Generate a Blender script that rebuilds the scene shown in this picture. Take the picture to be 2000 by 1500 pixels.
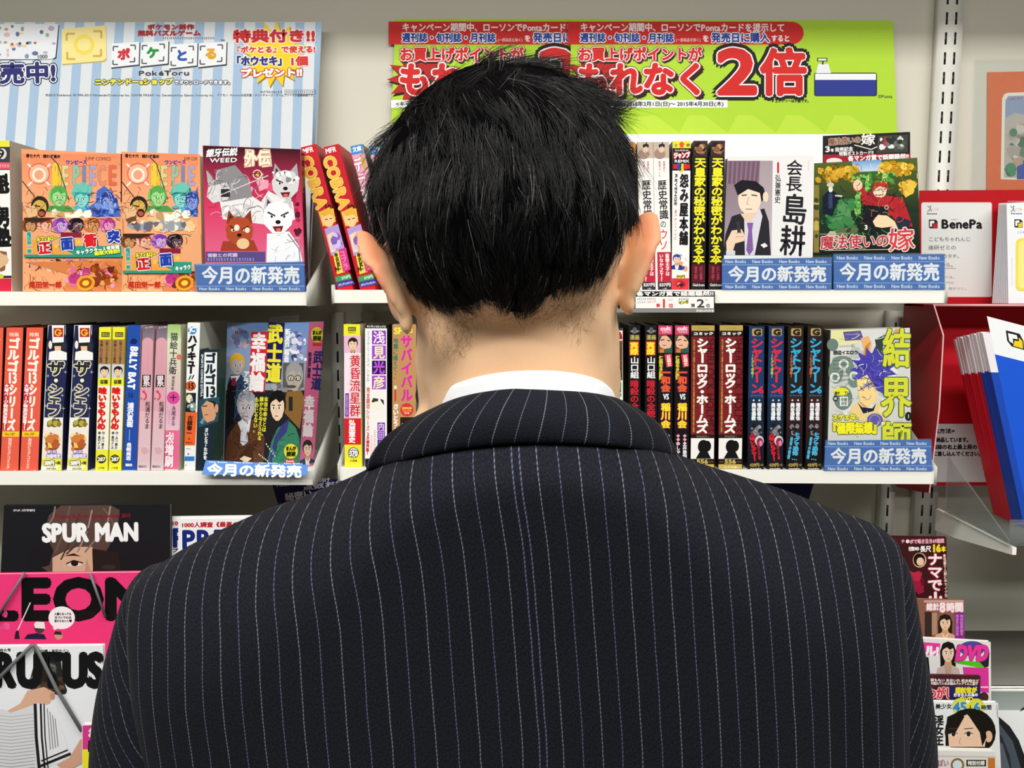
import bpy, math, random
import numpy as np
from mathutils import Vector, Matrix, geometry
from mathutils.bvhtree import BVHTree

for _o in list(bpy.data.objects):
    bpy.data.objects.remove(_o)
SC = bpy.context.scene
COL = SC.collection
R = math.radians

# ------------------------------------------------------------------ camera
F_PX, PITCH = 1700.0, R(6.0)
CAM = np.array([0.0, -1.10, 1.50])
cam_d = bpy.data.cameras.new('camera')
cam_d.sensor_width = 36.0
cam_d.lens = F_PX / 2000 * 36.0
cam_d.clip_start = 0.02
cam_o = bpy.data.objects.new('camera', cam_d)
COL.objects.link(cam_o)
cam_o.location = CAM
cam_o.rotation_euler = (R(90) - PITCH, 0, 0)
SC.camera = cam_o

# ------------------------------------------------------------------ view, world, lights
SC.view_settings.view_transform = 'Standard'
SC.view_settings.look = 'None'
SC.view_settings.gamma = 1.0
SC.view_settings.use_curve_mapping = False
SC.view_settings.exposure = 0.0
SC.cycles.max_bounces = 8
SC.cycles.use_denoising = True
W = bpy.data.worlds.new('shop_surroundings')
SC.world = W
W.use_nodes = True
wn = W.node_tree.nodes['Background']
wn.inputs[0].default_value = (1.0, 0.985, 0.95, 1)
wn.inputs[1].default_value = 0.04


def area(name, loc, rot, sx, sy, power, col=(1, 0.985, 0.955)):
    d = bpy.data.lights.new(name, 'AREA')
    d.shape = 'RECTANGLE'
    d.size, d.size_y, d.energy, d.color = sx, sy, power, col
    o = bpy.data.objects.new(name, d)
    o.location, o.rotation_euler = loc, rot
    COL.objects.link(o)
    return o


# rows of fluorescent ceiling lamps running along the aisle
area('ceiling_lamp', (0.0, -1.00, 2.66), (0, 0, 0), 4.2, 0.25, 53)
area('ceiling_lamp', (0.0, -1.95, 2.66), (0, 0, 0), 4.2, 0.30, 80)

# ------------------------------------------------------------------ projection helpers
FWD = np.array([0, math.cos(PITCH), -math.sin(PITCH)])
UPV = np.array([0, math.sin(PITCH), math.cos(PITCH)])
RGT = np.array([1.0, 0, 0])


class Plane:
    """a real plane in the shop: normal n (towards the viewer side) and a point on it"""

    def __init__(self, p, n):
        self.p = np.array(p, float)
        n = np.array(n, float)
        self.n = n / np.linalg.norm(n)
        self.back = np.array([-self.n[0], -self.n[1], 0.0])
        self.back /= np.linalg.norm(self.back)

    def at(self, px, py):
        px = np.asarray(px, float)
        py = np.asarray(py, float)
        d = (np.multiply.outer((px - 1000) / F_PX, RGT) + np.multiply.outer((750 - py) / F_PX, UPV) + FWD)
        t = ((self.p - CAM) @ self.n) / (d @ self.n)
        return CAM + d * t[..., None] if d.ndim > 1 else CAM + d * t

    def off(self, dist):
        return Plane(self.p + self.n * dist, self.n)


def py_(y):
    return Plane((0, y, 1.5), (0, -1, 0))


def lean(y0, z0, deg, yaw=0.0):
    """plane through Y=y0 at height z0 whose top leans back by deg"""
    a = R(deg)
    n = Matrix.Rotation(R(yaw), 3, 'Z') @ Vector((0, -math.cos(a), math.sin(a)))
    return Plane((0, y0, z0), n)


YAW = -1.58                       # the right-hand shelf unit is set a little askew


def right_unit(y):
    n = Matrix.Rotation(R(YAW), 3, 'Z') @ Vector((0, -1, 0))
    return Plane((0.58, y, 1.5), n)


def lin(h):
    """sRGB hex -> linear rgb"""
    if not isinstance(h, str):
        return h
    v = [int(h[i:i + 2], 16) / 255 for i in (0, 2, 4)]
    return tuple(c / 12.92 if c <= 0.04045 else ((c + 0.055) / 1.055) ** 2.4 for c in v)


# ------------------------------------------------------------------ materials
MATS = {}


def mat(name, base='808080', rough=0.5, spec=0.5, metal=0.0, attr=None, noise=0.0, nscale=40, bump=0.0, bscale=200, coat=0.0):
    m = bpy.data.materials.new(name)
    m.use_nodes = True
    nt = m.node_tree
    b = nt.nodes['Principled BSDF']
    b.inputs['Roughness'].default_value = rough
    b.inputs['Specular IOR Level'].default_value = spec
    b.inputs['Metallic'].default_value = metal
    b.inputs['Coat Weight'].default_value = coat
    b.inputs['Coat Roughness'].default_value = 0.08
    src = None
    if attr:
        a = nt.nodes.new('ShaderNodeAttribute')
        a.attribute_name = attr
        src = a.outputs['Color']
    else:
        b.inputs['Base Color'].default_value = (*lin(base), 1)
    tc = nt.nodes.new('ShaderNodeTexCoord')
    if noise:
        n = nt.nodes.new('ShaderNodeTexNoise')
        n.inputs['Scale'].default_value = nscale
        n.inputs['Detail'].default_value = 5
        nt.links.new(tc.outputs['Object'], n.inputs['Vector'])
        mp = nt.nodes.new('ShaderNodeMapRange')
        mp.inputs['To Min'].default_value = 1 - noise
        mp.inputs['To Max'].default_value = 1 + noise * 0.6
        nt.links.new(n.outputs['Fac'], mp.inputs['Value'])
        mx = nt.nodes.new('ShaderNodeMix')
        mx.data_type = 'RGBA'
        mx.blend_type = 'MULTIPLY'
        mx.inputs[0].default_value = 1
        if src is not None:
            nt.links.new(src, mx.inputs[6])
        else:
            mx.inputs[6].default_value = (*lin(base), 1)
        nt.links.new(mp.outputs[0], mx.inputs[7])
        src = mx.outputs[2]
    if src is not None:
        nt.links.new(src, b.inputs['Base Color'])
    if bump:
        n2 = nt.nodes.new('ShaderNodeTexNoise')
        n2.inputs['Scale'].default_value = bscale
        n2.inputs['Detail'].default_value = 3
        nt.links.new(tc.outputs['Object'], n2.inputs['Vector'])
        bp = nt.nodes.new('ShaderNodeBump')
        bp.inputs['Strength'].default_value = bump
        bp.inputs['Distance'].default_value = 0.001
        nt.links.new(n2.outputs['Fac'], bp.inputs['Height'])
        nt.links.new(bp.outputs[0], b.inputs['Normal'])
    MATS[name] = m
    return m


mat('print', rough=0.45, spec=0.16, attr='Col', noise=0.03, nscale=60)
mat('laminate', rough=0.24, spec=0.22, attr='Col', bump=0.12, bscale=45)
mat('wrapped', rough=0.16, spec=0.32, attr='Col', bump=0.5, bscale=26)
mat('page_paper', attr='Col', rough=0.8, spec=0.2, noise=0.12, nscale=500)
mat('shelf_white', 'f4f3ea', rough=0.38, spec=0.4, noise=0.03, nscale=12)
mat('shelf_gray', 'c9c8bf', rough=0.45, noise=0.03, nscale=12)
mat('post_paint', attr='Col', rough=0.42, noise=0.03, nscale=20)
mat('wall_paint', 'd0ccbd', rough=0.7, spec=0.25, noise=0.04, nscale=6)
mat('rack_paint', '63635a', rough=0.5, noise=0.05, nscale=10)
mat('floor_tile', 'a5a298', rough=0.25, noise=0.05, nscale=3)
mat('ceiling_board', 'e6e3da', rough=0.9, noise=0.05, nscale=90)
mat('chrome', 'c8c8c4', rough=0.2, metal=1.0)
mat('red_card', 'c01a26', rough=0.35, noise=0.03, nscale=30)
mat('cord_gray', '6b6c70', rough=0.5, noise=0.05, nscale=200)


def clear(name, tint='eef2f0', mixw=0.86, rough=0.06):
    m = bpy.data.materials.new(name)
    m.use_nodes = True
    nt = m.node_tree
    nt.nodes.clear()
    o = nt.nodes.new('ShaderNodeOutputMaterial')
    t = nt.nodes.new('ShaderNodeBsdfTransparent')
    t.inputs[0].default_value = (*lin(tint), 1)
    g = nt.nodes.new('ShaderNodeBsdfPrincipled')
    g.inputs['Base Color'].default_value = (*lin('d8dcdc'), 1)
    g.inputs['Roughness'].default_value = rough
    mx = nt.nodes.new('ShaderNodeMixShader')
    n = nt.nodes.new('ShaderNodeTexNoise')
    n.inputs['Scale'].default_value = 20
    mr = nt.nodes.new('ShaderNodeMapRange')
    mr.inputs['To Min'].default_value = 1 - mixw - 0.03
    mr.inputs['To Max'].default_value = 1 - mixw + 0.03
    nt.links.new(n.outputs['Fac'], mr.inputs['Value'])
    nt.links.new(mr.outputs[0], mx.inputs[0])
    nt.links.new(t.outputs[0], mx.inputs[1])
    nt.links.new(g.outputs[0], mx.inputs[2])
    nt.links.new(mx.outputs[0], o.inputs[0])
    MATS[name] = m


clear('acrylic', 'eef1ef', 0.90)
clear('clear_film', 'fafbfb', 0.95, .1)


# ------------------------------------------------------------------ mesh builder
class MB:
    def __init__(self):
        self.v, self.f, self.c = [], [], []

    def add(self, verts, faces, col='808080'):
        o = len(self.v)
        c = lin(col)
        self.v += [tuple(map(float, p)) for p in verts]
        self.c += [c] * len(verts)
        self.f += [tuple(i + o for i in f) for f in faces]
        return self

    def box(self, x0, y0, z0, x1, y1, z1, col='808080'):
        v = [(x0, y0, z0), (x1, y0, z0), (x1, y1, z0), (x0, y1, z0), (x0, y0, z1), (x1, y0, z1), (x1, y1, z1), (x0, y1, z1)]
        return self.add(v, [(0, 3, 2, 1), (4, 5, 6, 7), (0, 1, 5, 4), (1, 2, 6, 5), (2, 3, 7, 6), (3, 0, 4, 7)], col)

    def prism(self, front, d0, d1, bk, col='808080', fcol=None, side=None):
        """front polygon (clockwise seen from the viewer: TL,TR,BR,BL ...) swept along bk from d0 to d1"""
        n = len(front)
        fr = [np.array(p) + bk * d0 for p in front]
        ba = [np.array(p) + bk * d1 for p in front]
        self.add(fr, [tuple(range(n))[::-1]], fcol or col)
        self.add(ba, [tuple(range(n))], col)
        for i in range(n):
            j = (i + 1) % n
            c = (side[i] if side and side[i] else col)
            self.add([fr[i], fr[j], ba[j], ba[i]], [(0, 1, 2, 3)], c)
        return self

    def tube(self, pts, r, col='808080', n=8):
        pts = [Vector(p) for p in pts]
        rings = []
        for i, p in enumerate(pts):
            t = (pts[min(i + 1, len(pts) - 1)] - pts[max(i - 1, 0)]).normalized()
            a = t.orthogonal().normalized() if i == 0 else (rings_a - t * rings_a.dot(t)).normalized()
            rings_a = a
            b = t.cross(a)
            rr = r[i] if hasattr(r, '__len__') else r
            rings.append([p + (a * math.cos(2 * math.pi * k / n) + b * math.sin(2 * math.pi * k / n)) * rr for k in range(n)])
        v = [q for ring in rings for q in ring]
        f = []
        for i in range(len(rings) - 1):
            for k in range(n):
                f.append((i * n + k, i * n + (k + 1) % n, (i + 1) * n + (k + 1) % n, (i + 1) * n + k))
        f.append(tuple(range(n))[::-1])
        f.append(tuple((len(rings) - 1) * n + k for k in range(n)))
        return self.add(v, f, col)

    def build(self, name, material, parent=None, art=None, plane=None, smooth=False, loc=None, zmin=None):
        base = np.array(parent.location if parent is not None and loc is None else (loc if loc is not None else (0, 0, 0)), float)
        p = parent.parent if parent is not None else None
        while p is not None:
            base = base + np.array(p.location)
            p = p.parent
        V = np.array(self.v, float).reshape(-1, 3)
        C = np.array(self.c, float).reshape(-1, 3)
        loops = [i for f in self.f for i in f]
        tot = [len(f) for f in self.f]
        if art is not None and art.parts:
            av, at_, ac = art.mapped(plane)
            if zmin is not None:
                av[:, 2] = np.maximum(av[:, 2], zmin)
            loops = np.concatenate([np.array(loops, int), (at_ + len(V)).ravel()])
            tot = np.concatenate([np.array(tot, int), np.full(len(at_), 3)])
            V = np.concatenate([V, av])
            C = np.concatenate([C, ac])
        V = V - base
        me = bpy.data.meshes.new(name)
        me.vertices.add(len(V))
        me.vertices.foreach_set('co', V.astype(np.float32).ravel())
        loops = np.array(loops, np.int32)
        tot = np.array(tot, np.int32)
        me.loops.add(len(loops))
        me.loops.foreach_set('vertex_index', loops)
        me.polygons.add(len(tot))
        me.polygons.foreach_set('loop_start', np.concatenate([[0], np.cumsum(tot)[:-1]]).astype(np.int32))
        me.polygons.foreach_set('loop_total', tot)
        me.update(calc_edges=True)
        me.validate()
        a = me.color_attributes.new('Col', 'FLOAT_COLOR', 'POINT')
        if len(me.vertices) == len(C):
            a.data.foreach_set('color', np.concatenate([C, np.ones((len(C), 1))], 1).astype(np.float32).ravel())
        if smooth:
            me.polygons.foreach_set('use_smooth', np.ones(len(me.polygons), bool))
        me.materials.append(MATS[material] if isinstance(material, str) else material)
        o = bpy.data.objects.new(name, me)
        COL.objects.link(o)
        if parent is not None:
            o.parent = parent
        elif loc is not None:
            o.location = loc
        return o


def tag(o, label=None, cat=None, group=None, kind=None):
    if label:
        o['label'] = label
    if cat:
        o['category'] = cat
    if group:
        o['group'] = group
    if kind:
        o['kind'] = kind
    return o


def thing(name, loc, label, cat, group=None):
    o = bpy.data.objects.new(name, None)
    o.empty_display_size = 0.03
    o.location = tuple(map(float, loc))
    COL.objects.link(o)
    return tag(o, label, cat, group)


def dup(root, delta, label):
    r = root.copy()
    COL.objects.link(r)
    r.location = Vector(root.location) + Vector(tuple(map(float, delta)))
    r['label'] = label
    for ch in list(root.children):
        c = ch.copy()
        COL.objects.link(c)
        c.parent = r
        for g in list(ch.children):
            d = g.copy()
            COL.objects.link(d)
            d.parent = c
    return r


# ------------------------------------------------------------------ flat printed graphics
GL = {}


def glyph(ch):
    if ch not in GL:
        c = bpy.data.curves.new('t', 'FONT')
        c.body = ch
        c.resolution_u = 3
        o = bpy.data.objects.new('t', c)
        COL.objects.link(o)
        dg = bpy.context.evaluated_depsgraph_get()
        e = o.evaluated_get(dg)
        m = e.to_mesh()
        m.calc_loop_triangles()
        v = np.array([(q.co.x, q.co.y) for q in m.vertices], float).reshape(-1, 2)
        t = np.array([tuple(q.vertices) for q in m.loop_triangles], int).reshape(-1, 3)
        e.to_mesh_clear()
        bpy.data.objects.remove(o)
        bpy.data.curves.remove(c)
        if ord(ch) > 0x2000:
            adv = 1.0
        elif len(v):
            adv = v[:, 0].max() + max(0.03, v[:, 0].min())
        else:
            adv = 0.28
        GL[ch] = (v, t, adv)
    return GL[ch]


SUB = 3.0e-6
CIRC = {n: [(math.cos(2 * math.pi * k / n), math.sin(2 * math.pi * k / n)) for k in range(n)] for n in (4, 8, 12)}
EPS = 2.2e-5


class Art:
    """2-D print: shapes and lettering in picture coordinates, later laid on a plane of a real object"""

    def __init__(self, ox=0, oy=0, s=1.0, k0=1):
        self.ox, self.oy, self.s = ox, oy, s
        self.parts = []
        self.k = k0

    def _add(self, v, t, c, sub=0.0):
        v = np.asarray(v, float).reshape(-1, 2)
        if len(v) == 0 or len(t) == 0:
            return
        c = np.asarray(c, float)
        if c.ndim == 1:
            c = np.tile(c, (len(v), 1))
        self.parts.append((v / self.s + np.array([self.ox, self.oy]), np.asarray(t, int), c, self.k, sub))

    def up(self):
        self.k += 1

    def poly(self, pts, col):
        tris = geometry.tessellate_polygon([[Vector((p[0], p[1], 0)) for p in pts]])
        cc = [lin(c) for c in col] if isinstance(col, (list,)) else lin(col)
        self._add(pts, tris, cc)
        self.up()
        return self

    def rect(self, x0, y0, x1, y1, col, col2=None):
        p = [(x0, y0), (x1, y0), (x1, y1), (x0, y1)]
        self._add(p, [(0, 1, 2), (0, 2, 3)], [lin(col)] * 2 + [lin(col2 or col)] * 2)
        self.up()
        return self

    def quad(self, p, col, col2=None):
        self._add(p, [(0, 1, 2), (0, 2, 3)], [lin(col)] * 2 + [lin(col2 or col)] * 2)
        self.up()
        return self

    def rrect(self, x0, y0, x1, y1, r, col):
        p = []
        for cx, cy, a in ((x1 - r, y0 + r, -90), (x1 - r, y1 - r, 0), (x0 + r, y1 - r, 90), (x0 + r, y0 + r, 180)):
            for k in range(6):
                t = R(a + 18 * k)
                p.append((cx + r * math.cos(t), cy + r * math.sin(t)))
        return self.poly(p, col)

    def ell(self, cx, cy, rx, ry, col, rot=0, a0=0, a1=360, n=22):
        c, s = math.cos(R(rot)), math.sin(R(rot))
        p = []
        for k in range(n if a1 - a0 >= 360 else n + 1):
            t = R(a0 + (a1 - a0) * k / n)
            x, y = rx * math.cos(t), ry * math.sin(t)
            p.append((cx + x * c - y * s, cy + x * s + y * c))
        return self.poly(p, col)

    def ring(self, cx, cy, r, w, col, a0=0, a1=360, n=24):
        v, t = [], []
        for k in range(n + 1):
            a = R(a0 + (a1 - a0) * k / n)
            v += [(cx + (r - w / 2) * math.cos(a), cy + (r - w / 2) * math.sin(a)), (cx + (r + w / 2) * math.cos(a), cy + (r + w / 2) * math.sin(a))]
            if k:
                t += [(2 * k - 2, 2 * k - 1, 2 * k), (2 * k - 1, 2 * k + 1, 2 * k)]
        self._add(v, t, lin(col))
        self.up()
        return self

    def line(self, pts, w, col):
        v, t = [], []
        for i in range(len(pts) - 1):
            a, b = np.array(pts[i], float), np.array(pts[i + 1], float)
            d = b - a
            L = np.linalg.norm(d) or 1
            nrm = np.array([-d[1], d[0]]) / L * w / 2
            o = len(v)
            v += [a + nrm, b + nrm, b - nrm, a - nrm]
            t += [(o, o + 1, o + 2), (o, o + 2, o + 3)]
        self._add(v, t, lin(col))
        self.up()
        return self

    def star(self, cx, cy, r0, r1, n, col, ph=0, sx=1.0):
        p = []
        for k in range(2 * n):
            r = r1 if k % 2 == 0 else r0
            a = math.pi * k / n + ph
            p.append((cx + sx * r * math.cos(a), cy + r * math.sin(a)))
        return self.poly(p, col)

    def _glyphs(self, items, col, b, out):
        """items: (ch, centre, right axis * em, up axis * em, x centre, y centre)"""
        def stamp(width, color, n):
            offs = [(0, 0)] + ([(width * x, width * y) for x, y in CIRC[n]] if width > 0 else [])
            cl = lin(color)
            for i, (ch, c, ax, ay, gx, gy) in enumerate(items):
                v, t, _ = glyph(ch)
                if not len(v):
                    continue
                w = c + (v[:, :1] - gx) * ax + (v[:, 1:] - gy) * ay
                for j, (ox, oy) in enumerate(offs):
                    self._add(w + np.array([ox, oy]), t, cl, j + .5 * (i % 2))
            self.up()
        for wd, oc in sorted(out, key=lambda q: -q[0]):
            stamp(wd + b, oc, 12 if wd * 1.0 / self.s > 2.5 else 8)
        stamp(b, col, 8 if b / self.s > 1.2 else 4)
        return self

    def ht(self, s, p0, p1, h, col, b=0.0, out=(), slant=0.0):
        """text along p0 -> p1 (both on the middle line), glyph height h, stretched to fit"""
        p0, p1 = np.array(p0, float), np.array(p1, float)
        d = p1 - p0
        L = np.linalg.norm(d)
        d = d / L
        up = np.array([d[1], -d[0]])
        asc = all(ord(c) < 0x2000 for c in s)
        em = h / (0.70 if asc else 0.92)
        cy = 0.345 if asc else 0.375
        advs = [glyph(c)[2] for c in s]
        k = L / (sum(advs) * em)
        x, items = 0.0, []
        for ch, a in zip(s, advs):
            c = p0 + d * (x * em * k)
            items.append((ch, c, d * em * k, up * em + d * em * slant, 0.0, cy))
            x += a
        return self._glyphs(items, col, b, out)

    def vt(self, s, p0, p1, w, col, b=0.0, out=(), squeeze=1.0):
        """vertical text from p0 (top middle) to p1 (bottom middle), glyph width w"""
        p0, p1 = np.array(p0, float), np.array(p1, float)
        d = p1 - p0
        L = np.linalg.norm(d)
        d = d / L
        rt = np.array([d[1], -d[0]])
        wt = [0.62 if c in 'ッャュョァィゥェォっゃゅょ・.。、！!1' else (0.4 if c == ' ' else 1.0) for c in s]
        cell = L / sum(wt)
        x, items = 0.0, []
        for ch, q in zip(s, wt):
            v = glyph(ch)[0]
            c = p0 + d * (x + q / 2) * cell
            x += q * cell / cell
            if len(v):
                lo, hi = v.min(0), v.max(0)
            else:
                lo, hi = np.zeros(2), np.ones(2)
            gy = 0.375 if ord(ch) > 0x2000 else 0.345
            gx = 0.5 if ord(ch) > 0x2000 else (lo[0] + hi[0]) / 2
            sx = w / 0.92
            sy = cell / 0.98 * squeeze
            if ch in 'ー〜－～-―（）':
                items.append((ch, c, d * sy, rt * sx, 0.5, gy))
            else:
                if ord(ch) <= 0x2000:
                    sx, sy = w / 0.62, cell / 0.76
                items.append((ch, c, rt * sx, -d * sy, gx, gy))
        # centres use cumulative weights
        x = 0.0
        fixed = []
        for (ch, c, ax, ay, gx, gy), q in zip(items, wt):
            fixed.append((ch, p0 + d * (x + q / 2) * cell, ax, ay, gx, gy))
            x += q
        return self._glyphs(fixed, col, b, out)

    def tiny(self, p0, p1, h, col, seed=0, fill=0.72):
        """a line of print too small to read: short strokes"""
        rnd = random.Random(seed)
        p0, p1 = np.array(p0, float), np.array(p1, float)
        d = p1 - p0
        L = np.linalg.norm(d)
        d /= L
        u = np.array([d[1], -d[0]])
        x, v, t = 0.0, [], []
        while x < L:
            w = min(h * rnd.uniform(0.45, 0.95), L - x)
            for yy in (-0.42, -0.02, 0.3):
                a = p0 + d * x + u * h * (yy + rnd.uniform(-.05, .05))
                o = len(v)
                ww = w * rnd.uniform(0.5, fill)
                v += [a, a + d * ww, a + d * ww + u * h * 0.17, a + u * h * 0.17]
                t += [(o, o + 1, o + 2), (o, o + 2, o + 3)]
            a = p0 + d * (x + w * 0.3) - u * h * 0.45
            o = len(v)
            v += [a, a + d * h * 0.15, a + d * h * 0.15 + u * h * 0.9, a + u * h * 0.9]
            t += [(o, o + 1, o + 2), (o, o + 2, o + 3)]
            x += w + h * 0.2
        self._add(v, t, lin(col))
        self.up()
        return self

    def blobs(self, x0, y0, x1, y1, cols, n, seed, smin=0.08, smax=0.25):
        rnd = random.Random(seed)
        W_, H_ = x1 - x0, y1 - y0
        for i in range(n):
            r = rnd.uniform(smin, smax) * min(W_, H_)
            cx, cy = rnd.uniform(x0 + r, x1 - r) if W_ > 2 * r else (x0 + x1) / 2, rnd.uniform(y0 + r, y1 - r) if H_ > 2 * r else (y0 + y1) / 2
            m = rnd.randint(6, 11)
            p = []
            for k in range(m):
                a = 2 * math.pi * k / m
                q = r * rnd.uniform(0.55, 1.0)
                p.append((min(max(cx + q * math.cos(a), x0), x1), min(max(cy + q * math.sin(a), y0), y1)))
            self.poly(p, rnd.choice(cols))
        return self

    def ink(self, x0, y0, x1, y1, cols, n, seed, w=3.0, L=0.3):
        """loose drawn strokes"""
        rnd = random.Random(seed)
        s = min(x1 - x0, y1 - y0) * L
        for i in range(n):
            x, y, a = rnd.uniform(x0, x1), rnd.uniform(y0, y1), rnd.uniform(0, 6.28)
            p, da = [], rnd.uniform(-.5, .5)
            for k in range(5):
                p.append((min(max(x, x0), x1), min(max(y, y0), y1)))
                x += math.cos(a) * s / 4
                y += math.sin(a) * s / 4
                a += da
            self.line(p, w * rnd.uniform(.6, 1.5), rnd.choice(cols))
        return self

    def person(self, x, y, w, h, skin='f3cda8', hair='1d1917', coat='26303f', shirt='e9e6e0', neck=True, sh=None, hairstyle='short', tone='c99f7c', turn=0.0):
        """generic drawn head and shoulders; x,y centre of the face, w,h its size"""
        if hairstyle == 'long':
            self.poly([(x - w * .6, y + h * .75), (x - w * .64, y - h * .1), (x - w * .4, y - h * .52), (x, y - h * .62), (x + w * .4, y - h * .52), (x + w * .64, y - h * .1), (x + w * .6, y + h * .75)], hair)
        if neck:
            s = sh or w * 1.25
            yb = y + h * 1.25
            self.poly([(x - w * .22, y + h * .35), (x + w * .22, y + h * .35), (x + w * .3, y + h * .66), (x + s, y + h * .85), (x + s * 1.1, yb), (x - s * 1.1, yb), (x - s, y + h * .85), (x - w * .3, y + h * .66)], coat)
            self.poly([(x - w * .22, y + h * .35), (x + w * .22, y + h * .35), (x + w * .26, y + h * .66), (x, y + h * .95), (x - w * .26, y + h * .66)], tone)
            self.poly([(x - w * .3, y + h * .62), (x, y + h * .92), (x + w * .3, y + h * .62), (x + w * .2, y + h * 1.25), (x - w * .2, y + h * 1.25)], shirt)
        if hairstyle != 'long':
            self.ell(x, y - h * .1, w * .58, h * .52, hair)
        self.poly([(x - w * .45, y - h * .2), (x - w * .46, y + h * .1), (x - w * .32, y + h * .36), (x - w * .1, y + h * .5), (x + w * .1, y + h * .5), (x + w * .32, y + h * .36), (x + w * .46, y + h * .1), (x + w * .45, y - h * .2), (x + w * .2, y - h * .38), (x - w * .2, y - h * .38)], skin)
        self.poly([(x - w * .52, y - h * .05), (x - w * .5, y - h * .42), (x, y - h * .62), (x + w * .5, y - h * .42), (x + w * .52, y - h * .05), (x + w * .38, y - h * .26), (x + w * .14, y - h * .16), (x - w * .08, y - h * .3), (x - w * .36, y - h * .2)], hair)
        t = turn * w
        for sx in (-1, 1):
            self.line([(x + t + sx * w * .3, y - h * .08), (x + t + sx * w * .1, y - h * .06)], h * .035, hair)
            self.ell(x + t + sx * w * .2, y + h * .03, w * .1, h * .05, 'ffffff', n=10)
            self.ell(x + t + sx * w * .19, y + h * .03, w * .05, h * .05, '1a1412', n=8)
        self.line([(x + t, y + h * .02), (x + t * 1.3 + w * .04, y + h * .2), (x + t, y + h * .21)], w * .03, tone)
        self.line([(x + t - w * .12, y + h * .33), (x + t + w * .12, y + h * .33)], h * .03, '8e4438')
        return self

    def mapped(self, plane):
        """3-D points: every shape lies just proud of whatever it overlaps"""
        groups = {}
        for q in self.parts:
            groups.setdefault(q[3], []).append(q)
        V, T, C = [], [], []
        boxes, tops = [], []
        o = 0
        for k in sorted(groups):
            g = groups[k]
            lo = np.min([q[0].min(0) for q in g], 0)
            hi = np.max([q[0].max(0) for q in g], 0)
            h = 0.0
            if boxes:
                Bx = np.array(boxes)
                hit = (Bx[:, 0] < hi[0]) & (Bx[:, 2] > lo[0]) & (Bx[:, 1] < hi[1]) & (Bx[:, 3] > lo[1])
                if hit.any():
                    h = np.array(tops)[hit].max()
            h += EPS
            top = h + max(q[4] for q in g) * SUB
            boxes.append((lo[0], lo[1], hi[0], hi[1]))
            tops.append(top)
            for v, t, cc, _, sub in g:
                V.append(plane.at(v[:, 0], v[:, 1]) + plane.n * (h + sub * SUB))
                T.append(t + o)
                C.append(cc)
                o += len(v)
        return np.concatenate(V), np.concatenate(T), np.concatenate(C)


# ------------------------------------------------------------------ generic builders
def panel(name, label, cat, quad, plane, thick, art=None, col='ffffff', edge=None, material='print', group=None, zb=None, parent=None):
    """a flat sheet / board of real thickness; outline given by its corners on its plane"""
    P = [plane.at(*q) for q in quad]
    if zb is not None:
        P[2][2] = P[3][2] = zb + .0004
    m = MB().prism(P, 0, thick, plane.back, edge or col, fcol=col)
    if parent is not None:
        return m.build(name, material, parent, art, plane)
    c = (P[2] + P[3]) / 2
    o = m.build(name, material, None, art, plane, loc=c, zmin=None if zb is None else zb + .0004)
    return tag(o, label, cat, group)


def book(label, quad, plane, depth, art, zb, cover='ffffff', left=None, right=None, kind='spine', spine='L', group=None, material='print', pages='ddd2bd', name='comic_book', cat='comic book', band=None):
    P = [plane.at(*q) for q in quad]              # TL TR BR BL
    P[2][2] = P[3][2] = zb + .0004
    bk = plane.back
    c = (P[2] + P[3]) / 2
    root = thing(name, c, label, cat, group)
    m = MB()
    TL, TR, BR, BL = P
    t = 0.0008
    rt = (TR - TL) / np.linalg.norm(TR - TL)
    upd = np.array([0, 0, 1.0])
    if kind == 'spine':
        m.prism(P, 0, t, bk, cover)
        m.prism([TL, TL + rt * t, BL + rt * t, BL], t, depth, bk, left or cover)
        m.prism([TR - rt * t, TR, BR, BR - rt * t], t, depth, bk, right or cover)
        pq = [TL + rt * t - upd * .0018, TR - rt * t - upd * .0018, BR - rt * t, BL + rt * t]
        pd0, pd1 = t, depth - .0015
    else:
        m.prism(P, 0, t, bk, cover)
        m.prism(P, depth - t, depth, bk, cover)
        if spine == 'L':
            m.prism([TL, TL + rt * t, BL + rt * t, BL], t, depth - t, bk, left or cover)
            pq = [TL + rt * t - upd * .0012, TR - rt * .0012 - upd * .0012, BR - rt * .0012, BL + rt * t]
        else:
            m.prism([TR - rt * t, TR, BR, BR - rt * t], t, depth - t, bk, right or cover)
            pq = [TL + rt * .0012 - upd * .0012, TR - rt * t - upd * .0012, BR - rt * t, BL + rt * .0012]
        pd0, pd1 = t, depth - t
    m.build('cover', material, root, art, plane, zmin=zb + .0004)
    MB().prism(pq, pd0, pd1, bk, pages).build('page_block', 'page_paper', root)
    if band is not None:
        bq, bart, bcol = band
        bp = plane.off(0.0022)
        b = MB()
        Q = [bp.at(*q) for q in bq]
        b.prism(Q, 0, 0.0006, bk, bcol)
        b.build('paper_band', material, root, bart, bp)
    return root
# ================================================================== THE SETTING
WALL_Y, POST_Y = 0.190, 0.172
PW = py_(WALL_Y)
PL0 = py_(0.0)                    # front of the left shelf unit
PLB = py_(0.006)                  # spines on the left unit
PR0 = right_unit(0.0)
PRB = right_unit(0.006)
zUL = PL0.at(300, 569.5)[2]
zUR = PR0.at(1300, 566.0)[2]
zLL = PL0.at(250, 921.5)[2]
zLR = (PR0.at(1824, 922.5)[2] + PR0.at(663, 912)[2]) / 2


def struct(name, m, material):
    return tag(m.build(name, material), kind='structure')


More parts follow.
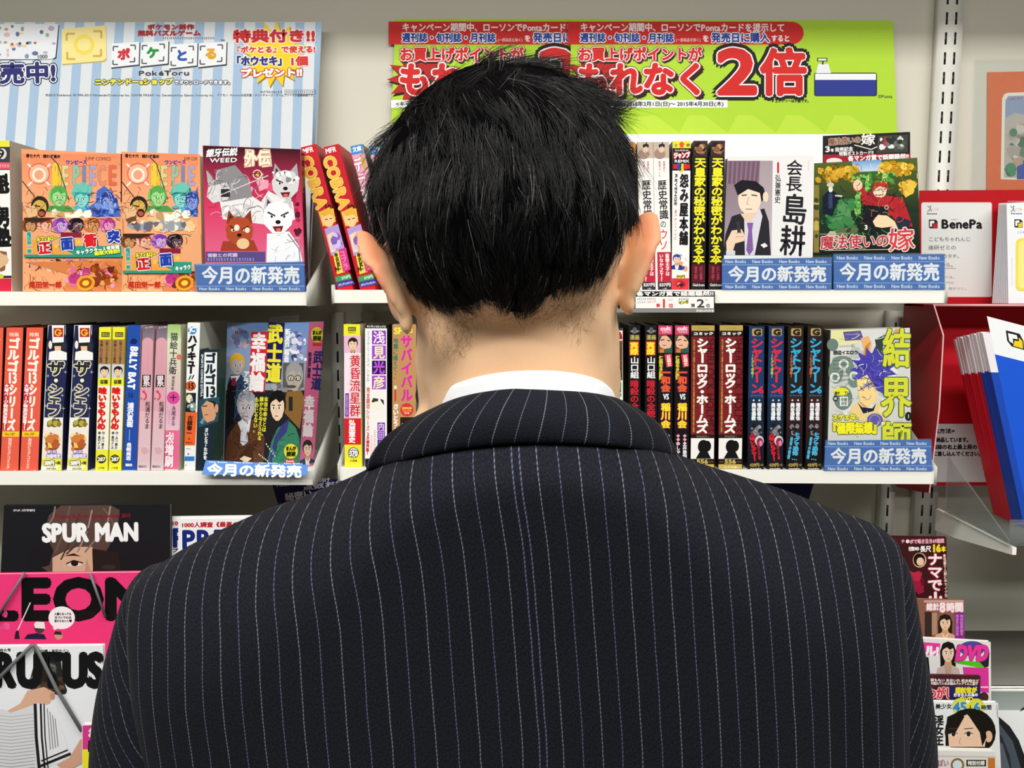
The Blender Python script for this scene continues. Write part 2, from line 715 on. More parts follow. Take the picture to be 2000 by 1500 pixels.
struct('wall_back', MB().box(-2.6, WALL_Y, 0, 2.6, WALL_Y + .1, 2.7), 'wall_paint')
struct('floor', MB().box(-2.6, -6.0, -.1, 2.6, WALL_Y + .1, 0), 'floor_tile')
struct('ceiling', MB().box(-2.6, -6.0, 2.7, 2.6, WALL_Y + .1, 2.8), 'ceiling_board')
struct('added_soffit_1', MB().box(-2.6, -0.06, 2.02, 2.6, WALL_Y, 2.70), 'wall_paint')  # unseen soffit added above the view to shade the top of the wall


zc = PW.at(1970, 1231)[2]


def upright(label, px, py, cols, width, z0, z1, yf=POST_Y):
    X = py_(yf).at(px, py)[0]
    m = MB()
    m.box(-width / 2, yf, z0, width / 2, WALL_Y, z1, 'dcdad0')
    z = z0 + 0.02
    while z < z1 - 0.02:
        for c in cols:
            m.box(c - .0014, yf - .0004, z, c + .0014, yf - .0001, z + .0165, '0a0a0a')
        z += 0.0272
    o = m.build('slotted_upright', 'post_paint', None, loc=(0, 0, 0))
    o.location = (X, 0, 0)
    return tag(o, label, 'shelf upright', 'slotted uprights on the back wall')


upright('wide pale grey upright with two rows of slots, beside the orange poster', 1851, 180, (-.0066, .0066), .033, zc + .001, 2.015)
upright('narrow slotted grey upright behind the right end of the red-boxed shelf', 1742, 800, (0,), .020, zc + .001, zUR - .03)
upright('narrow slotted upright in the gap just right of the pink-spined book', 658, 620, (0,), .017, .97, zUL - .03)
upright('narrow slotted upright behind the yellow-topped comic left of the neck', 716, 620, (0,), .017, .97, zUL - .03)


def shelf(label, xa, xb, ya, yb, h_px, plane, z, depth=.158, rise=(.070, .070)):
    A, B = plane.at(xa, ya), plane.at(xb, yb)
    hz = h_px / F_PX * 1.12
    A[2] = B[2] = z
    rt = (B - A) / np.linalg.norm(B - A)
    up = np.array([0, 0, 1.0])
    bk = plane.back
    root = thing('book_shelf', (A + B) / 2 - up * hz, label, 'shelf', 'white steel book shelves')
    m = MB()
    m.prism([A, B, B - up * hz, A - up * hz], 0, .010, bk)
    m.prism([A, B, B - up * .014, A - up * .014], .010, depth, bk)
    m.build('shelf_board', 'shelf_white', root)
    for e, s, hb in ((A, 1, rise[0]), (B, -1, rise[1])):
        p0 = e
        t = .0016
        pts = []
        prof = [(-.004, -hz - .001), (-.004, .006), (.010, min(.012, hb)), (depth, hb), (depth, -hz - .001)]
        v = []
        for x in (0, -s * t):
            for d, zz in prof:
                v.append(p0 + rt * x + bk * d + up * zz)
        n = len(prof)
        f = [tuple(range(n)), tuple(range(n, 2 * n))[::-1]] + [(i, i + n, (i + 1) % n + n, (i + 1) % n) for i in range(n)]
        MB().add(v, f).build('side_bracket', 'shelf_gray', root)
    return root


shelf('upper white shelf at the left, under the orange comics', -280, 600, 569.5, 569.5, 26.5, PL0, zUL)
shelf('upper white shelf at the right, behind the head and under the mahogany cloak comic', 651, 1846, 563, 567, 25.5, PR0, zUR, .142, (.007, .070))
shelf('lower white shelf at the left, under the salmon red spines', -280, 612, 921.5, 921.5, 26, PL0, zLL)
shelf('lower white shelf at the right, under the two dark red spines', 663, 1825, 912, 922.5, 25.5, PR0, zLR, .142)

# ---- lower part: stepped magazine racks and the counter behind the right one
def rack(label, x0, x1, tiers, yb):
    root = thing('magazine_rack', ((x0 + x1) / 2, tiers[0][0], 0), label, 'magazine rack')
    for i, (yf, z) in enumerate(tiers):
        ybk = tiers[i + 1][0] if i + 1 < len(tiers) else yb
        MB().box(x0, yf, 0 if i == 0 else 0.0, x1, ybk, z).build('tier', 'rack_paint', root)
    return root


cnt = thing('display_counter', (.66, .09, 0), 'dark grey low counter with chrome front edge, right of the stacked magazines', 'counter')
MB().box(.20, .0, zc - .02, 1.25, WALL_Y - .002, zc).build('counter_top', 'rack_paint', cnt)
MB().box(.20, -.004, zc - .006, 1.25, .0, zc + .001).box(.20, -.004, zc - .022, 1.25, .0, zc - .012).build('edge_strip', 'chrome', cnt)
MB().box(.22, .004, 0, 1.25, WALL_Y - .002, zc - .02).build('counter_body', 'shelf_gray', cnt)
# ================================================================== UPPER SHELF, LEFT
def label_art(A, x0, x1, y0, y1, top=True, kb=1.2):
    """blue shelf card: 今月の新発売 / New Books"""
    w, h = x1 - x0, y1 - y0
    yt = y0 + h * (.20 if top else .06)
    yb = y0 + h * .80
    A.rect(x0, yt, x1, yt + 1.0, '9cc0ea').rect(x0, yb, x1, yb + 1.0, '9cc0ea')
    A.ht('今月の新発売', (x0 + w * .055, (yt + yb) / 2), (x1 - w * .045, (yt + yb) / 2), (yb - yt) * .80, 'f6f9fc', b=kb)
    for k in range(4):
        a = x0 + w * (.03 + .245 * k)
        A.ht('New Books', (a, y0 + h * .90), (a + w * .19, y0 + h * .90), h * .10, 'cfe2f6', b=.25)
        if top:
            A.ht('New Books', (a, y0 + h * .10), (a + w * .19, y0 + h * .10), h * .10, 'cfe2f6', b=.25)


G_LAB = 'blue new-release shelf cards'


def shelf_label(label, quad, plane, z, top=True):
    A = Art()
    x0, x1 = (quad[0][0] + quad[3][0]) / 2, (quad[1][0] + quad[2][0]) / 2
    y0, y1 = (quad[0][1] + quad[1][1]) / 2, (quad[2][1] + quad[3][1]) / 2
    label_art(A, x0, x1, y0, y1, top)
    P = [plane.at(*q) for q in quad]
    P[2][2] = P[3][2] = z + .0004
    c = (P[2] + P[3]) / 2
    root = thing('shelf_label', c, label, 'shelf label', G_LAB)
    MB().prism(P, 0, .0012, plane.back, '2a67b8').build('printed_card', 'laminate', root, A, plane)
    rt = (P[1] - P[0]) / np.linalg.norm(P[1] - P[0])
    up = np.array([0, 0, 1.0])
    f = MB()
    f.prism([P[0] + plane.n * .003, P[1] + plane.n * .003, P[2] + plane.n * .003, P[3] + plane.n * .003], 0, .0004, plane.back)
    f.prism([P[0] + plane.n * .003 + up * .0012, P[1] + plane.n * .003 + up * .0012, P[1] + plane.n * .003, P[0] + plane.n * .003], 0, .0042, plane.back)
    f.build('clear_sleeve', 'clear_film', root)
    return root


# ---- striped game poster (origin 0,0 scale 3.03)
pp = lean(.158, zUL, -0.0)
pp = Plane((0, .128, zUL), (0, -math.cos(R(6)), math.sin(R(6))))
A = Art(0, 0, 3.03)
for k in range(0, 19):
    xb = -60 + 118.5 * k
    def sx(y, e):
        x = xb + e - (y - 150) * 0.085 * (1 - xb / 2700) + 30
        return min(x, 1905 - (y - 130) * .052)
    if sx(150, 0) < 1895:
        A.quad([(sx(130, 0), 132), (sx(130, 54), 132), (sx(880, 54), 1500), (sx(880, 0), 1500)] if False else [(sx(132, 0), 132), (sx(132, 54), 132), (sx(1700, 54), 1700), (sx(1700, 0), 1700)], 'a2bdd8')
A.poly([(-60, 148), (352, 148), (335, 345), (322, 352), (-60, 358)], '20263a').poly([(-60, 142), (347, 143), (328, 338), (310, 350), (-60, 352)], 'e2e6ea')
rb = random.Random(4)
for k in range(34):
    x, y = rb.uniform(-50, 320), rb.uniform(155, 335)
    A.ell(x, y, rb.uniform(8, 20), rb.uniform(7, 16), rb.choice(['7f93b5', 'c98f6d', '8ea78a', 'b7a9c4', 'd9b7b0', '5d6f95', 'e0cf9a', '9fb3c9']), n=9)
A.ell(72, 262, 9, 8, 'cc3a3a').ell(118, 258, 9, 8, '3c4a44').ell(162, 256, 9, 8, '30343e').ell(208, 254, 9, 8, 'cc5a3a')
A.ht('1000', (218, 337), (282, 334), 22, '454a55', b=1)
A.ht('売中!', (0, 436), (335, 428), 118, '23266a', b=6, out=[(7, 'f2f4f8'), (13, '1b1e3c')])
A.ht('発', (-112, 436), (0, 436), 110, '23266a', b=6, out=[(7, 'f2f4f8'), (13, '1b1e3c')])
# plain yellow card (its picture left out)
A.poly([(365, 182), (630, 160), (632, 352), (618, 366), (368, 386)], 'b9a656').poly([(366, 172), (628, 150), (630, 345), (612, 360), (366, 380)], 'f0e093')
for (cx, cy, ax, ay) in ((395, 200, 1, 1), (600, 185, -1, 1), (398, 350, 1, -1), (598, 332, -1, -1)):
    A.line([(cx, cy + 42 * ay), (cx, cy), (cx + 48 * ax, cy)], 13, 'c9b04e')
A.ell(498, 265, 62, 60, 'eed65a').ell(498, 265, 40, 38, 'f0e093')
A.ht('ポケモン新作', (872, 160), (1150, 160), 30, 'a8262c', b=3.5)
A.ht('無料パズルゲーム', (815, 197), (1190, 196), 32, 'a8262c', b=3.5)
A.tiny((965, 226), (1270, 226), 13, '5b6068', 3)
for k, (ch, c, y0) in enumerate((('ポ', 'c8222c', 322), ('ケ', '1f8a3c', 318), ('と', '1c50a8', 322), ('る', 'd9a21e', 320))):
    x = 735 + 172 * k
    dy = (0, -6, 6, -2)[k]
    A.poly([(x - 68, 262 + dy), (x + 96, 252 + dy), (x + 92, 390 + dy), (x - 76, 408 + dy)], '2a2c30')
    A.poly([(x - 72, 258 + dy), (x + 90, 248 + dy), (x + 86, 382 + dy), (x - 78, 400 + dy)], 'e9ecee')
    for (cx, cy, ax, ay) in ((x - 64, 276, 1, 1), (x + 66, 268, -1, 1), (x - 66, 382, 1, -1), (x + 62, 366, -1, -1)):
        A.line([(cx, cy + dy + 26 * ay), (cx, cy + dy), (cx + 30 * ax, cy + dy)], 8, '4d5058')
    A.ht(ch, (x - 40, y0 + dy), (x + 36, y0 + dy), 64, c, b=5)
A.ht('TM', (1306, 240), (1330, 240), 11, '30343a', b=.6)
A.ht('PokéToru', (818, 434), (1122, 432), 28, '3b3f4a', b=2.5, out=[(2.5, 'eef1f4')])
A.ht('ニンテンドーeショップ', (560, 486), (1024, 482), 34, 'e9e23a', b=3, out=[(4, '2b2c38')])
A.ht('でダウンロードできます。', (1030, 488), (1378, 488), 24, 'eceff2', b=1.5, out=[(4, '2b2f48')])
A.star(1625, 330, 135, 195, 16, '8d7414', .12, 1.02).star(1620, 322, 135, 195, 16, 'f3cf16', .12, 1.02)
A.ht('特典付き!!', (1378, 215), (1868, 212), 72, 'c0222a', b=5, out=[(6, 'f3e3dc')])
A.ht('『ポケとる』で使える!', (1375, 296), (1868, 292), 38, 'd0352f', b=3, out=[(5, 'f6ece2')])
A.ht('「ホウセキ」', (1370, 362), (1700, 360), 54, '252a78', b=4, out=[(5, 'f4f1ec')])
A.ht('1個', (1712, 364), (1825, 360), 52, 'd0352f', b=4, out=[(5, 'f6ece2')])
A.ht('プレゼント!!', (1422, 434), (1790, 428), 48, 'f4f0ea', b=4, out=[(6, 'c22a2a')])
A.ht('INT/TK/NU-KR', (1540, 545), (1672, 545), 13, '3c4048', b=.4)
A.line([(1685, 533), (1868, 533), (1868, 557), (1685, 557), (1685, 533)], 2.2, '30343c').tiny((1692, 545), (1860, 545), 13, '40444e', 8)
A.ht('©2015 Pokémon. ©1995-2015 Nintendo/Creatures Inc. /GAME FREAK inc. Developed by Genius Sonority Inc.', (270, 563), (1270, 564), 12, '3c424c', b=.2)
A.ht('ポケモン・Pokémonは任天堂・クリーチャーズ・ゲームフリークの登録商標です。', (1285, 563), (1870, 564), 15, '3c424c', b=.2)
panel('promo_poster', 'pale blue and white striped poster leaning on the wall above the orange comics', 'poster', [(-100, 43.5), (628.5, 43), (603, 566), (-100, 566)], pp, .003, A, 'd9dfe2', 'c4cad0', zb=zUL)

# ---- far left white and yellow spine
A = Art(0, 260, 4.167)
A.rect(-110, 62, 74, 112, 'e6e234').rect(-108, 112, 80, 300, '3a3a3e').ell(20, 168, 34, 44, 'd9d6d2').ht('9', (-20, 170), (36, 168), 70, '17171a', b=3)
A.rect(-106, 238, 80, 292, 'e8516a').tiny((-95, 268), (76, 266), 26, 'f6d7da', 2)
A.vt('魁！男塾', (10, 330), (30, 930), 112, '141416', b=8)
A.blobs(-100, 940, 92, 1140, ['c99a72', 'dcb58a', '8a5a3c', '2c2220', 'e8d2b4'], 12, 9, .2, .5)
A.rect(-100, 1160, 94, 1180, '2b2420').rect(-100, 1182, 94, 1296, 'd42a46').ell(8, 1165, 22, 20, 'c8cf3c')
book('thick white spined comic with yellow top band, far left of the upper shelf', [(-27, 275), (18, 274.5), (23, 569.5), (-24, 569.5)], PLB, .116, A, zUL, 'f0eee8', right='b9ab95', group='comics on the upper left shelf')


# ---- orange comics (crop 0,260 x4.167); band lower on the second
def orange_art(A, dx, cut, by):
    def r(x0, y0, x1, y1, c, c2=None):
        x0 += dx
        x1 = min(x1 + dx, cut)
        if x0 < x1:
            A.rect(x0, y0, x1, y1, c, c2)
    r(178, 170, 992, 560, 'f08c62', 'f6ab7c')
    r(185, 560, 992, 1290, 'f6ab7c', 'f3a874')
    A.ht('巻七十六', (dx + 212, 183), (dx + 325, 187), 30, '3a2420', b=2)
    A.ht('構わず進め', (dx + 350, 188), (dx + 492, 190), 28, '3a2420', b=2)
    A.ht('JUMP COMICS'[:11 if dx < 300 else 8], (dx + 694, 207), (min(dx + 905, cut - 4), 210), 28, '8e5a46', b=1)
    A.ht('ワンピース', (dx + 535, 238), (dx + 708, 236), 34, '5a3aa0', b=3)
    # plain round crest in place of the emblem
    for s_ in (-1, 1):
        A.line([(dx + 318 - 92 * s_, 250), (dx + 318 + 92 * s_, 430)], 15, 'f3e8dc')
    A.ring(dx + 318, 330, 84, 8, 'd86a50').ell(dx + 318, 332, 78, 74, 'f2b896').ell(dx + 318, 340, 56, 58, 'f2ead8').ell(dx + 318, 340, 38, 40, 'f0a27c')
    for ch, x0, x1, c in (('N', 425, 500, 'e8c23c'), ('E', 502, 562, 'd9d08e'), ('P', 590, 652, '8fc0a8'), ('I', 664, 706, '7a86b4'), ('E', 726, 786, 'a9a2c8'), ('C', 796, 862, 'e08a78'), ('E', 880, 955, 'e06a50')):
        if x1 + dx < cut:
            A.ht(ch, (dx + x0, 345), (dx + x1, 345), 160, c, b=5, out=[(4, 'b08a60')])
    A.poly([(dx + 424, 255), (dx + 470, 230), (dx + 470, 430), (dx + 424, 430)], 'edca3e')
    A.line([(dx + 410, 190), (dx + 470, 250), (dx + 560, 540)], 9, '4b463a')
    A.line([(dx + 182, 390), (dx + 285, 520)], 8, '3a342c')
    # generic figures
    A.ell(dx + 475, 510, 78, 82, '7cc46a').ell(dx + 480, 520, 52, 58, '9ed88a').poly([(dx + 400, 590), (dx + 560, 590), (dx + 620, 640), (dx + 380, 640)], '4f9a4e').blobs(dx + 425, 475, dx + 535, 570, ['64ae5a', 'b6e2a0', '3f8648'], 9, 11, .1, .22)
    A.person(dx + 482, 520, 118, 150, skin='9ed88a', hair='5aa850', neck=False, tone='5f9a54', turn=.06)
    A.ell(dx + 665, 480, 80, 74, '5fbfae').ell(dx + 672, 530, 60, 70, '7fd0d0').poly([(dx + 590, 600), (dx + 700, 560), (dx + 790, 660), (dx + 640, 660)], '57b0c8').blobs(dx + 620, 480, dx + 730, 590, ['3f9c94', 'a6e2da', '7cc6e0', '2e7e88'], 10, 13, .1, .22)
    A.person(dx + 668, 535, 112, 140, skin='86d6cc', hair='3aa094', neck=False, tone='4a9a94', turn=-.06).poly([(dx + 585, 470), (dx + 620, 415), (dx + 690, 398), (dx + 750, 440), (dx + 750, 490), (dx + 640, 478), (dx + 580, 490)], '6cc4b4')
    p = [(dx + 790, 470), (dx + 850, 430), (dx + 900, 470), (dx + 960, 560), (dx + 985, 680), (dx + 760, 680), (dx + 700, 620), (dx + 780, 560)]
    A.poly([(min(x, cut), y) for x, y in p], '4a6cc8')
    A.blobs(dx + 740, 500, min(dx + 970, cut), 670, ['6f90dc', '32509e', '8fb0ea', '27408c'], 16, 17, .1, .25)
    A.ell(dx + 325, 590, 72, 78, '2b2820').ell(dx + 322, 610, 58, 66, 'd9ac55').ell(dx + 340, 650, 34, 34, '2e1a14').ell(dx + 340, 655, 26, 20, 'b05a48').line([(dx + 280, 590), (dx + 330, 598)], 10, '2b2820')
    A.person(min(dx + 880, cut - 45), 560, 96, 130, skin='7f9ae0', hair='2c48a4', neck=False, tone='4a62b4')
    A.blobs(dx + 380, 610, min(dx + 760, cut), 760, ['e8c390', 'f4ead8', 'd7b07c', 'fbf4e4', 'c69c6c'], 18, 21, .2, .5)
    if by > 720:
        A.blobs(dx + 200, 700, min(dx + 960, cut), 820, ['f0d2a4', 'f6ead2', 'dcd6d0', '9aa0a8', 'f6c890', '6c6a78'], 26, 23, .2, .5)
    xe = min(dx + 985, cut)
    A.blobs(dx + 190, 575, dx + 330, 760, ['e8b888', 'f6dcb4', 'c98f5a', '6a4a34'], 14, 35, .2, .5)
    A.ink(dx + 190, 440, xe, 680, ['4a3428', '6a5040', '2c2624', '8a6a50'], 60, 36, 3.2, .22)
    A.ink(dx + 400, 250, xe, 430, ['d87a58', 'e8946c', 'b06a50'], 26, 37, 3, .25)
    A.ink(dx + 700, 470, xe, 680, ['1c2c6a', 'a8c0f0', '2a4090'], 40, 38, 3.2, .25)
    A.blobs(dx + 205, 1020, xe - 10, 1130, ['e8a080', 'c07ac0', '3a2a34', 'd07a44', 'f0c8a4', '8a4a2c', 'e890b8'], 34, 39, .25, .6)
    A.ink(dx + 200, 1010, xe, 1280, ['5a2c1c', '8a4428', '3a2018', 'f2c088'], 60, 40, 3.2, .25)
    A.blobs(dx + 560, 1110, min(dx + 840, cut), 1290, ['c8602a', 'b0461e', 'e08a34'], 14, 27, .2, .45)
    if dx + 940 < cut:
        A.blobs(dx + 820, 1010, min(dx + 992, cut), 1290, ['e04aa0', 'c93a88', 'f07cc0', 'd86a9c'], 16, 29, .2, .45)
    A.blobs(dx + 300, 1030, dx + 520, 1120, ['c98f62', 'f2c8a6', '9a5a34', 'e8b088'], 9, 31, .2, .5)
    A.poly([(dx + 205, 1050), (min(dx + 985, cut), 1030), (min(dx + 985, cut), 1285), (dx + 520, 1285), (dx + 560, 1150), (dx + 420, 1110)], 'd9814a')
    A.blobs(dx + 520, 1050, xe, 1285, ['b3521c', 'e8a05a', '8a3a1c', 'e46aa4', 'c23a80', 'f0b870', '6a2c1c', 'f49ac4'], 44, 57, .1, .26)
    A.ink(dx + 520, 1040, xe, 1285, ['4a1c10', '7a2c14', 'f4c890'], 50, 58, 3.2, .2)
    for k in range(3):
        A.ell(dx + 700, 1220, 76 - 24 * k, 62 - 20 * k, ('e8a42e', 'b3521c', 'f3d04a')[k], -12)
    A.ht('尾田栄一郎', (dx + 238, 1235), (dx + 505, 1235), 52, 'c03424', b=4, out=[(3, 'f6b47c')])


def band_art(A, dx, cut, y, full):
    A.rect(dx + 195, y + 230, min(dx + 990, cut), y + 322, '2f9a82')
    A.poly([(dx + 195, y + 160), (dx + 420, y + 210), (dx + 600, y + 300), (dx + 195, y + 300)], 'eda04a')
    for i, c in enumerate(['8a5230', 'e89a80', 'a05ac0', '2c2432', 'c8743a', 'd060a8']):
        x = dx + 240 + i * 125
        if x + 50 < cut:
            A.ell(x, y + 62, 68, 60, c).blobs(x - 55, y + 8, x + 50, y + 115, [c, 'f0c8a4', '5a3040', 'c07ad0', 'e8b080'], 8, 33 + i, .15, .35)
    for i, (c, h) in enumerate((('c98f5a', '5a3420'), ('f0b090', 'a03a30'), ('c9a0e0', '7a3aa4'), ('6a4a54', '1c1620'), ('d89050', '8a4a1c'), ('e890c0', 'b04088'))):
        x = dx + 250 + i * 128
        if x + 55 < cut:
            A.person(x, y + 66, 88, 104, skin=c, hair=h, neck=False, tone=h, turn=(-.05, .06)[i % 2])
    A.ink(dx + 198, y + 6, min(dx + 985, cut), y + 125, ['3a2028', '5a3040', 'f0c8b0', '2a1c24'], 46, 34, 3.2, .5)
    A.poly([(dx + 195, y), (dx + 460, y), (dx + 330, y + 40), (dx + 200, y + 20)], '3a2a24')
    A.rect(dx + 495, y + 120, dx + 665, y + 160, '8a2440')
    A.ht('ルフィ&ロー', (dx + 298, y + 176), (dx + 466, y + 166), 40, 'e8e83c', b=3, out=[(4, '2c3a24')])
    for ch, cx, cy, c in (('正', 362, 246, 'd8242c'), ('面', 545, 212, '2440a8'), ('衝', 735, 185, 'd8242c'), ('突', 925, 155, '2440a8')):
        if dx + cx + 55 < cut:
            A.quad([(dx + cx - 62, y + cy - 52), (dx + cx + 56, y + cy - 60), (dx + cx + 66, y + cy + 48), (dx + cx - 52, y + cy + 58)], '2c2a34')
            A.ht(ch, (dx + cx - 50, y + cy + 4), (dx + cx + 52, y + cy - 4), 98, c, b=6, out=[(7, 'f2efe8')])
    A.star(dx + 455, y + 232, 12, 24, 5, 'f0c83c').star(dx + 640, y + 200, 12, 24, 5, 'f0c83c')
    n = 'キャラクター人気投票' if full else 'キャラク'
    A.ht(n, (dx + 620, y + 286), (min(dx + 975, cut - 6), y + 240 if full else y + 270), 38, 'eaf4ee', b=2.5, out=[(3, '1f6a58')])
    if full:
        A.ht('結果大発表!!', (dx + 770, y + 292), (dx + 980, y + 270), 34, 'e6ee3a', b=3, out=[(3, '1f6a58')])
    A.vt('尾田栄一郎', (dx + 236, y + 118), (dx + 242, y + 290), 36, '2a9a98', b=2.5, out=[(4, 'f6e6c4')])


GUL = 'comics on the upper left shelf'
A = Art(0, 260, 4.167)
orange_art(A, 0, 1000, 690)
B = Art(0, 260, 4.167)
band_art(B, 0, 992, 688, True)
book('orange wrapped comic with picture band halfway up, left one of the orange pair', [(41.5, 291), (236, 300), (241.5, 569.5), (50.5, 569.5)], PLB, .019, A, zUL, 'f3a070', kind='front', spine='L', group=GUL, material='wrapped',
     band=([(45.4, 425), (238.6, 425), (240.3, 500), (47.6, 500)], B, 'eba878'))
A = Art(0, 260, 4.167)
orange_art(A, 805, 1610, 818)
B = Art(0, 260, 4.167)
band_art(B, 805, 1560, 818, False)
book('orange wrapped comic with picture band low down, right one of the orange pair', [(236.5, 296), (390, 301.5), (396, 569.5), (242, 569.5)], PLB, .019, A, zUL, 'f3a070', kind='front', spine='L', group=GUL, material='wrapped',
     band=([(240.3, 456), (392, 456), (394.2, 530), (241.8, 530)], B, 'eba878'))

# ---- pink comic with dogs (crop 380,260 x4.167)
A = Art(380, 260, 4.167)
A.quad([(68, 104), (858, 132), (874, 600), (78, 600)], '35161e', 'd83a62').quad([(78, 600), (876, 600), (902, 1280), (95, 1280)], 'd83a62', 'e07a9c')
A.blobs(90, 300, 860, 560, ['c23056', 'e0557a', '8c2440', 'f0a0b4'], 14, 41, .1, .3).blobs(770, 500, 878, 950, ['3a1820', '5c1c30', 'b02a50'], 9, 43, .2, .45)
A.ht('銀牙伝説', (95, 165), (350, 150), 62, 'f0f0f0', b=3, out=[(4, '2a2022')], slant=.2).ht('WEED', (125, 222), (350, 218), 34, 'e8e8e8', b=2, out=[(3, '2a2022')], slant=.1)
for x0 in (412, 556):
    A.quad([(x0, 128), (x0 + 60, 132), (x0 + 76, 270), (x0 - 8, 280)], 'e9dcb8')
A.ht('外伝', (405, 205), (620, 200), 120, 'f2ead0', b=6, out=[(7, 'c98a70')])
A.ring(510, 335, 34, 7, 'efe6cc').ht('4', (497, 337), (524, 337), 36, 'd8c43a', b=3)


def dog(x, y, s, fur, dark, ear, mouth=True, nose='1a1818'):
    A.poly([(x - .75 * s, y - .45 * s), (x - .62 * s, y - 1.25 * s), (x - .2 * s, y - .7 * s)], ear).poly([(x + .75 * s, y - .45 * s), (x + .66 * s, y - 1.25 * s), (x + .2 * s, y - .7 * s)], ear)
    A.poly([(x - .6 * s, y - .6 * s), (x - .56 * s, y - 1.0 * s), (x - .32 * s, y - .7 * s)], dark)
    A.poly([(x - .8 * s, y - .2 * s), (x - .5 * s, y - .75 * s), (x, y - .85 * s), (x + .5 * s, y - .75 * s), (x + .8 * s, y - .2 * s), (x + .72 * s, y + .35 * s), (x + .3 * s, y + .8 * s), (x - .3 * s, y + .8 * s), (x - .72 * s, y + .35 * s)], fur)
    for q in (-1, 1):
        A.line([(x + q * .55 * s, y - .3 * s), (x + q * .15 * s, y - .1 * s)], .09 * s, dark).ell(x + q * .35 * s, y - .07 * s, .13 * s, .08 * s, 'f0f0ea', n=10).ell(x + q * .33 * s, y - .07 * s, .06 * s, .07 * s, '1a1818', n=8)
    A.poly([(x - .12 * s, y), (x + .12 * s, y), (x + .22 * s, y + .4 * s), (x - .22 * s, y + .4 * s)], fur).ell(x, y + .22 * s, .14 * s, .11 * s, nose, n=12)
    if mouth:
        A.poly([(x - .3 * s, y + .45 * s), (x + .28 * s, y + .42 * s), (x + .18 * s, y + .72 * s), (x - .14 * s, y + .72 * s)], '6a2026').ell(x + .02 * s, y + .62 * s, .14 * s, .09 * s, 'd86a5c', n=10)


A.poly([(200, 520), (330, 400), (480, 520), (540, 560), (600, 470), (700, 520), (800, 560), (820, 700), (700, 760), (230, 700)], 'e9e6e6')
A.poly([(150, 480), (180, 300), (330, 260), (450, 400), (470, 520), (230, 560)], '8c8a8c').poly([(95, 300), (160, 380), (150, 470), (110, 420)], 'b0aeae')
A.poly([(110, 440), (260, 400), (300, 470), (270, 540), (150, 570), (100, 520)], 'd8d6d6').rect(215, 455, 290, 520, '2c2a2c').line([(120, 540), (600, 345)], 9, 'cfcacc')
A.blobs(230, 560, 500, 720, ['f4f2f2', 'd0cccc', 'b8b4b4'], 10, 47, .1, .3)
A.ink(110, 300, 560, 720, ['6a6668', '9a9698', '3c383a', 'f6f4f4'], 60, 53, 3, .22)
dog(740, 420, 140, 'd6d4d4', '3a3638', 'a9a6a8')
A.blobs(620, 300, 880, 430, ['efeeee', '8a888a', '4e4a4c', 'f6f4f4'], 10, 49, .1, .25)
A.poly([(590, 820), (770, 800), (850, 920), (872, 1010), (890, 1090), (896, 1280), (580, 1280)], 'eef0f4').line([(760, 820), (850, 940), (880, 1280)], 7, '55505a').line([(660, 1000), (640, 1200)], 5, 'b8bcc8')
dog(680, 690, 155, 'f2f2f4', '3c3a40', 'c9c6c8')
A.ink(600, 830, 885, 1250, ['a8acb8', '6a6c78', 'c8ccd4'], 26, 54, 3, .2)
A.poly([(230, 880), (480, 870), (520, 960), (210, 960)], 'a04028')
dog(365, 800, 140, 'b04c2c', '5a2416', '8a3a20', False)
A.ell(345, 770, 22, 26, 'f2e6d0').ell(430, 790, 20, 22, 'f2e6d0').ell(395, 900, 52, 44, 'e8c490')
A.rect(90, 965, 575, 1050, '5c4a86').ht('宿敵との死闘', (105, 995), (350, 992), 30, 'cfc6e0', b=1.2).tiny((105, 1030), (490, 1028), 26, 'c4bada', 5)
book('pink and black comic showing white and brown dogs, beside the two red slanted spines', [(396, 284), (587.5, 291.5), (597, 569.5), (400, 569.5)], PLB, .018, A, zUL, 'b03050', right='1c1014', kind='front', spine='R', group=GUL, material='laminate')

shelf_label('blue new-release card in front of the pink comic with dogs', [(379.5, 516), (594, 511), (596.5, 569.5), (385, 569.5)], py_(-.001), zUL, top=False)

# ---- slanted red spines
A = Art(380, 260, 4.167)
A.ht('MFR', (880, 150), (968, 128), 40, 'f6e6e6', b=2.5, slant=.1)
p0, p1 = np.array((902, 190)), np.array((1040, 612))
A.ht('COBRA', p0, p1, 92, 'f4b93c', b=6, out=[(4, 'f6e9a0')])
A.ht('10', (1056, 612), (1114, 606), 50, '241c1c', b=4)
for t_, c in ((0, 'f0c04a'), (1, 'e8a23c')):
    A.poly([(1008, 640), (1130, 612), (1150, 720), (1045, 760)], 'efc24e')
A.ell(1085, 700, 48, 66, 'f4cd90', -14).poly([(1020, 640), (1100, 600), (1150, 690), (1100, 660), (1050, 680)], 'e8b23a').line([(1062, 705), (1085, 700)], 8, '6a4a22').line([(1100, 697), (1120, 692)], 8, '6a4a22')
A.poly([(1056, 780), (1168, 740), (1228, 960), (1112, 1000)], 'b59ad8').poly([(1078, 830), (1130, 800), (1150, 960), (1112, 975)], 'efd9a8').blobs(1075, 790, 1215, 960, ['9f7ecb', 'd6c2ee', '8460b8'], 8, 51, .15, .3)
A.poly([(1128, 990), (1182, 945), (1225, 1130), (1160, 1150)], 'e9d84a').poly([(1170, 950), (1232, 930), (1270, 1110), (1210, 1130)], 'd83a86').vt('コブラ', (1196, 955), (1236, 1110), 44, 'f07ab8', b=3).vt('寺沢武一', (1148, 975), (1186, 1125), 26, '3a3420', b=2).ht('H', (1146, 1108), (1174, 1104), 36, '2a2420', b=3)
A.poly([(1145, 1172), (1268, 1142), (1280, 1185), (1155, 1212)], '3aa25c').poly([(1157, 1214), (1281, 1188), (1305, 1230), (1168, 1254)], '3a3a9e')
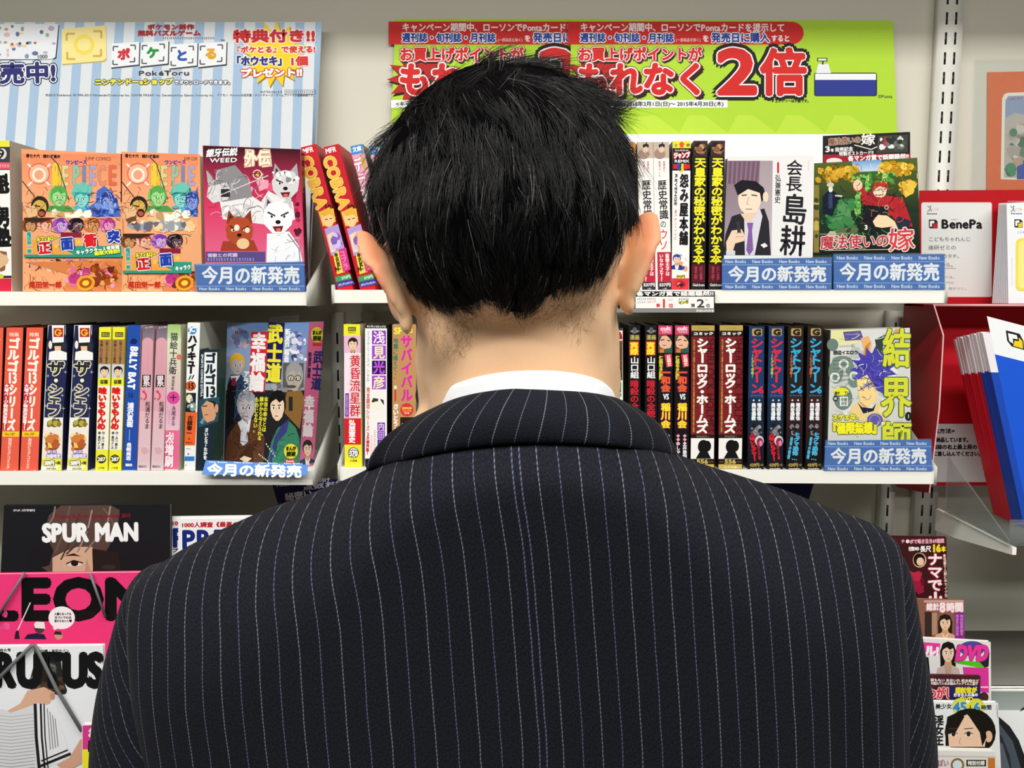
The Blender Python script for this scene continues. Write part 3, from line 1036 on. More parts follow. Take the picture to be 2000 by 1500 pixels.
A.ht('370円', (1195, 1182), (1268, 1164), 26, 'd8efe0', b=1).ht('メディアファクトリー', (1170, 1238), (1292, 1212), 22, 'dcdcf2', b=1)
q = [(587, 288), (616.5, 281), (690, 563.5), (659.5, 563.5)]
cob = book('slanted bright red spine with yellow letters, touching the pink comic with dogs', q, PRB, .113, A, zUR, 'c9202c', left='a81824', right='b81c28', group=GUL)
d = PRB.at(698.5, 563.5) - PRB.at(660, 563.5)
cob2 = dup(cob, d * 1.14, 'slanted bright red spine with yellow letters, next to the blue-topped spine by the hair')
A = Art(380, 260, 4.167)
A.poly([(1268, 108), (1366, 88), (1372, 160), (1280, 180)], '3f8fd0').ht('文庫', (1285, 138), (1358, 122), 40, 'eef4f8', b=2)
A.poly([(1280, 182), (1372, 162), (1480, 560), (1400, 580)], 'f0a6bc').vt('デラ恋', (1318, 195), (1412, 560), 64, 'f6f2f2', b=4, out=[(5, 'd84a78')]).poly([(1350, 200), (1376, 190), (1400, 290), (1380, 300)], 'c9b23c')
q = [(683.6, 285.5), (707, 280.5), (781, 563.5), (757, 563.5)]
dl = book('slanted spine with blue top and pink lettering, third of the slanted row beside the hair', q, PRB, .113, A, zUR, 'eaa0b6', left='d8dcd4', right='6a6a58', group=GUL)
dup(dl, PRB.at(793, 563.5) - PRB.at(757, 563.5), 'slanted blue-topped spine almost hidden by the hair at the left of the head')
# ================================================================== UPPER SHELF, RIGHT
GUR = 'comics on the upper right shelf'


# ---- two green promotion posters
def green_poster(A, dx, x_l, x_r, full):
    A.quad([(x_l, 262), (x_r, 262), (x_r, 620), (x_l, 620)], 'f4f6f8')
    for k in range(7):
        a = 1250 + dx + 95 * k
        if a + 80 < x_r:
            A.quad([(a, 225), (a + 30, 225), (a + 80, 262), (a - 20, 262)], 'c0e244')
    A.rect(x_l, 42, dx + 1540, 87, 'd3221f').ell(dx + 1545, 64.5, 25, 22.5, 'd3221f')
    A.ht('キャンペーン期間中、ローソンでPontaカードを提示して', (dx + 1133, 53), (dx + 1533, 54), 16, 'fbeeee', b=.55)
    A.ht('週刊誌・旬刊誌・月刊誌', (dx + 1133, 73.5), (dx + 1316, 74), 17.5, '2344a0', b=.8, out=[(1.7, 'f6f2f4')])
    A.ht('(一部商品を除く)', (dx + 1320, 78), (dx + 1368, 78), 7, 'f2d4d0', b=.1)
    A.ht('を', (dx + 1372, 75), (dx + 1385, 75), 13, 'fbeeee', b=.6)
    A.ht('発売日に購入', (dx + 1389, 73.5), (dx + 1503, 73.5), 18.5, '2344a0', b=.8, out=[(1.7, 'f6f2f4')])
    A.ht('すると', (dx + 1506, 75), (dx + 1543, 75), 13, 'fbeeee', b=.6)
    A.star(dx + 1168, 158, 38, 62, 13, '1c1210', .2).star(dx + 1165, 153, 38, 62, 13, 'b8201e', .2)
    A.ht('お買上げポイントが', (dx + 1130, 109), (dx + 1373, 109), 26, '1c1412', b=4.2)
    A.ht('お買上げポイントが', (dx + 1128, 106), (dx + 1371, 106), 26, 'd3221f', b=1.3, out=[(1.6, 'fbf2f0'), (2.8, '701412')])
    A.ht('もれなく', (dx + 1132, 161), (dx + 1388, 160), 62, '2a1210', b=7)
    A.ht('もれなく', (dx + 1126, 155), (dx + 1382, 154), 62, 'd3221f', b=3.2, out=[(2.6, 'fbf6f4'), (4.2, '8c1614')])
    A.ht('2', (dx + 1398, 140), (dx + 1480, 140), 86, 'd3221f', b=4.5, out=[(2.6, 'fbf6f4'), (9.5, '100c0c')])
    A.ht('倍', (dx + 1484, 141), (dx + 1576, 141), 88, 'd3221f', b=3.6, out=[(2.4, 'fbf6f4'), (9.0, '100c0c')])
    A.rect(dx + 1112, 195.5, dx + 1421, 210.5, 'f6f8f6')
    A.ht('<キャンペーン期間>2015年3月1日(日)～ 2015年4月30日(木)', (dx + 1121, 203), (dx + 1413, 203), 9.5, '20241f', b=.35)
    if full:
        A.ht('※エントリーは不要です。', (dx + 1507, 197), (dx + 1583, 197), 6.5, '26301a', b=.25)
        # shop counter (its mascot left out)
        A.rrect(1590, 142, 1713, 188, 4, '20232c').rect(1592, 144, 1711, 156, 'f0f2f2').rect(1592, 156, 1711, 186, '26358e')
        A.poly([(1594, 143), (1598, 125), (1618, 125), (1623, 143)], 'e8ecee').line([(1607, 126), (1607, 119)], 3, '20232c').rect(1596, 113, 1616, 120, '20232c').rect(1598, 114.5, 1614, 118.5, 'dfe4e6')
        A.ht('©Ponta', (1715, 188.5), (1743, 188.5), 6, '26301a', b=.2)
    # big coloured letters along the white lower part, mostly behind the books
    A.ring(dx + 1431, 303, 11, 6.5, '2a4cb0', 180, 360).rect(dx + 1417, 288, dx + 1423.5, 330, '2a4cb0').rect(dx + 1439, 303, dx + 1445.5, 330, '2a4cb0')
    for cx, rx, c in ((1480, 24, 'eec42e'), (1512, 20, 'd42a34'), (1550, 24, '2a4cb0'), (1592, 22, '35a046')):
        A.ell(dx + cx, 312, rx, 16, c)
    A.ring(dx + 1600, 281, 11, 7, '2a4cb0')


A = Art()
green_poster(A, -348, 759, 1200, False)
pg = Plane((0, .166, zUR), (0, -math.cos(R(3.2)), math.sin(R(3.2))))
panel('promo_poster', 'green and red promotion poster half hidden behind the identical one, left of the head top', 'poster', [(772, 37), (1180, 37), (1180, 566), (752, 566)], pg, .0008, A, 'b2da34', group='green promotion posters', zb=zUR)
A = Art()
green_poster(A, 0, 1109, 1758, True)
pg2 = Plane((0, .162, zUR), (0, -math.cos(R(3.2)), math.sin(R(3.2))))
panel('promo_poster', 'green and red promotion poster with the drawn blue counter, right of the head', 'poster', [(1116, 37), (1737, 40), (1745, 47), (1768, 566), (1104, 566)][:0] or [(1116, 38), (1744, 40), (1764, 566), (1104, 566)], pg2, .0008, A, 'b2da34', group='green promotion posters', zb=zUR)

# ---- half hidden yellow spine right of the head
A = Art(1180, 240, 3.948)
A.rect(60, 150, 240, 300, 'f0a050').rect(70, 178, 212, 268, 'f6f2ea').rect(80, 184, 206, 262, 'd83a34').ht('MORE', (90, 240), (205, 240), 36, 'f6f2ea', b=2).ht('Heart', (92, 200), (204, 200), 26, 'f6e6da', b=1.2)
A.rect(70, 300, 250, 640, 'e2cc4c').blobs(80, 310, 248, 620, ['b9b040', 'e9dc74', '8a9a3c', 'f0e690'], 10, 61, .2, .4).rect(80, 640, 255, 1080, 'c8b858').rect(85, 1080, 262, 1290, '6a4aa6')
book('yellow and orange spine half hidden by the right side of the hair', [(1203, 278), (1241, 278), (1247, 566), (1206, 566)], PRB, .128, A, zUR, 'dcc04a', left='c8b040', group=GUR)

# ---- white spines with red foot
A = Art(1180, 240, 3.948)
A.quad([(255, 148), (376, 148), (377, 272), (257, 272)], 'c9b3a0').ell(305, 240, 44, 40, 'a4887a').ell(318, 200, 24, 30, 'e2c4aa').poly([(300, 195), (296, 170), (325, 158), (345, 170), (340, 195), (325, 180)], '2a2422').line([(322, 158), (330, 150)], 7, '2a2422')
A.vt('世界史と', (338, 295), (340, 380), 16, 'c83a40', b=.5).vt('間違っていた', (304, 295), (306, 420), 16, 'd0685e', b=.4)
A.vt('歴史常識', (322, 440), (340, 745), 66, '28262a', b=1.6).vt('の', (332, 750), (334, 812), 46, '34323a', b=.5).vt('ウソ', (333, 818), (336, 985), 68, 'd03a42', b=.8)
A.quad([(287, 996), (391, 996), (396, 1228), (291, 1228)], 'c4283c').vt('聖徳太子は', (364, 1008), (368, 1180), 30, 'f6ecec', b=1.2).vt('いなかった!?', (318, 1008), (322, 1222), 30, 'f6ecec', b=1.2)
A.quad([(291, 1228), (396, 1228), (397, 1296), (293, 1296)], '2e2e34').ht('537円', (303, 1248), (392, 1248), 28, 'f0f0ee', b=1.4).ht('+税', (330, 1278), (362, 1278), 10, 'c8c8c8', b=.3)
ws = book('white spine with red foot, left one of the identical pair nearest the right ear', [(1244.6, 277.5), (1275.2, 277.5), (1280.3, 566), (1249.8, 566)], PRB, .128, A, zUR, 'f1efea', left='a89a88', right='e4dfd6', group=GUR)
dup(ws, PRB.at(1281.0, 566) - PRB.at(1250.2, 566), 'white spine with red foot, right one of the pair, beside the yellow-topped white spine')

# ---- black and white spine with yellow top
A = Art(1180, 240, 3.948)
A.quad([(528, 140), (668, 140), (668, 195), (528, 195)], 'efe038').poly([(598, 142), (625, 168), (612, 168), (612, 190), (584, 190), (584, 168), (572, 168)], 'f0522e').ht('立', (540, 172), (566, 172), 24, '6a6420', b=1).ht('読', (634, 172), (660, 172), 24, '6a6420', b=1)
A.quad([(528, 195), (668, 195), (666, 368), (526, 368)], '17151a').ht('SHUEISHA', (545, 212), (652, 212), 13, 'd8d4cc', b=.5).ht('ジャンプ', (536, 252), (660, 246), 46, 'f0f0ee', b=4, out=[(4, 'd2222c')]).ht('REMIX', (542, 295), (656, 295), 20, 'f0f0ee', b=1.5)
A.quad([(530, 314), (664, 314), (664, 366), (530, 366)], '1a181c').rect(532, 318, 566, 354, 'd2222c').rect(622, 318, 662, 354, 'd2222c').ht('S', (562, 336), (590, 336), 44, '2a5cb8', b=4).ht('J', (588, 340), (614, 340), 46, 'efd22e', b=4).ht('K', (612, 336), (640, 336), 40, 'd23a3c', b=4)
A.vt('怨み屋本舗', (618, 392), (612, 945), 62, '1d1b1e', b=4.5)
A.ht('REVENGE', (556, 392), (550, 640), 18, '26242a', b=1.6).ht('悔えるバイトテロ', (552, 668), (548, 905), 17, 'd0506a', b=.4)
A.blobs(524, 1000, 655, 1170, ['34509a', '22387a', 'f2d8c2', 'f0a070', '4a68b4', 'f6efe8'], 20, 63, .15, .38).person(560, 1050, 54, 62, hair='3048a0', coat='263a86', shirt='f0f0f0', sh=40)
A.ht('392円', (556, 1184), (624, 1184), 20, '3a3a20', b=1, out=[(3, 'efe038')])
A.quad([(522, 1198), (654, 1198), (652, 1290), (520, 1290)], 'dc3a46').ell(588, 1246, 40, 32, 'b02c34').blobs(556, 1222, 620, 1272, ['7a2026', 'e87a72', '541418'], 8, 65, .2, .4)
book('white spine with black title, yellow top and red foot between two pairs of spines', [(1313.7, 275.5), (1349.2, 275.5), (1345.6, 566), (1311.8, 566)], PRB, .128, A, zUR, 'f2f0ec', left='3a3836', right='d8d0c8', group=GUR)

# ---- black spines with yellow letters
A = Art(1180, 240, 3.948)
A.quad([(688, 138), (798, 138), (794, 258), (686, 258)], '3c2a22').blobs(690, 140, 796, 256, ['a87858', '6a4430', 'c89a74', '2a1c18', '8a5a40'], 14, 67, .2, .4)
A.quad([(676, 258), (794, 258), (778, 1092), (674, 1092)], '1e1c1c').quad([(674, 1092), (778, 1092), (777, 1230), (673, 1230)], '5c1624')
A.vt('天皇家の秘密がわかる本', (742, 268), (728, 1088), 84, 'f0e62e', b=3.5).vt('宮中', (708, 1105), (706, 1215), 22, 'a8485a', b=1).vt('行事', (748, 1105), (746, 1215), 22, 'a8485a', b=1).ht('Gakken', (682, 1249), (774, 1249), 19, 'e0dcd8', b=.8)
bk1 = book('black spine with yellow letters, left one of the identical pair on the upper right shelf', [(1355.2, 275.3), (1382, 275.3), (1377, 566), (1350.2, 566)], PRB, .128, A, zUR, '242224', left='1c1a1a', right='2a2624', group=GUR)
dup(bk1, (PRB.at(1386.2, 566) - PRB.at(1350.2, 566)) * .93, 'black spine with yellow letters, right one of the pair, beside the suited man cover')

# ---- white cover with suited man (crop 1180,240 x3.948)
A = Art(1180, 240, 3.948)
A.quad([(948, 292), (1300, 292), (1285, 1022), (920, 1022)], '86707e', 'a89aa4').quad([(1200, 292), (1310, 292), (1300, 1022), (1180, 1022)], 'a8989e', 'c8bfc2')
for k in range(7):
    A.quad([(965 + 36 * k, 292), (985 + 36 * k, 292), (978 + 34 * k, 470), (955 + 34 * k, 470)], '76586c')
A.poly([(915, 1020), (935, 860), (985, 720), (1080, 690), (1235, 660), (1270, 760), (1285, 1022)], '2e2c32')
A.poly([(1080, 740), (1200, 660), (1220, 720), (1160, 1020), (1085, 1020)], 'd9d6de').poly([(1100, 770), (1150, 770), (1140, 830), (1150, 980), (1118, 1022), (1095, 980), (1112, 830)], '8560a0')
A.ell(1120, 590, 88, 120, 'f0dcc4').poly([(1050, 700), (1180, 690), (1130, 770), (1085, 750)], 'e6ccb2').poly([(1030, 560), (1000, 480), (1060, 440), (1170, 450), (1230, 500), (1245, 560), (1215, 610), (1200, 540), (1110, 510)], '232228').ell(1245, 570, 22, 40, 'eed6bc')
A.line([(1060, 560), (1100, 555)], 9, '4a3c38').line([(1135, 555), (1180, 562)], 9, '4a3c38').line([(1115, 570), (1100, 625), (1118, 630)], 5, 'c09a80').line([(1090, 665), (1140, 665)], 6, '94605a')
A.poly([(940, 920), (985, 830), (1060, 820), (1085, 870), (1080, 910), (1010, 930), (990, 1000), (945, 1000)], 'ecd0b4').rect(940, 985, 1010, 1020, 'd4d6d8').line([(1030, 760), (1042, 850)], 26, '3c3a40').line([(1010, 850), (1080, 845)], 4, 'b8957c').line([(1012, 880), (1078, 876)], 4, 'b8957c')
A.poly([(1205, 940), (1240, 925), (1262, 950), (1230, 965)], 'ece8ea')
A.quad([(1300, 292), (1620, 256), (1608, 1035), (1290, 1022)], 'e9e8e6')
A.ht('1', (1322, 345), (1360, 345), 82, 'c82a38', b=4).tiny((1330, 398), (1360, 398), 5, '8a6a6a', 4)
A.vt('弘兼憲史', (1342, 400), (1336, 620), 44, '34333a', b=1).vt('会長', (1470, 285), (1462, 532), 118, '28272c', b=2.4).vt('島耕', (1474, 545), (1448, 1030), 185, '28272c', b=4)
A.tiny((1576, 285), (1574, 370), 5, 'a0a0a4', 6)
book('white cover showing a man in a dark suit with purple tie and large black characters', [(1421, 306), (1587, 303.5), (1585.5, 566), (1411.5, 566)], PRB, .017, A, zUR, 'e9e8e6', right='e8e6e2', kind='front', spine='R', group=GUR, material='laminate')

# ---- forest cover with red cloak (crop 1580,240 x3.948)
A = Art(1580, 240, 3.948)
A.quad([(36, 312), (835, 270), (850, 700), (34, 720)], '54642c', '1c2e24').quad([(34, 700), (850, 690), (858, 1000), (30, 1020)], '24382a', '1a221c')
A.quad([(330, 296), (560, 284), (545, 370), (340, 380)], '6a9cd0', 'c4d8e6')
A.blobs(40, 310, 390, 480, ['c89a28', 'e0b43a', 'a87a1c', 'd8a630', '8c6418'], 34, 71, .12, .3).blobs(520, 280, 838, 420, ['e6bc3c', 'cf9c26', 'f0cf5a', 'b8861e'], 34, 72, .12, .28).blobs(640, 420, 840, 580, ['dcb03a', 'f0d060', 'c08c20', 'e8c048'], 22, 73, .12, .26)
A.rect(36, 480, 78, 1000, '8a7a3c').blobs(36, 480, 78, 1000, ['c0a84c', '5c5a2c', '3a4428'], 8, 74, .4, .9)
A.blobs(300, 370, 700, 480, ['3c8a3c', '5aa84a', '2c6c34', '7cc060', '48963c'], 40, 75, .1, .28).blobs(100, 560, 420, 860, ['2e6a3c', '3f8048', '1e4c30', '24583a', '56905a'], 44, 76, .08, .22)
A.poly([(110, 700), (104, 570), (150, 520), (200, 530), (240, 580), (200, 660), (180, 720)], '1c2230').ell(166, 512, 17, 24, 'e8e0d4').ell(164, 478, 28, 20, 'c9c2b4').rect(150, 545, 180, 660, '38446a').line([(200, 560), (255, 566)], 12, 'e0d8cc')
# girl-like reclining figure in a red cloak, generic
A.poly([(380, 560), (330, 500), (360, 450), (410, 490), (470, 530), (600, 560), (720, 580), (760, 680), (800, 800), (700, 800), (640, 720), (420, 640)], 'b02a30').poly([(420, 630), (600, 650), (640, 800), (480, 860), (420, 760)], '1e2026').poly([(690, 720), (790, 760), (740, 860), (600, 840)], '2a3040')
A.ell(545, 520, 54, 58, 'f2d6bc').poly([(480, 540), (500, 460), (600, 450), (615, 530), (590, 500), (540, 490), (500, 520)], 'b8382c').ell(375, 480, 36, 42, 'eccaaa').line([(525, 520), (545, 518)], 5, '6a2a22').line([(560, 524), (580, 528)], 5, '6a2a22').line([(540, 555), (558, 555)], 4, 'a04a40')
A.blobs(340, 520, 410, 720, ['58a848', '86c060', '3c8038'], 16, 77, .2, .45).blobs(420, 420, 500, 540, ['62ac4c', '3c8a40', '94cc6c'], 10, 78, .2, .4)
A.ink(60, 320, 835, 480, ['7a5a14', 'f4dc7c', '5c4410', 'a8801e'], 80, 82, 3.5, .25)
A.ink(100, 480, 720, 900, ['14281c', '6aa060', '20402a', '0e1a14'], 90, 83, 3.5, .16)
A.ink(400, 560, 780, 780, ['6a1418', 'd04a48', '2a0c10'], 26, 84, 3.5, .3)
A.ring(596, 652, 14, 7, 'a8b4a8').poly([(490, 760), (530, 710), (600, 715), (660, 760), (690, 830), (640, 800), (560, 810), (510, 800)], 'f0d4ac')
A.blobs(80, 780, 700, 990, ['3e6a40', '8aa05a', '2a4830', 'b8b49a', '5a6c48', '1c2a20'], 34, 79, .08, .25)
A.ell(438, 806, 30, 32, '2a2c26').ht('3', (424, 806), (452, 806), 34, 'f2eee6', b=2)
A.ht('魔法使いの', (84, 925), (620, 905), 100, 'b8404a', b=3, out=[(5, 'f0e2da')]).ht('嫁', (605, 905), (815, 895), 175, 'd0464a', b=3, out=[(7, 'f6ece6')]).line([(120, 985), (640, 975)], 4, 'e6d8d0')
A.tiny((84, 860), (320, 852), 12, 'd8c8b8', 9)
book('autumn forest cover with a figure in a red cloak, right end of the upper shelf', [(1589.5, 319), (1791.5, 308), (1799, 566), (1589, 566)], PRB.off(-.002), .016, A, zUR, '2c3a28', left='8a7a3c', kind='front', spine='L', group=GUR, material='laminate')

# ---- black card behind it
A = Art(1580, 240, 3.948)
A.quad([(112, 245), (782, 235), (782, 420), (108, 420)], 'a01c2c')
A.ht('魔法使いの', (150, 148), (400, 128), 52, '8a5a40', b=2, out=[(2.5, 'd8c8b8')]).ht('嫁', (400, 125), (512, 130), 88, 'f0eae6', b=2.5)
A.line([(350, 170), (480, 205), (620, 140), (700, 110)], 7, 'e8e2de').quad([(535, 100), (765, 90), (760, 225), (520, 235)], '3c4038').blobs(535, 95, 762, 228, ['6a6e66', 'c8d0c4', '48504a', 'b8323c', 'e8e0e4', '2a302a'], 26, 81, .12, .3)
A.ht('3', (122, 205), (165, 200), 42, 'f0f0ee', b=2, out=[(3, '403c3c')]).ht('巻', (168, 212), (192, 210), 24, 'e6e6e4', b=1).ht('発売記念', (200, 208), (340, 200), 34, 'f0f0ee', b=1, out=[(2.5, '3c3838')]).ht('特製ポストカード!!', (232, 240), (498, 228), 32, 'f0f0ee', b=1, out=[(2.5, '3c3838')])
A.ell(195, 296, 62, 26, 'e8dcdc').ht('各マンガ賞で話題騒然!!', (300, 275), (770, 258), 40, 'f4eeee', b=2.5)
panel('point_of_sale_card', 'black and red upright card behind the autumn forest cover', 'advertising card', [(1607.3, 265.5), (1777.6, 257.5), (1779, 566), (1606, 566)], right_unit(.034), .0006, A, '211d1e', zb=zUR)

shelf_label('blue new-release card in front of the white cover with the suited man', [(1410, 506), (1624.5, 503), (1623.5, 566), (1410, 566)], right_unit(-.001), zUR)
shelf_label('blue new-release card in front of the autumn forest cover, right end of upper shelf', [(1627.5, 497), (1845.3, 496), (1845, 566), (1627.8, 566)], right_unit(-.001), zUR)

# ---- strip hanging on the shelf edge right of the neck
A = Art(1180, 240, 3.948)
A.rect(40, 1300, 846, 1460, '211f1c').rect(242, 1340, 846, 1430, 'f4f2ee').ht('各マンガ賞で話題騒然!!', (248, 1318), (846, 1316), 32, 'f6f4f0', b=2.4)
A.ht('3', (122, 1372), (170, 1372), 52, 'f2c62a', b=3.5).ht('巻', (178, 1372), (222, 1372), 40, 'f2a62a', b=2).ht('大好評', (126, 1316), (222, 1316), 26, 'f2a62a', b=1.6).ht('発売中', (122, 1418), (224, 1416), 24, 'f2a62a', b=1.6).ell(80, 1420, 24, 22, 'ece6da')
A.tiny((256, 1360), (400, 1358), 16, '7a7474', 12).ht('コミック', (330, 1382), (400, 1378), 16, 'd0605a', b=.6).tiny((256, 1385), (320, 1383), 14, '8a8484', 13)
A.ht('第', (400, 1408), (432, 1408), 28, 'd8443c', b=1.6).ht('1', (438, 1392), (484, 1392), 66, 'd8443c', b=4).ht('位', (496, 1410), (534, 1408), 30, 'd8443c', b=1.6).tiny((495, 1365), (530, 1362), 14, 'd0706a', 14)
A.ht('マンガ', (572, 1390), (650, 1378), 24, '3c4a20', b=1.4, out=[(3, 'd8dc3c')]).tiny((575, 1362), (648, 1358), 15, '4a4a44', 15)
A.ht('第', (668, 1408), (702, 1408), 28, '4c4a4a', b=1.2).ht('2', (712, 1392), (775, 1392), 62, '454343', b=3).ht('位', (784, 1410), (818, 1408), 28, '4c4a4a', b=1.2).tiny((778, 1366), (800, 1364), 12, '605e5e', 16)
A.rect(40, 1432, 850, 1462, '8a8a86').ht('SQUARE', (710, 1448), (846, 1448), 13, 'f0f0ee', b=1.2)
panel('shelf_strip', 'printed black and white strip hanging from the upper right shelf edge beside the neck', 'shelf strip', [(1186, 569), (1396, 569), (1396.5, 610.5), (1188, 610.5)], right_unit(-.0045), .0012, A, '211f1c', material='laminate')
# ================================================================== LOWER SHELF, LEFT  (crop 0,600 x3.947)
GLL = 'comics on the lower left shelf'
S3 = 3.947
A = Art(0, 600, S3)
A.ht('特集', (225, 211), (302, 211), 30, 'f6c6b4', b=1.5)
A.vt('ゴルゴ', (266, 235), (248, 500), 84, 'fbf3e6', b=5).ht('13', (212, 545), (284, 545), 84, 'fbf3e6', b=4.5).vt('シリーズ', (256, 590), (236, 955), 58, 'fbf3e6', b=5)
A.poly([(184, 590), (228, 590), (205, 945), (172, 945)], 'c8323a').vt('大増ページ特別決定号!!', (207, 592), (188, 940), 32, 'f8ecec', b=2)
A.quad([(172, 958), (302, 958), (300, 998), (170, 998)], 'f0cc2c').ht('No.187', (190, 978), (268, 978), 18, 'a8641e', b=1)
A.vt('別冊ビッグコミック', (232, 1008), (212, 1250), 26, 'f6cdb8', b=1.5).poly([(255, 1278), (275, 1255), (277, 1278)], 'f2d8a0')
g1 = book('salmon red spine, third from the left edge, beside a narrow black gap', [(52, 640), (84.4, 640), (74.3, 921.5), (39, 921.5)], PLB, .128, A, zLL, 'e8604a', left='d85844', right='17171b', group=GLL)
dup(g1, PLB.at(0.8, 921.5) - PLB.at(39.3, 921.5), 'salmon red spine, the second one from the left edge of the lower shelf')
dup(g1, PLB.at(-37.2, 921.5) - PLB.at(39.3, 921.5), 'salmon red spine cut off by the left edge of the lower shelf')

A = Art(0, 600, S3)
A.poly([(375, 140), (505, 140), (500, 200), (520, 300), (500, 410), (360, 410), (365, 250)], '232544').poly([(400, 140), (495, 140), (490, 275), (405, 275)], 'f2f0ec')
A.quad([(413, 160), (487, 160), (487, 230), (413, 230)], 'b02a2a').ring(448, 195, 22, 11, 'f0b83c', 20, 340).rect(448, 193, 478, 204, 'f0b83c')
A.poly([(398, 275), (492, 270), (500, 310), (470, 300), (440, 310), (400, 300)], '262426').poly([(420, 300), (470, 300), (470, 345), (425, 345)], 'ecc6a0').ell(490, 300, 14, 32, '343030').poly([(375, 410), (380, 345), (425, 335), (470, 335), (515, 350), (515, 410)], 'f2f1ee').ell(388, 290, 14, 32, 'f0e6dc')
A.quad([(362, 408), (520, 408), (485, 850), (342, 850)], '262a52')
for i, (x, y) in enumerate(((370, 530), (505, 500), (480, 680), (360, 640), (490, 780), (352, 760))):
    A.star(x, y, 3, 15, 4, 'c8d0f0')
A.vt('ザ', (436, 412), (430, 530), 118, '2c2a3a', b=5, out=[(8, 'ede9b4')]).ell(432, 565, 15, 15, 'f2efc4').vt('シェフ', (430, 592), (410, 850), 112, '3c3a66', b=5, out=[(8, 'ede9b4')])
A.blobs(345, 850, 480, 935, ['8a7c2c', 'b8a84c', '6c6222', 'd0c474'], 14, 91, .2, .45).quad([(338, 935), (482, 935), (476, 1165), (326, 1165)], 'f0e6da').blobs(335, 955, 482, 1120, ['e8a83c', 'd07c3c', 'f0c85a', 'b85a34', 'f6dca0', '8c4a2a'], 28, 92, .12, .4)
A.ht('剣名', (365, 1114), (440, 1112), 24, 'e8e2f0', b=1, out=[(3, '6a4aa0')]).ht('加藤唯史', (360, 1148), (468, 1146), 30, 'ece6f4', b=2, out=[(4, '6a4aa0')])
A.quad([(324, 1165), (476, 1165), (474, 1272), (318, 1272)], 'e9e640').poly([(318, 1272), (320, 1220), (400, 1225), (470, 1215), (430, 1272)], 'f4f2d8').ht('509円', (345, 1200), (420, 1200), 42, 'f6f4ea', b=3, out=[(5, '2a2626')]).ht('+税', (428, 1200), (468, 1200), 24, '2a2626', b=1.5).ht('日本文芸社', (358, 1245), (435, 1245), 18, '6a661e', b=.8)
c1 = book('navy and white spine of a cookery comic with starry side, left one of the pair', [(93.8, 635), (128, 635), (120.4, 921.5), (80.5, 921.5)], PLB, .128, A, zLL, 'efeeea', left='22253f', right='242848', group=GLL)
dup(c1, PLB.at(131, 921.5) - PLB.at(80.5, 921.5), 'navy and white cookery comic spine, right one of the pair, next to the yellow spines')

A = Art(0, 600, S3)
A.quad([(765, 155), (857, 155), (854, 248), (762, 248)], 'ece838').rect(782, 192, 845, 230, '4a4a28').ht('BIG', (788, 211), (840, 211), 24, 'a8a444', b=1.5)
A.quad([(762, 248), (854, 248), (852, 440), (758, 440)], 'a87c4c').vt('行動とバランスの始まる', (826, 258), (820, 435), 20, '4c3420', b=.8).vt('京都に行った板前', (784, 258), (778, 430), 22, '4c3420', b=.8)
A.quad([(758, 440), (852, 440), (850, 545), (756, 545)], 'ccd0d2').person(806, 495, 60, 66, coat='e8e8ea', shirt='f2f2f2', sh=34)
A.quad([(756, 545), (850, 545), (849, 605), (754, 605)], 'ece838').ht('桜蘭', (772, 576), (832, 576), 32, '42401a', b=1.6)
A.quad([(754, 605), (849, 605), (834, 1100), (740, 1100)], 'f2efe0').vt('味いちもんめ', (792, 618), (780, 945), 60, 'd8261e', b=5)
A.vt('作・あべ善太', (798, 958), (790, 1095), 22, '3a3a36', b=.8).vt('画・倉田よしみ', (768, 958), (762, 1095), 22, '3a3a36', b=.8)
A.quad([(740, 1100), (834, 1100), (830, 1272), (735, 1272)], 'ece838').ell(782, 1170, 36, 34, '26261a').ht('287', (752, 1172), (814, 1172), 28, 'f4f2da', b=2.2).tiny((766, 1148), (800, 1148), 8, 'e0deb0', 2).ht('小学館', (752, 1240), (806, 1240), 16, '6a661e', b=.5)
y1 = book('yellow and cream spine with red title, left one of the pair beside the navy comics', [(194, 639), (217.2, 639), (210, 921.5), (186.3, 921.5)], PLB, .128, A, zLL, 'ece838', left='e4e0c0', right='dcd86a', group=GLL)
dup(y1, PLB.at(212.6, 921.5) - PLB.at(186.3, 921.5), 'yellow and cream spine with red title, right one of the pair, touching the blue spine')

A = Art(0, 600, S3)
A.poly([(1000, 270), (1015, 245), (1040, 240), (1062, 262), (1045, 285), (1015, 285)], '16245e')
A.ht('BILLY BAT', (1037, 302), (1010, 632), 54, 'f0f2f6', b=4.5).ht('16', (985, 678), (1028, 678), 40, '16307c', b=2.5)
A.vt('浦沢直樹', (1008, 735), (1000, 925), 46, 'eef0f6', b=3).line([(1000, 945), (996, 1030)], 3, 'd8e0f0').vt('長崎尚志', (995, 1045), (990, 1180), 36, 'eef0f6', b=2.2).ht('講談社', (968, 1216), (1020, 1216), 20, 'e8ecf4', b=1.4)
A.quad([(952, 1256), (1050, 1256), (1050, 1272), (950, 1272)], 'd8e0ee')
book('royal blue spine with white capital letters, between the yellow and pink pairs', [(249.5, 635), (274.4, 635), (266.2, 921.5), (240.6, 921.5)], PLB, .128, A, zLL, '234ea8', left='1e4494', right='d8b8bc', group=GLL)

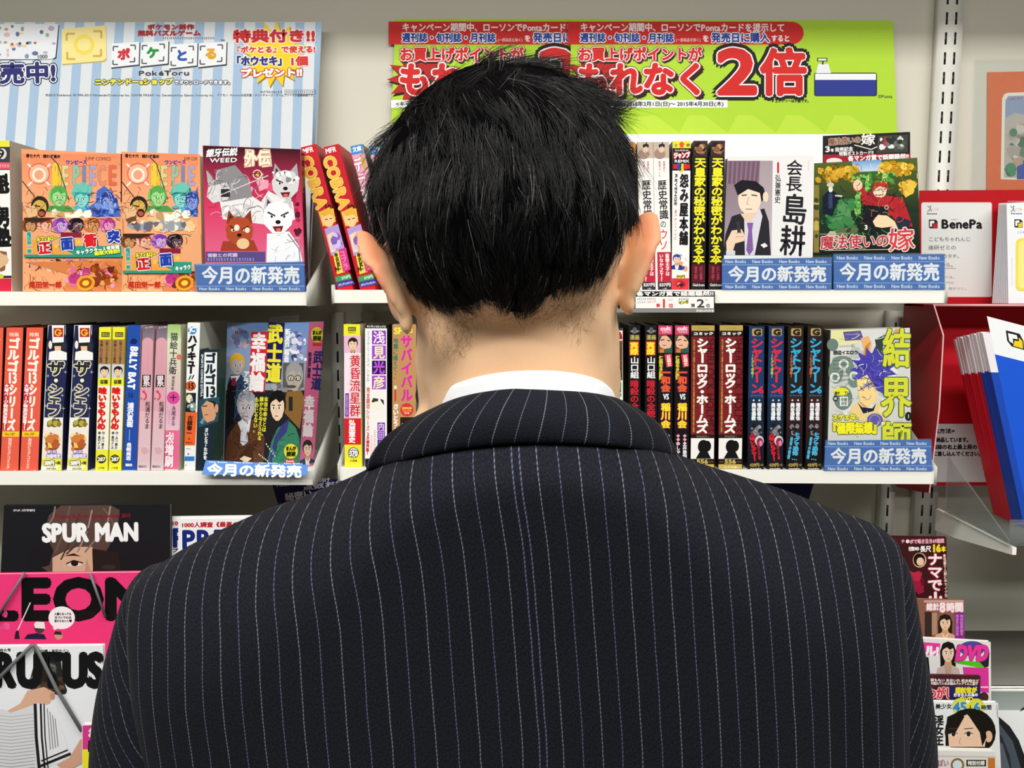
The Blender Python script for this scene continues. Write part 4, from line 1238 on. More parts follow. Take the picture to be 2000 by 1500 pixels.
A = Art(0, 600, S3)
A.quad([(1100, 148), (1185, 148), (1180, 260), (1096, 260)], '6c6270', '8c7c88').ell(1138, 280, 44, 46, 'd9a0ac').quad([(1096, 262), (1180, 262), (1172, 520), (1088, 520)], 'd9a0ac', 'd49aa6')
A.ht('モーニングKC', (1118, 160), (1180, 150), 15, 'd8d0d4', b=.6).tiny((1140, 300), (1138, 480), 5, 'c08894', 3)
A.quad([(1096, 522), (1164, 522), (1160, 616), (1092, 616)], '2a2628').ht('累', (1100, 570), (1158, 568), 84, 'ecdce0', b=2)
A.ring(1095, 685, 32, 13, 'd8405c', -80, 70).ell(1108, 650, 12, 9, 'd8405c').ell(1090, 705, 9, 7, 'c8506a')
A.vt('松浦だるま', (1140, 725), (1132, 940), 36, '4a3438', b=1)
A.quad([(1080, 800), (1165, 800), (1155, 1268), (1058, 1268)], 'e0b4bc', 'd8c4c8').vt('松浦だるま', (1140, 725), (1132, 940), 36, '4a3438', b=1).blobs(1068, 1060, 1156, 1210, ['e6c8cc', 'd4a8b0', 'e0bcc2'], 8, 95, .3, .5).ht('講談社', (1068, 1228), (1132, 1228), 18, '7a6468', b=.6)
p1 = book('dusty pink spine, left one of the pair beside the royal blue spine', [(278.7, 637.5), (300.2, 637.5), (292.8, 921.5), (268, 921.5)], PLB, .113, A, zLL, 'd8a4ae', left='b89098', right='caa0a8', group=GLL)
dup(p1, PLB.at(294.7, 921.5) - PLB.at(268, 921.5), 'dusty pink spine, right one of the pair, beside the pale green and pink spine')

A = Art(0, 600, S3)
A.quad([(1293, 135), (1392, 135), (1396, 240), (1290, 240)], '9cc06a', 'c2d69e').quad([(1290, 240), (1396, 240), (1390, 800), (1278, 800)], 'd4e0b8', 'dca8bc')
A.quad([(1278, 800), (1390, 800), (1384, 945), (1274, 945)], 'dca8bc', 'e4bccc').vt('猫絵十兵衛', (1344, 195), (1330, 520), 56, '35323a', b=1.2).vt('御伽草紙', (1338, 530), (1330, 640), 22, '4a3e44', b=.5)
A.ell(1380, 384, 20, 22, 'e06a5a').ell(1336, 698, 50, 50, 'd8489a').ht('十', (1308, 698), (1364, 698), 54, '5a1838', b=2).vt('永尾まる', (1342, 760), (1334, 915), 32, '4a3840', b=.8).tiny((1308, 800), (1304, 900), 7, '8a707a', 9)
A.quad([(1274, 948), (1388, 948), (1376, 1250), (1268, 1250)], 'e66a92').poly([(1300, 1010), (1330, 965), (1345, 985), (1330, 1050), (1300, 1055)], 'f6e0e6').vt('大増刷', (1310, 960), (1302, 1235), 62, 'f4e4e8', b=4, out=[(4, 'd22c5c')])
book('pale green to pink spine with a pink paper foot, beside the white volleyball-lettered spine', [(327.6, 634), (352.7, 634), (348, 921.5), (321.3, 921.5)], PLB, .128, A, zLL, 'd8dcc0', left='c2d69e', right='c9c6ac', group=GLL)

A = Art(0, 600, S3)
A.ell(1482, 180, 34, 30, '3a86c4').ht('JC', (1460, 172), (1506, 172), 34, 'eef2f4', b=3)
A.vt('ハイキュー', (1486, 212), (1470, 515), 66, '1c1c1e', b=5.5).line([(1455, 560), (1472, 525)], 9, '1c1c1e').line([(1478, 555), (1495, 522)], 9, '1c1c1e')
A.ell(1470, 607, 40, 38, '1c1a1a').ell(1470, 607, 36, 34, 'e4622c').ht('15', (1446, 607), (1496, 607), 44, '2a1a14', b=3)
A.quad([(1436, 660), (1512, 660), (1506, 810), (1430, 810)], '1c2224').ell(1460, 705, 24, 34, 'e6dcb4').ell(1486, 768, 26, 36, '7c9a94').blobs(1436, 680, 1500, 800, ['f0ecd4', '9ab4ae', '3c4a4a', 'd8cc9a'], 8, 96, .2, .4)
A.quad([(1430, 812), (1520, 808), (1504, 1066), (1422, 1066)], 'e8642a').vt('古舘春一', (1468, 835), (1456, 990), 40, '3a1e14', b=2).ht('集英社', (1432, 1044), (1484, 1044), 15, '7a3a1e', b=.5).ell(1458, 1015, 6, 6, '3a1e14')
A.line([(1434, 1092), (1470, 1092)], 4, '5c6a7a').ell(1452, 1132, 6, 6, '3a4450').quad([(1424, 1150), (1500, 1150), (1498, 1186), (1422, 1186)], '2f7cc8').ht('発', (1426, 1218), (1440, 1218), 10, '8a8a8a', b=.2)
book('white spine with black letters and orange band, beside the short dark blue comic', [(366.6, 630), (391, 630), (381.3, 921.5), (359.8, 921.5)], PLB, .113, A, zLL, 'eceeec', left='d8d8d2', right='b9bdb4', group=GLL)

# short dark comic (crop 350,600 x3.947)
A = Art(350, 600, S3)
A.quad([(195, 348), (293, 348), (287, 705), (187, 705)], 'e8ecec').vt('ゴルゴ', (242, 352), (238, 600), 78, '16242e', b=5).ht('13', (196, 652), (280, 652), 78, '16242e', b=5).ht('SPORTS COMICS EXTRA', (178, 362), (172, 690), 15, 'dce4e6', b=1)
A.quad([(155, 710), (310, 690), (300, 880), (148, 930)], '274a58').poly([(170, 770), (210, 720), (275, 725), (300, 790), (270, 870), (215, 890), (185, 850)], 'd09a74').poly([(210, 720), (275, 725), (300, 790), (285, 830), (262, 740)], '1c1a1a').ell(288, 780, 14, 34, 'c8927a').line([(180, 765), (215, 760)], 8, '241c1a').line([(195, 830), (225, 828)], 6, '7a4030').blobs(155, 850, 215, 905, ['6a98a8', '3c6474'], 5, 97, .2, .4)
A.vt('さいとう・たかを', (212, 930), (200, 1175), 28, 'e4e8ea', b=2.4)
B = book('short dark blue comic with white block letters, in front of the white barcode', [(391.3, 682.3), (427.3, 682.3), (416, 921.5), (383, 921.5)], PLB, .030, A, zLL, '1c2a34', left='16222a', right='1f4038', group=GLL)

# front facing thick comic with pink spine, standing askew
pq = Plane(PLB.at(520, 760) + np.array([0, .022, 0]), Matrix.Rotation(R(-20), 3, 'Z') @ Vector((0, -1, 0)))
A = Art(350, 600, S3)
A.quad([(372, 120), (1003, 117), (960, 700), (360, 700)], '6a8cc0', '98a2a8').quad([(360, 640), (965, 640), (925, 1200), (345, 1200)], '262428')
A.blobs(390, 140, 560, 330, ['7a6a8c', 'a87c80', '8c90b8', 'b89a9a', '5c6c9c'], 22, 101, .1, .25)
for k in range(6):
    A.rect(432 + 16 * k, 180, 440 + 16 * k, 205, '4a3c58')
A.blobs(830, 170, 990, 420, ['dcdce8', 'b8bcd4', '8a98c8', '5c6ca8', 'f0f0f6', '3c4678'], 40, 102, .08, .22).blobs(680, 580, 960, 660, ['8a8a8c', 'a8a8a8', '6c6c70'], 12, 103, .2, .5).rect(800, 430, 960, 620, '5c5a5a')
A.poly([(375, 580), (395, 520), (480, 520), (530, 600), (540, 700), (400, 900), (362, 930)], '2c4262').poly([(372, 600), (400, 560), (440, 600), (420, 900), (362, 940)], '18181c').poly([(395, 530), (470, 525), (450, 560), (420, 600)], 'e6e2de').poly([(408, 545), (440, 545), (432, 610), (400, 600)], '8a2434')
A.person(447, 445, 100, 150, skin='b9b0b4', hair='d8a42e', neck=False, tone='94888c', turn=.05)
A.poly([(830, 650), (940, 640), (965, 700), (930, 940), (800, 800)], '8a6434').rect(845, 690, 875, 800, '2a2a2c').person(888, 545, 118, 200, skin='b4a89a', hair='9c9a98', neck=False, tone='84786c', turn=-.05)
A.ring(862, 545, 22, 5, '3c3a38').ring(915, 545, 22, 5, '3c3a38').ell(868, 612, 36, 12, '4c4844')
A.poly([(350, 1200), (370, 1000), (430, 910), (480, 860), (560, 860), (620, 910), (660, 1010), (650, 1200)], '5c3a28').poly([(452, 890), (490, 850), (556, 850), (540, 960), (490, 990)], 'e6e6ea').poly([(478, 930), (520, 920), (530, 1040), (490, 1070), (470, 1040)], 'd6dae2').poly([(420, 1200), (520, 1080), (600, 1040), (560, 1200)], '472a1c')
A.person(518, 770, 130, 220, skin='c2b8ba', hair='9aa0a8', neck=False, tone='988c90')
A.poly([(680, 1200), (710, 1040), (760, 930), (850, 880), (900, 930), (930, 1020), (925, 1200)], '3a8060').poly([(690, 1190), (740, 1000), (790, 910), (850, 860), (830, 960), (760, 1040), (715, 1200)], '3c3c80')
A.person(757, 770, 115, 210, skin='f0d2b4', hair='1a1818', neck=False, tone='c8a080', turn=-.06)
A.poly([(465, 1170), (500, 1145), (560, 1165), (520, 1200)], 'ead0b4')
for k in range(6):
    A.rect(612 + 13 * k, 1130 + 10 * k, 620 + 13 * k, 1140 + 10 * k, 'e6e4da').rect(668 + 13 * k, 1050 + 18 * k, 676 + 13 * k, 1062 + 18 * k, 'e6e4da')
A.quad([(556, 190), (688, 190), (660, 655), (540, 655)], 'd42a30').vt('幸福論', (618, 196), (596, 650), 108, 'f4f2f0', b=6)
A.quad([(690, 118), (815, 120), (782, 585), (668, 585)], '1f2058').vt('武士道', (744, 130), (726, 582), 108, 'efe23a', b=6)
A.vt('新渡戸稲造', (838, 165), (826, 425), 38, 'eef0f4', b=2.5).vt('アラン', (520, 490), (510, 650), 44, 'eceef0', b=3)
A.vt('本当の幸せとは、', (672, 690), (652, 985), 30, 'e9e23a', b=1.5).vt('誰かから与えられる', (638, 690), (618, 1030), 30, 'e9e23a', b=1.5).vt('ものじゃない。', (602, 690), (586, 960), 30, 'e9e23a', b=1.5)
A.ink(365, 560, 545, 900, ['0e1420', '3c5474', '5a6a80'], 30, 106, 3.5, .3).ink(400, 920, 640, 1180, ['2a160c', '7a5238'], 24, 107, 3.5, .3).ink(720, 930, 920, 1180, ['1c5a40', '5aa080', '14402c'], 24, 108, 3.5, .3)
A.ell(862, 1110, 54, 58, 'e4dc32').ht('まんが', (822, 1090), (902, 1088), 34, '24241c', b=2.5).ht('読破', (828, 1132), (900, 1130), 38, '24241c', b=2.5).quad([(818, 1172), (895, 1172), (893, 1198), (816, 1198)], 'd8343c').ht('Remix', (826, 1186), (888, 1186), 14, 'f4eaea', b=.8)
quadB = [(444, 630.5), (603.5, 629.7), (584, 921.5), (436.5, 921.5)]
P = [pq.at(*q) for q in quadB]
P[2][2] = P[3][2] = zLL + .0004
thk = .034
# pink spine panel receding from the cover's right edge
sd = pq.back
Q1 = P[1] + sd * thk
Q2 = P[2] + sd * thk
sn = np.cross(P[1] - P[2], sd)
sn = sn / np.linalg.norm(sn)
if sn @ (CAM - P[1]) < 0:
    sn = -sn
sp_pl = Plane(P[2] + sn * .0005, sn)
root = book('thick comic with four men on its cover and a pink spine on its right', quadB, pq, thk, A, zLL, '8aa0b8', left='e6d8dc', right='dc6a96', kind='front', spine='R', group=GLL, material='laminate')
A = Art(350, 600, S3)
A.ell(1062, 212, 46, 60, 'e4dc32').ht('まんが', (1026, 196), (1100, 196), 34, '24241c', b=2.5).ht('読破', (1032, 240), (1096, 240), 38, '24241c', b=2.5).quad([(1030, 275), (1100, 277), (1098, 300), (1028, 298)], 'd8343c')
A.vt('武士道', (1075, 335), (1052, 640), 72, '2a2a72', b=3.5).vt('新渡戸稲造', (1010, 345), (998, 545), 24, '34284a', b=1.6).vt('幸福論', (1006, 680), (990, 1000), 72, 'f6eef2', b=5).vt('アラン', (1078, 700), (1068, 810), 24, '8a3a60', b=1)
A.person(990, 1090, 66, 110, coat='2c3a5c', skin='f0d2b4', sh=60)
sm = MB()
up4 = np.array((0, 0, .0006))
sm.add([P[1] + sn * .0004, Q1 + sn * .0004, Q2 + sn * .0004 + up4, P[2] + sn * .0004 + up4], [(0, 1, 2, 3)], 'dc6a96')
sm.build('spine_panel', 'laminate', root, A, sp_pl, zmin=zLL + .0008)

A = Art(350, 600, S3)
A.tiny((705, 95), (900, 85), 12, 'a0a09c', 5)
sl = panel('paper_slip', 'white paper slip standing up behind the thick comic with the pink spine', 'paper slip', [(526, 620), (584, 615), (584, 921), (526, 921)], py_(.085), .0006, A, 'd2d2ce', zb=zLL)
# blue card tipped forward over the lower left shelf edge
tl = Plane((0, -.011, zLL), (0, -math.cos(R(32)), math.sin(R(32))))
A = Art()
A.ht('今月の新発売', (404, 917), (590, 921), 23, 'f6f9fc', b=1.2)
for k in range(4):
    A.ht('New Books', (408 + 49 * k, 902.2 + .9 * k), (444 + 49 * k, 902.9 + .9 * k), 2.5, 'cfe2f6', b=.15)
panel('shelf_label', 'blue new-release card tipped back at the front of the thick comic with four men', 'shelf label', [(402, 899), (601, 908), (599.5, 928), (394, 927)], tl, .0012, A, '2f74c4', material='laminate', group=G_LAB)

# ================================================================== LOWER SHELF, RIGHT
GLR = 'comics on the lower right shelf'
A = Art(640, 600, 4.166)
A.rect(130, 138, 264, 232, 'efe832').rect(166, 160, 230, 196, '5a5a28').ht('BIG', (172, 178), (224, 178), 22, 'a8a444', b=1.5).ht('SPECIAL', (168, 208), (230, 208), 9, '5a5a28', b=.6)
A.rect(132, 232, 268, 372, 'e6b6d0').person(205, 300, 70, 88, hair='24201e', coat='e8d8dc', shirt='26242a', sh=44).rect(134, 372, 270, 902, 'f4e2ec')
A.rect(145, 880, 175, 900, 'd88ab8').vt('黄昏流星群', (225, 388), (222, 890), 82, 'd4303c', b=2, out=[(5, 'f8f0f2'), (8, 'c88a9a')])
A.quad([(144, 700), (174, 700), (172, 888), (140, 888)], '7a3aa4').vt('豪華版', (158, 712), (156, 880), 22, 'b88ad0', b=1)
A.rect(136, 904, 272, 1118, 'd8222c').vt('弘兼憲史', (200, 916), (198, 1104), 52, 'f6f0ee', b=3).rect(138, 1118, 276, 1300, 'efe832').ell(210, 1184, 46, 42, 'f6f4ea').ring(210, 1184, 42, 5, '4a4a3a').ht('370', (176, 1190), (244, 1190), 46, 'f6f6ee', b=3, out=[(5, '2c2c26')]).tiny((190, 1154), (230, 1154), 8, '3a3a30', 3).ht('小学館', (180, 1250), (240, 1250), 18, '76701e', b=.8)
book('yellow topped spine with pink and red middle, first on the lower right shelf', [(671.8, 633.5), (703, 633.5), (707.2, 912.3), (673.6, 912.3)], PRB, .128, A, zLR, 'efe832', left='d0ccb8', right='c8c2a8', group=GLR)

A = Art(640, 600, 4.166)
A.rect(308, 140, 482, 172, '1c1a1e').ht('サンサンコミックス', (318, 156), (474, 158), 18, 'f0f0f0', b=1).rect(304, 172, 482, 1228, 'f4f1ee')
for i, (y0, y1, c, ch, tc) in enumerate(((190, 302, '8c3cb4', '浅', 'f0e2f4'), (312, 424, 'a050c8', '見', 'f4e8b8'), (434, 546, '3c1460', '光', 'c060e0'), (556, 668, 'a04cc4', '彦', 'f4e8c0'))):
    A.rect(360, y0, 474, y1, c).ht(ch, (368, (y0 + y1) / 2), (466, (y0 + y1) / 2), 98, tc, b=3)
A.vt('ミステリースペシャル', (332, 190), (328, 610), 24, '8ab0c0', b=.8)
A.vt('完全読切シリーズ', (330, 650), (326, 1010), 26, 'd87060', b=2).vt('2大傑作集!', (328, 1020), (324, 1195), 24, 'd8303c', b=2.2)
A.poly([(355, 770), (372, 738), (412, 745), (405, 790), (370, 775)], '3a3a30').poly([(425, 745), (455, 755), (460, 800), (438, 770)], '3a3a30').ell(400, 800, 38, 34, 'f4f0d8')
for i, ch in enumerate('内田康夫'):
    A.rect(405, 938 + 69 * i, 466, 1003 + 69 * i, ('7a34b0', '7a34b0', '3a1a78', '8a3cb4')[i]).ht(ch, (410, 970 + 69 * i), (462, 970 + 69 * i), 54, ('e8d4f0', 'c8a8e4', '7a60c8', 'c8a0e4')[i], b=1.5)
A.tiny((384, 1000), (380, 1210), 16, 'd89a90', 6).tiny((358, 1040), (354, 1210), 14, 'd8a89a', 7)
A.rect(304, 1232, 470, 1300, '1c1a22').ht('定価071円', (330, 1246), (452, 1242), 18, '8a4ab4', b=1.2).ht('実業之日本社', (342, 1274), (440, 1270), 18, 'f0f0f0', b=1)
book('white spine with purple squares of lettering, between the yellow topped and the tan spines', [(714.5, 634.5), (755.5, 634.5), (752.6, 912.3), (712.4, 912.3)], PRB, .128, A, zLR, 'f2f0ec', left='d8d4d0', right='1c1a1e', group=GLR)

A = Art(640, 600, 4.166)
A.rect(526, 142, 720, 1310, 'c0925e').ht('SP', (540, 192), (612, 192), 52, 'efe84a', b=3).ht('COMICS', (616, 192), (690, 192), 30, 'efe84a', b=2)
A.vt('地震に備えて', (555, 250), (548, 530), 40, '4a7a5c', b=1.5).vt('サバイバル', (640, 225), (644, 770), 88, 'e030a0', b=5).ht('1', (535, 718), (566, 718), 92, 'd8343c', b=4)
A.ell(550, 545, 6, 6, '4a7a5c').ell(545, 578, 6, 6, '4a7a5c').ht('第', (538, 652), (564, 652), 26, 'efe6d8', b=2).ell(644, 835, 54, 54, 'd8343c').ht('災害時必備', (604, 822), (684, 822), 20, 'f0c04a', b=1.4).ht('マニュアル', (608, 845), (682, 845), 16, 'f0c04a', b=1).ht('付き', (622, 862), (668, 862), 14, 'f6e2c0', b=.8)
A.vt('さいとう・たかを', (556, 785), (548, 1140), 42, 'f4eee4', b=3.5)
A.rect(590, 895, 702, 1110, '2a2018').blobs(592, 895, 700, 1080, ['d89a60', 'e8c090', '6a4426', '2a1c14', 'f0d8b0'], 18, 105, .15, .35).person(655, 1030, 60, 76, coat='c8702c', sh=40)
book('tan spine with magenta lettering, partly behind the jaw left of the neck', [(767, 633.5), (810, 633.5), (806, 912.3), (765.5, 912.3)], PRB, .128, A, zLR, 'c0925e', left='b8c0b0', right='5a5650', group=GLR)
A = Art(640, 600, 4.166)
A.rect(718, 640, 850, 1290, '4a4a46').ell(740, 720, 26, 60, '26262a').ell(745, 900, 28, 70, '20221f').ell(760, 1090, 30, 80, '24261f').blobs(720, 650, 830, 1200, ['6a6a64', '3a3a36', '888880', '55564c'], 16, 107, .1, .3)
book('dark grey speckled spine in the gap between the tan spine and the shirt collar', [(812, 640), (842, 640), (842, 912.3), (811, 912.3)], PRB, .128, A, zLR, '4a4a46', left='55554e', right='2a2a28', group=GLR)

# right of the neck, crop 1180,600 x4.166
A = Art(1180, 600, 4.166)
A.rect(96, 170, 150, 1300, 'e9e6de').rect(96, 170, 150, 190, '3a3848').rect(97, 192, 149, 266, 'f4f2ee').poly([(98, 262), (104, 205), (120, 195), (138, 205), (149, 250), (145, 262)], 'd8222c').ht('山', (104, 234), (146, 234), 44, '8a1420', b=3)
A.rect(98, 272, 149, 595, '6a4c30').vt('三代目の素顔', (124, 285), (124, 580), 34, '3a2818', b=1.5).rect(98, 595, 149, 900, 'f0efe8').vt('極道中人が', (124, 605), (124, 830), 32, '2c8a44', b=2.5)
book('narrow white spine with red mark at the top, just right of the neck', [(1202.8, 641), (1216.2, 641), (1217, 917), (1204, 917)], PRB, .128, A, zLR, 'e9e6de', left='a08a4c', right='26241f', group=GLR)

A = Art(1180, 600, 4.166)
A.rect(200, 148, 294, 1330, '1a1719').poly([(210, 195), (245, 175), (290, 195), (245, 215)], '8a8a8c').ell(248, 185, 16, 22, '5c5c5e').ht('漫画', (208, 246), (288, 246), 40, 'b8a85c', b=1.5)
A.rect(206, 278, 282, 392, 'e04a22').vt('実録', (244, 284), (244, 388), 62, 'f4e23a', b=3).vt('山口組', (248, 402), (248, 580), 66, 'f0eeee', b=2).vt('暗殺の全貌', (246, 592), (248, 900), 66, 'd02434', b=2)
A.vt('殺るか殺られるか', (262, 912), (262, 1180), 28, 'e4e2e2', b=1.5).vt('禁断の抗争史', (222, 912), (222, 1180), 28, 'e4e2e2', b=1.5)
k1 = book('black spine with white and red title, left one of the pair right of the neck', [(1228, 636), (1250.4, 636), (1251.4, 918), (1229.2, 918)], PRB, .128, A, zLR, '1a1719', left='1c2018', right='262222', group=GLR)
dup(k1, PRB.at(1261, 918) - PRB.at(1229.2, 918), 'black spine with white and red title, right one of the pair, beside the pink-topped spines')

A = Art(1180, 600, 4.166)
A.rect(438, 146, 556, 1330, '17141a').rect(442, 150, 554, 222, 'd8406a').ht('cult', (458, 174), (542, 172), 32, 'f4e0e8', b=2.5).ht('COMICS', (470, 203), (540, 203), 13, 'f0c4d0', b=.6)
A.rect(440, 222, 554, 372, '5c4a3c').poly([(446, 290), (470, 235), (530, 228), (552, 280), (540, 330), (490, 340), (455, 325)], 'e8b898').poly([(500, 225), (552, 222), (554, 290), (530, 250)], '201a18').line([(460, 270), (490, 262)], 8, '3a241c').line([(512, 268), (536, 275)], 8, '3a241c').line([(475, 310), (505, 312)], 6, '8a3c34').poly([(500, 350), (554, 320), (554, 372), (490, 372)], '2c5c50').rect(452, 340, 486, 370, 'e07a2c')
A.quad([(490, 385), (548, 378), (556, 480), (508, 490)], 'd8344c').vt('狂闘史', (522, 390), (532, 480), 30, 'f4d0c0', b=2).vt('仁義なき激突', (462, 395), (462, 590), 30, 'd8c83a', b=3)
A.vt('一和会', (502, 500), (500, 690), 72, 'e8662c', b=3, out=[(5, '8a1440')]).ht('VS', (482, 728), (526, 728), 44, 'd8e0dc', b=3).vt('稲川会', (502, 780), (500, 985), 72, 'f2e634', b=3, out=[(5, 'a81e3c')])
for i in range(3):
    A.poly([(468, 1032 + 30 * i), (484, 1047 + 30 * i), (468, 1062 + 30 * i), (452, 1047 + 30 * i)], 'f0a0b0').poly([(522, 1032 + 30 * i), (538, 1047 + 30 * i), (522, 1062 + 30 * i), (506, 1047 + 30 * i)], 'f0a0b0')
A.vt('いしやま', (468, 1095), (470, 1230), 30, 'e4e0e4', b=1.8).vt('土井泰昭', (522, 1095), (522, 1230), 32, 'e4e0e4', b=2)
m1 = book('pink topped black spine with orange and yellow title, left one of the pair', [(1285.6, 635.5), (1312.8, 635.5), (1312, 919), (1285.4, 919)], PRB, .128, A, zLR, '17141a', left='382028', right='201c20', group=GLR)
dup(m1, PRB.at(1317.6, 919) - PRB.at(1285.6, 919), 'pink topped black spine with orange title, right one of the pair, beside dark red spines')

A = Art(1180, 600, 4.166)
A.rect(704, 148, 900, 1340, '25181a').rect(710, 148, 898, 192, 'b8a052').ht('COMIC', (760, 172), (850, 172), 7, '8a7434', b=.3).ht('コミック', (724, 216), (890, 214), 24, 'eeeae2', b=2).quad([(712, 240), (897, 240), (893, 1036), (704, 1036)], '7c2226')
for k in range(6):
    A.line([(714, 360 + 115 * k), (895, 355 + 115 * k)], 4, '541416')
A.ht('SHERLOCK HOLMES', (868, 250), (862, 1020), 60, '4e1418', b=2)
A.vt('シャーロック・ホームズ', (800, 250), (796, 1028), 92, 'f4f1ea', b=5).vt('世界で最も有名な名探偵最高傑作集', (733, 260), (728, 1020), 15, 'b8943c', b=.8)
A.ht('EPISODE 1', (752, 1052), (854, 1052), 13, '8a7a5a', b=.6).quad([(706, 1066), (895, 1066), (892, 1234), (704, 1234)], 'f2f0ea')
A.ell(808, 1135, 46, 56, '161414').poly([(775, 1180), (840, 1170), (870, 1232), (745, 1232)], '161414').ell(840, 1130, 30, 44, '161414')
A.ht('556', (752, 1256), (846, 1256), 32, 'c8b05c', b=2.5).line([(712, 1258), (745, 1258)], 4, '8a7434').line([(852, 1258), (888, 1258)], 4, '8a7434').quad([(704, 1278), (894, 1278), (894, 1345), (704, 1345)], 'c0aa5c').ht('リイド社', (745, 1302), (855, 1302), 14, 'efe6c8', b=.8)
n1 = book('thick dark red spine with white lettering, left one of the pair', [(1350.6, 635.5), (1396, 635.5), (1394.6, 920), (1349, 920)], PRB, .128, A, zLR, '25181a', left='30161a', right='241618', group=GLR)
dup(n1, PRB.at(1403.6, 920) - PRB.at(1349.3, 920), 'thick dark red spine with white lettering, right one of the pair, beside the navy spines')


def chateau(bg, bg2, col, sub, seed, foot):
    A = Art(1440, 600, 3.947)
    A.quad([(92, 148), (208, 148), (203, 700), (84, 700)], bg).quad([(84, 700), (203, 700), (200, 1260), (80, 1260)], bg2, '141014')
    A.rrect(114, 165, 192, 222, 10, 'b8985a').ht('G', (128, 194), (184, 194), 42, '2a2420', b=5)
    A.vt('シャトゥーン', (152, 235), (150, 668), 96, col, b=4).ell(184, 650, 17, 17, col).ht('上', (176, 650), (192, 650), 14, '1a1420', b=.8)
    A.vt('〜ヒグマの森〜', (118, 360), (116, 545), 19, sub, b=1.5).ht('スペシャル', (102, 682), (200, 682), 15, '6a7aa0', b=.6)
    A.vt('増田俊也', (170, 738), (168, 872), 32, 'eef0f2', b=2.2).vt('奥谷通教', (128, 738), (126, 872), 32, 'eef0f2', b=2.2).ell(170, 718, 7, 7, 'dfe2e6').ell(126, 718, 7, 7, 'dfe2e6')
    A.blobs(96, 890, 196, 1000, ['4a4a50', '77757a', '2a282c', '1c1a1e', '96949a'], 20, seed, .1, .28)
    if foot:
        A.ell(170, 1030, 34, 40, 'd8d0d8').ell(174, 1040, 26, 34, '8a2a4a').ell(180, 1050, 14, 22, 'd088b0')
        A.vt('人喰いヒグマ!!', (112, 970), (135, 1180), 40, 'e0222e', b=3).vt('極限の死闘', (160, 1040), (172, 1175), 18, 'b82a30', b=1)
    else:
        A.vt('ヒグマ恐怖…', (168, 965), (142, 1180), 42, '4ab4dc', b=3).vt('極寒の戦慄', (124, 1000), (96, 1170), 20, '4ab4dc', b=1.5)
    A.ht('429円', (96, 1216), (170, 1216), 30, 'a08a4a', b=2.2).ht('+税', (172, 1216), (200, 1216), 18, '7a6c3c', b=1).ht('日本文芸社', (98, 1249), (186, 1249), 15, 'e4e2da', b=1)
    return A


qr = [(1463.3, 637), (1493.2, 637), (1491.3, 921), (1461, 921)]
r1 = book('navy spine with red lettering, left one of the two with red letters', qr, PRB, .128, chateau('1f3a66', '183048', 'dc2c44', 'a8c84a', 111, True), zLR, '1a2234', left='181318', right='1c1a22', group=GLR)
dup(r1, PRB.at(1498.7, 921) - PRB.at(1461, 921), 'navy spine with red lettering, right one, touching the spines with pale blue letters')
b1 = book('black-brown spine with pale blue lettering, left one of the two with blue letters', qr, PRB, .128, chateau('26201f', '3a2020', '3aa8d8', 'd8682c', 112, False), zLR, '211a1a', left='181318', right='1c1a1c', group=GLR)
b1.location = Vector(b1.location) + Vector(tuple(PRB.at(1536, 921) - PRB.at(1461, 921)))
dup(b1, PRB.at(1573.7, 921) - PRB.at(1536, 921), 'black-brown spine with pale blue lettering, right one, beside the blue-haired figure cover')

# cover with blue haired figure (crop 1440,600 x3.947)
A = Art(1440, 600, 3.947)
A.quad([(722, 178), (1330, 160), (1342, 1280), (690, 1280)], 'd6d8d4', 'c9ccc4').blobs(730, 185, 1320, 1010, ['e2e4e0', 'c2c8c0', 'dcdcd6', 'b8c0b8'], 30, 121, .06, .16)
A.quad([(722, 178), (940, 170), (930, 280), (722, 300)], 'e2e0a0').ell(735, 290, 44, 48, '6c8078').ell(810, 420, 82, 46, '74887e').ell(760, 500, 58, 90, '74887e').ell(868, 470, 34, 60, '74887e').ell(900, 570, 46, 50, '74887e').ring(820, 440, 32, 16, 'dfe2de').ring(752, 540, 30, 16, 'dfe2de').ring(900, 530, 28, 14, 'dfe2de', 90, 330).ell(815, 700, 72, 92, '6c8078')
A.poly([(815, 190), (950, 180), (975, 250), (830, 260)], '5c5490').rect(830, 205, 950, 214, '8c84b8').poly([(950, 240), (1010, 220), (1035, 280), (1020, 390), (960, 420), (975, 320)], 'e8b070').poly([(960, 420), (1010, 330), (1030, 260), (985, 300)], 'd08a40')
A.poly([(1060, 250), (1120, 220), (1190, 190), (1210, 330), (1080, 360)], '3a4440').ell(1230, 200, 26, 34, 'd8a058').quad([(1130, 240), (1330, 200), (1332, 300), (1120, 330)], 'b8bcb4')
A.star(1050, 480, 120, 185, 15, '4a44a8', .2).ell(1050, 470, 128, 118, '4a44a8').poly([(910, 560), (1080, 520), (1160, 600), (1170, 700), (1100, 650), (1060, 640)], '4a44a8')
A.poly([(920, 560), (1000, 520), (1080, 640), (1070, 720), (1010, 770), (950, 740), (930, 650)], 'f2d490').poly([(945, 590), (1000, 545), (1028, 580), (965, 630)], 'ece68a').line([(985, 610), (1050, 575)], 8, '6a5a34').line([(960, 690), (990, 700)], 7, 'a8703a').poly([(940, 720), (990, 760), (1010, 800), (950, 790)], 'e0a058')
A.poly([(880, 760), (940, 730), (1000, 800), (1100, 730), (1170, 720), (1140, 870), (1040, 900), (900, 860), (850, 900)], 'e6cf8c').poly([(925, 730), (960, 770), (1040, 780), (1070, 740), (1050, 800), (970, 820)], '26243a').ell(1060, 870, 62, 52, '6258a0').ring(1060, 870, 40, 10, '8c84c0').poly([(1080, 800), (1140, 730), (1170, 760), (1150, 850)], 'e2dcA8'.lower())
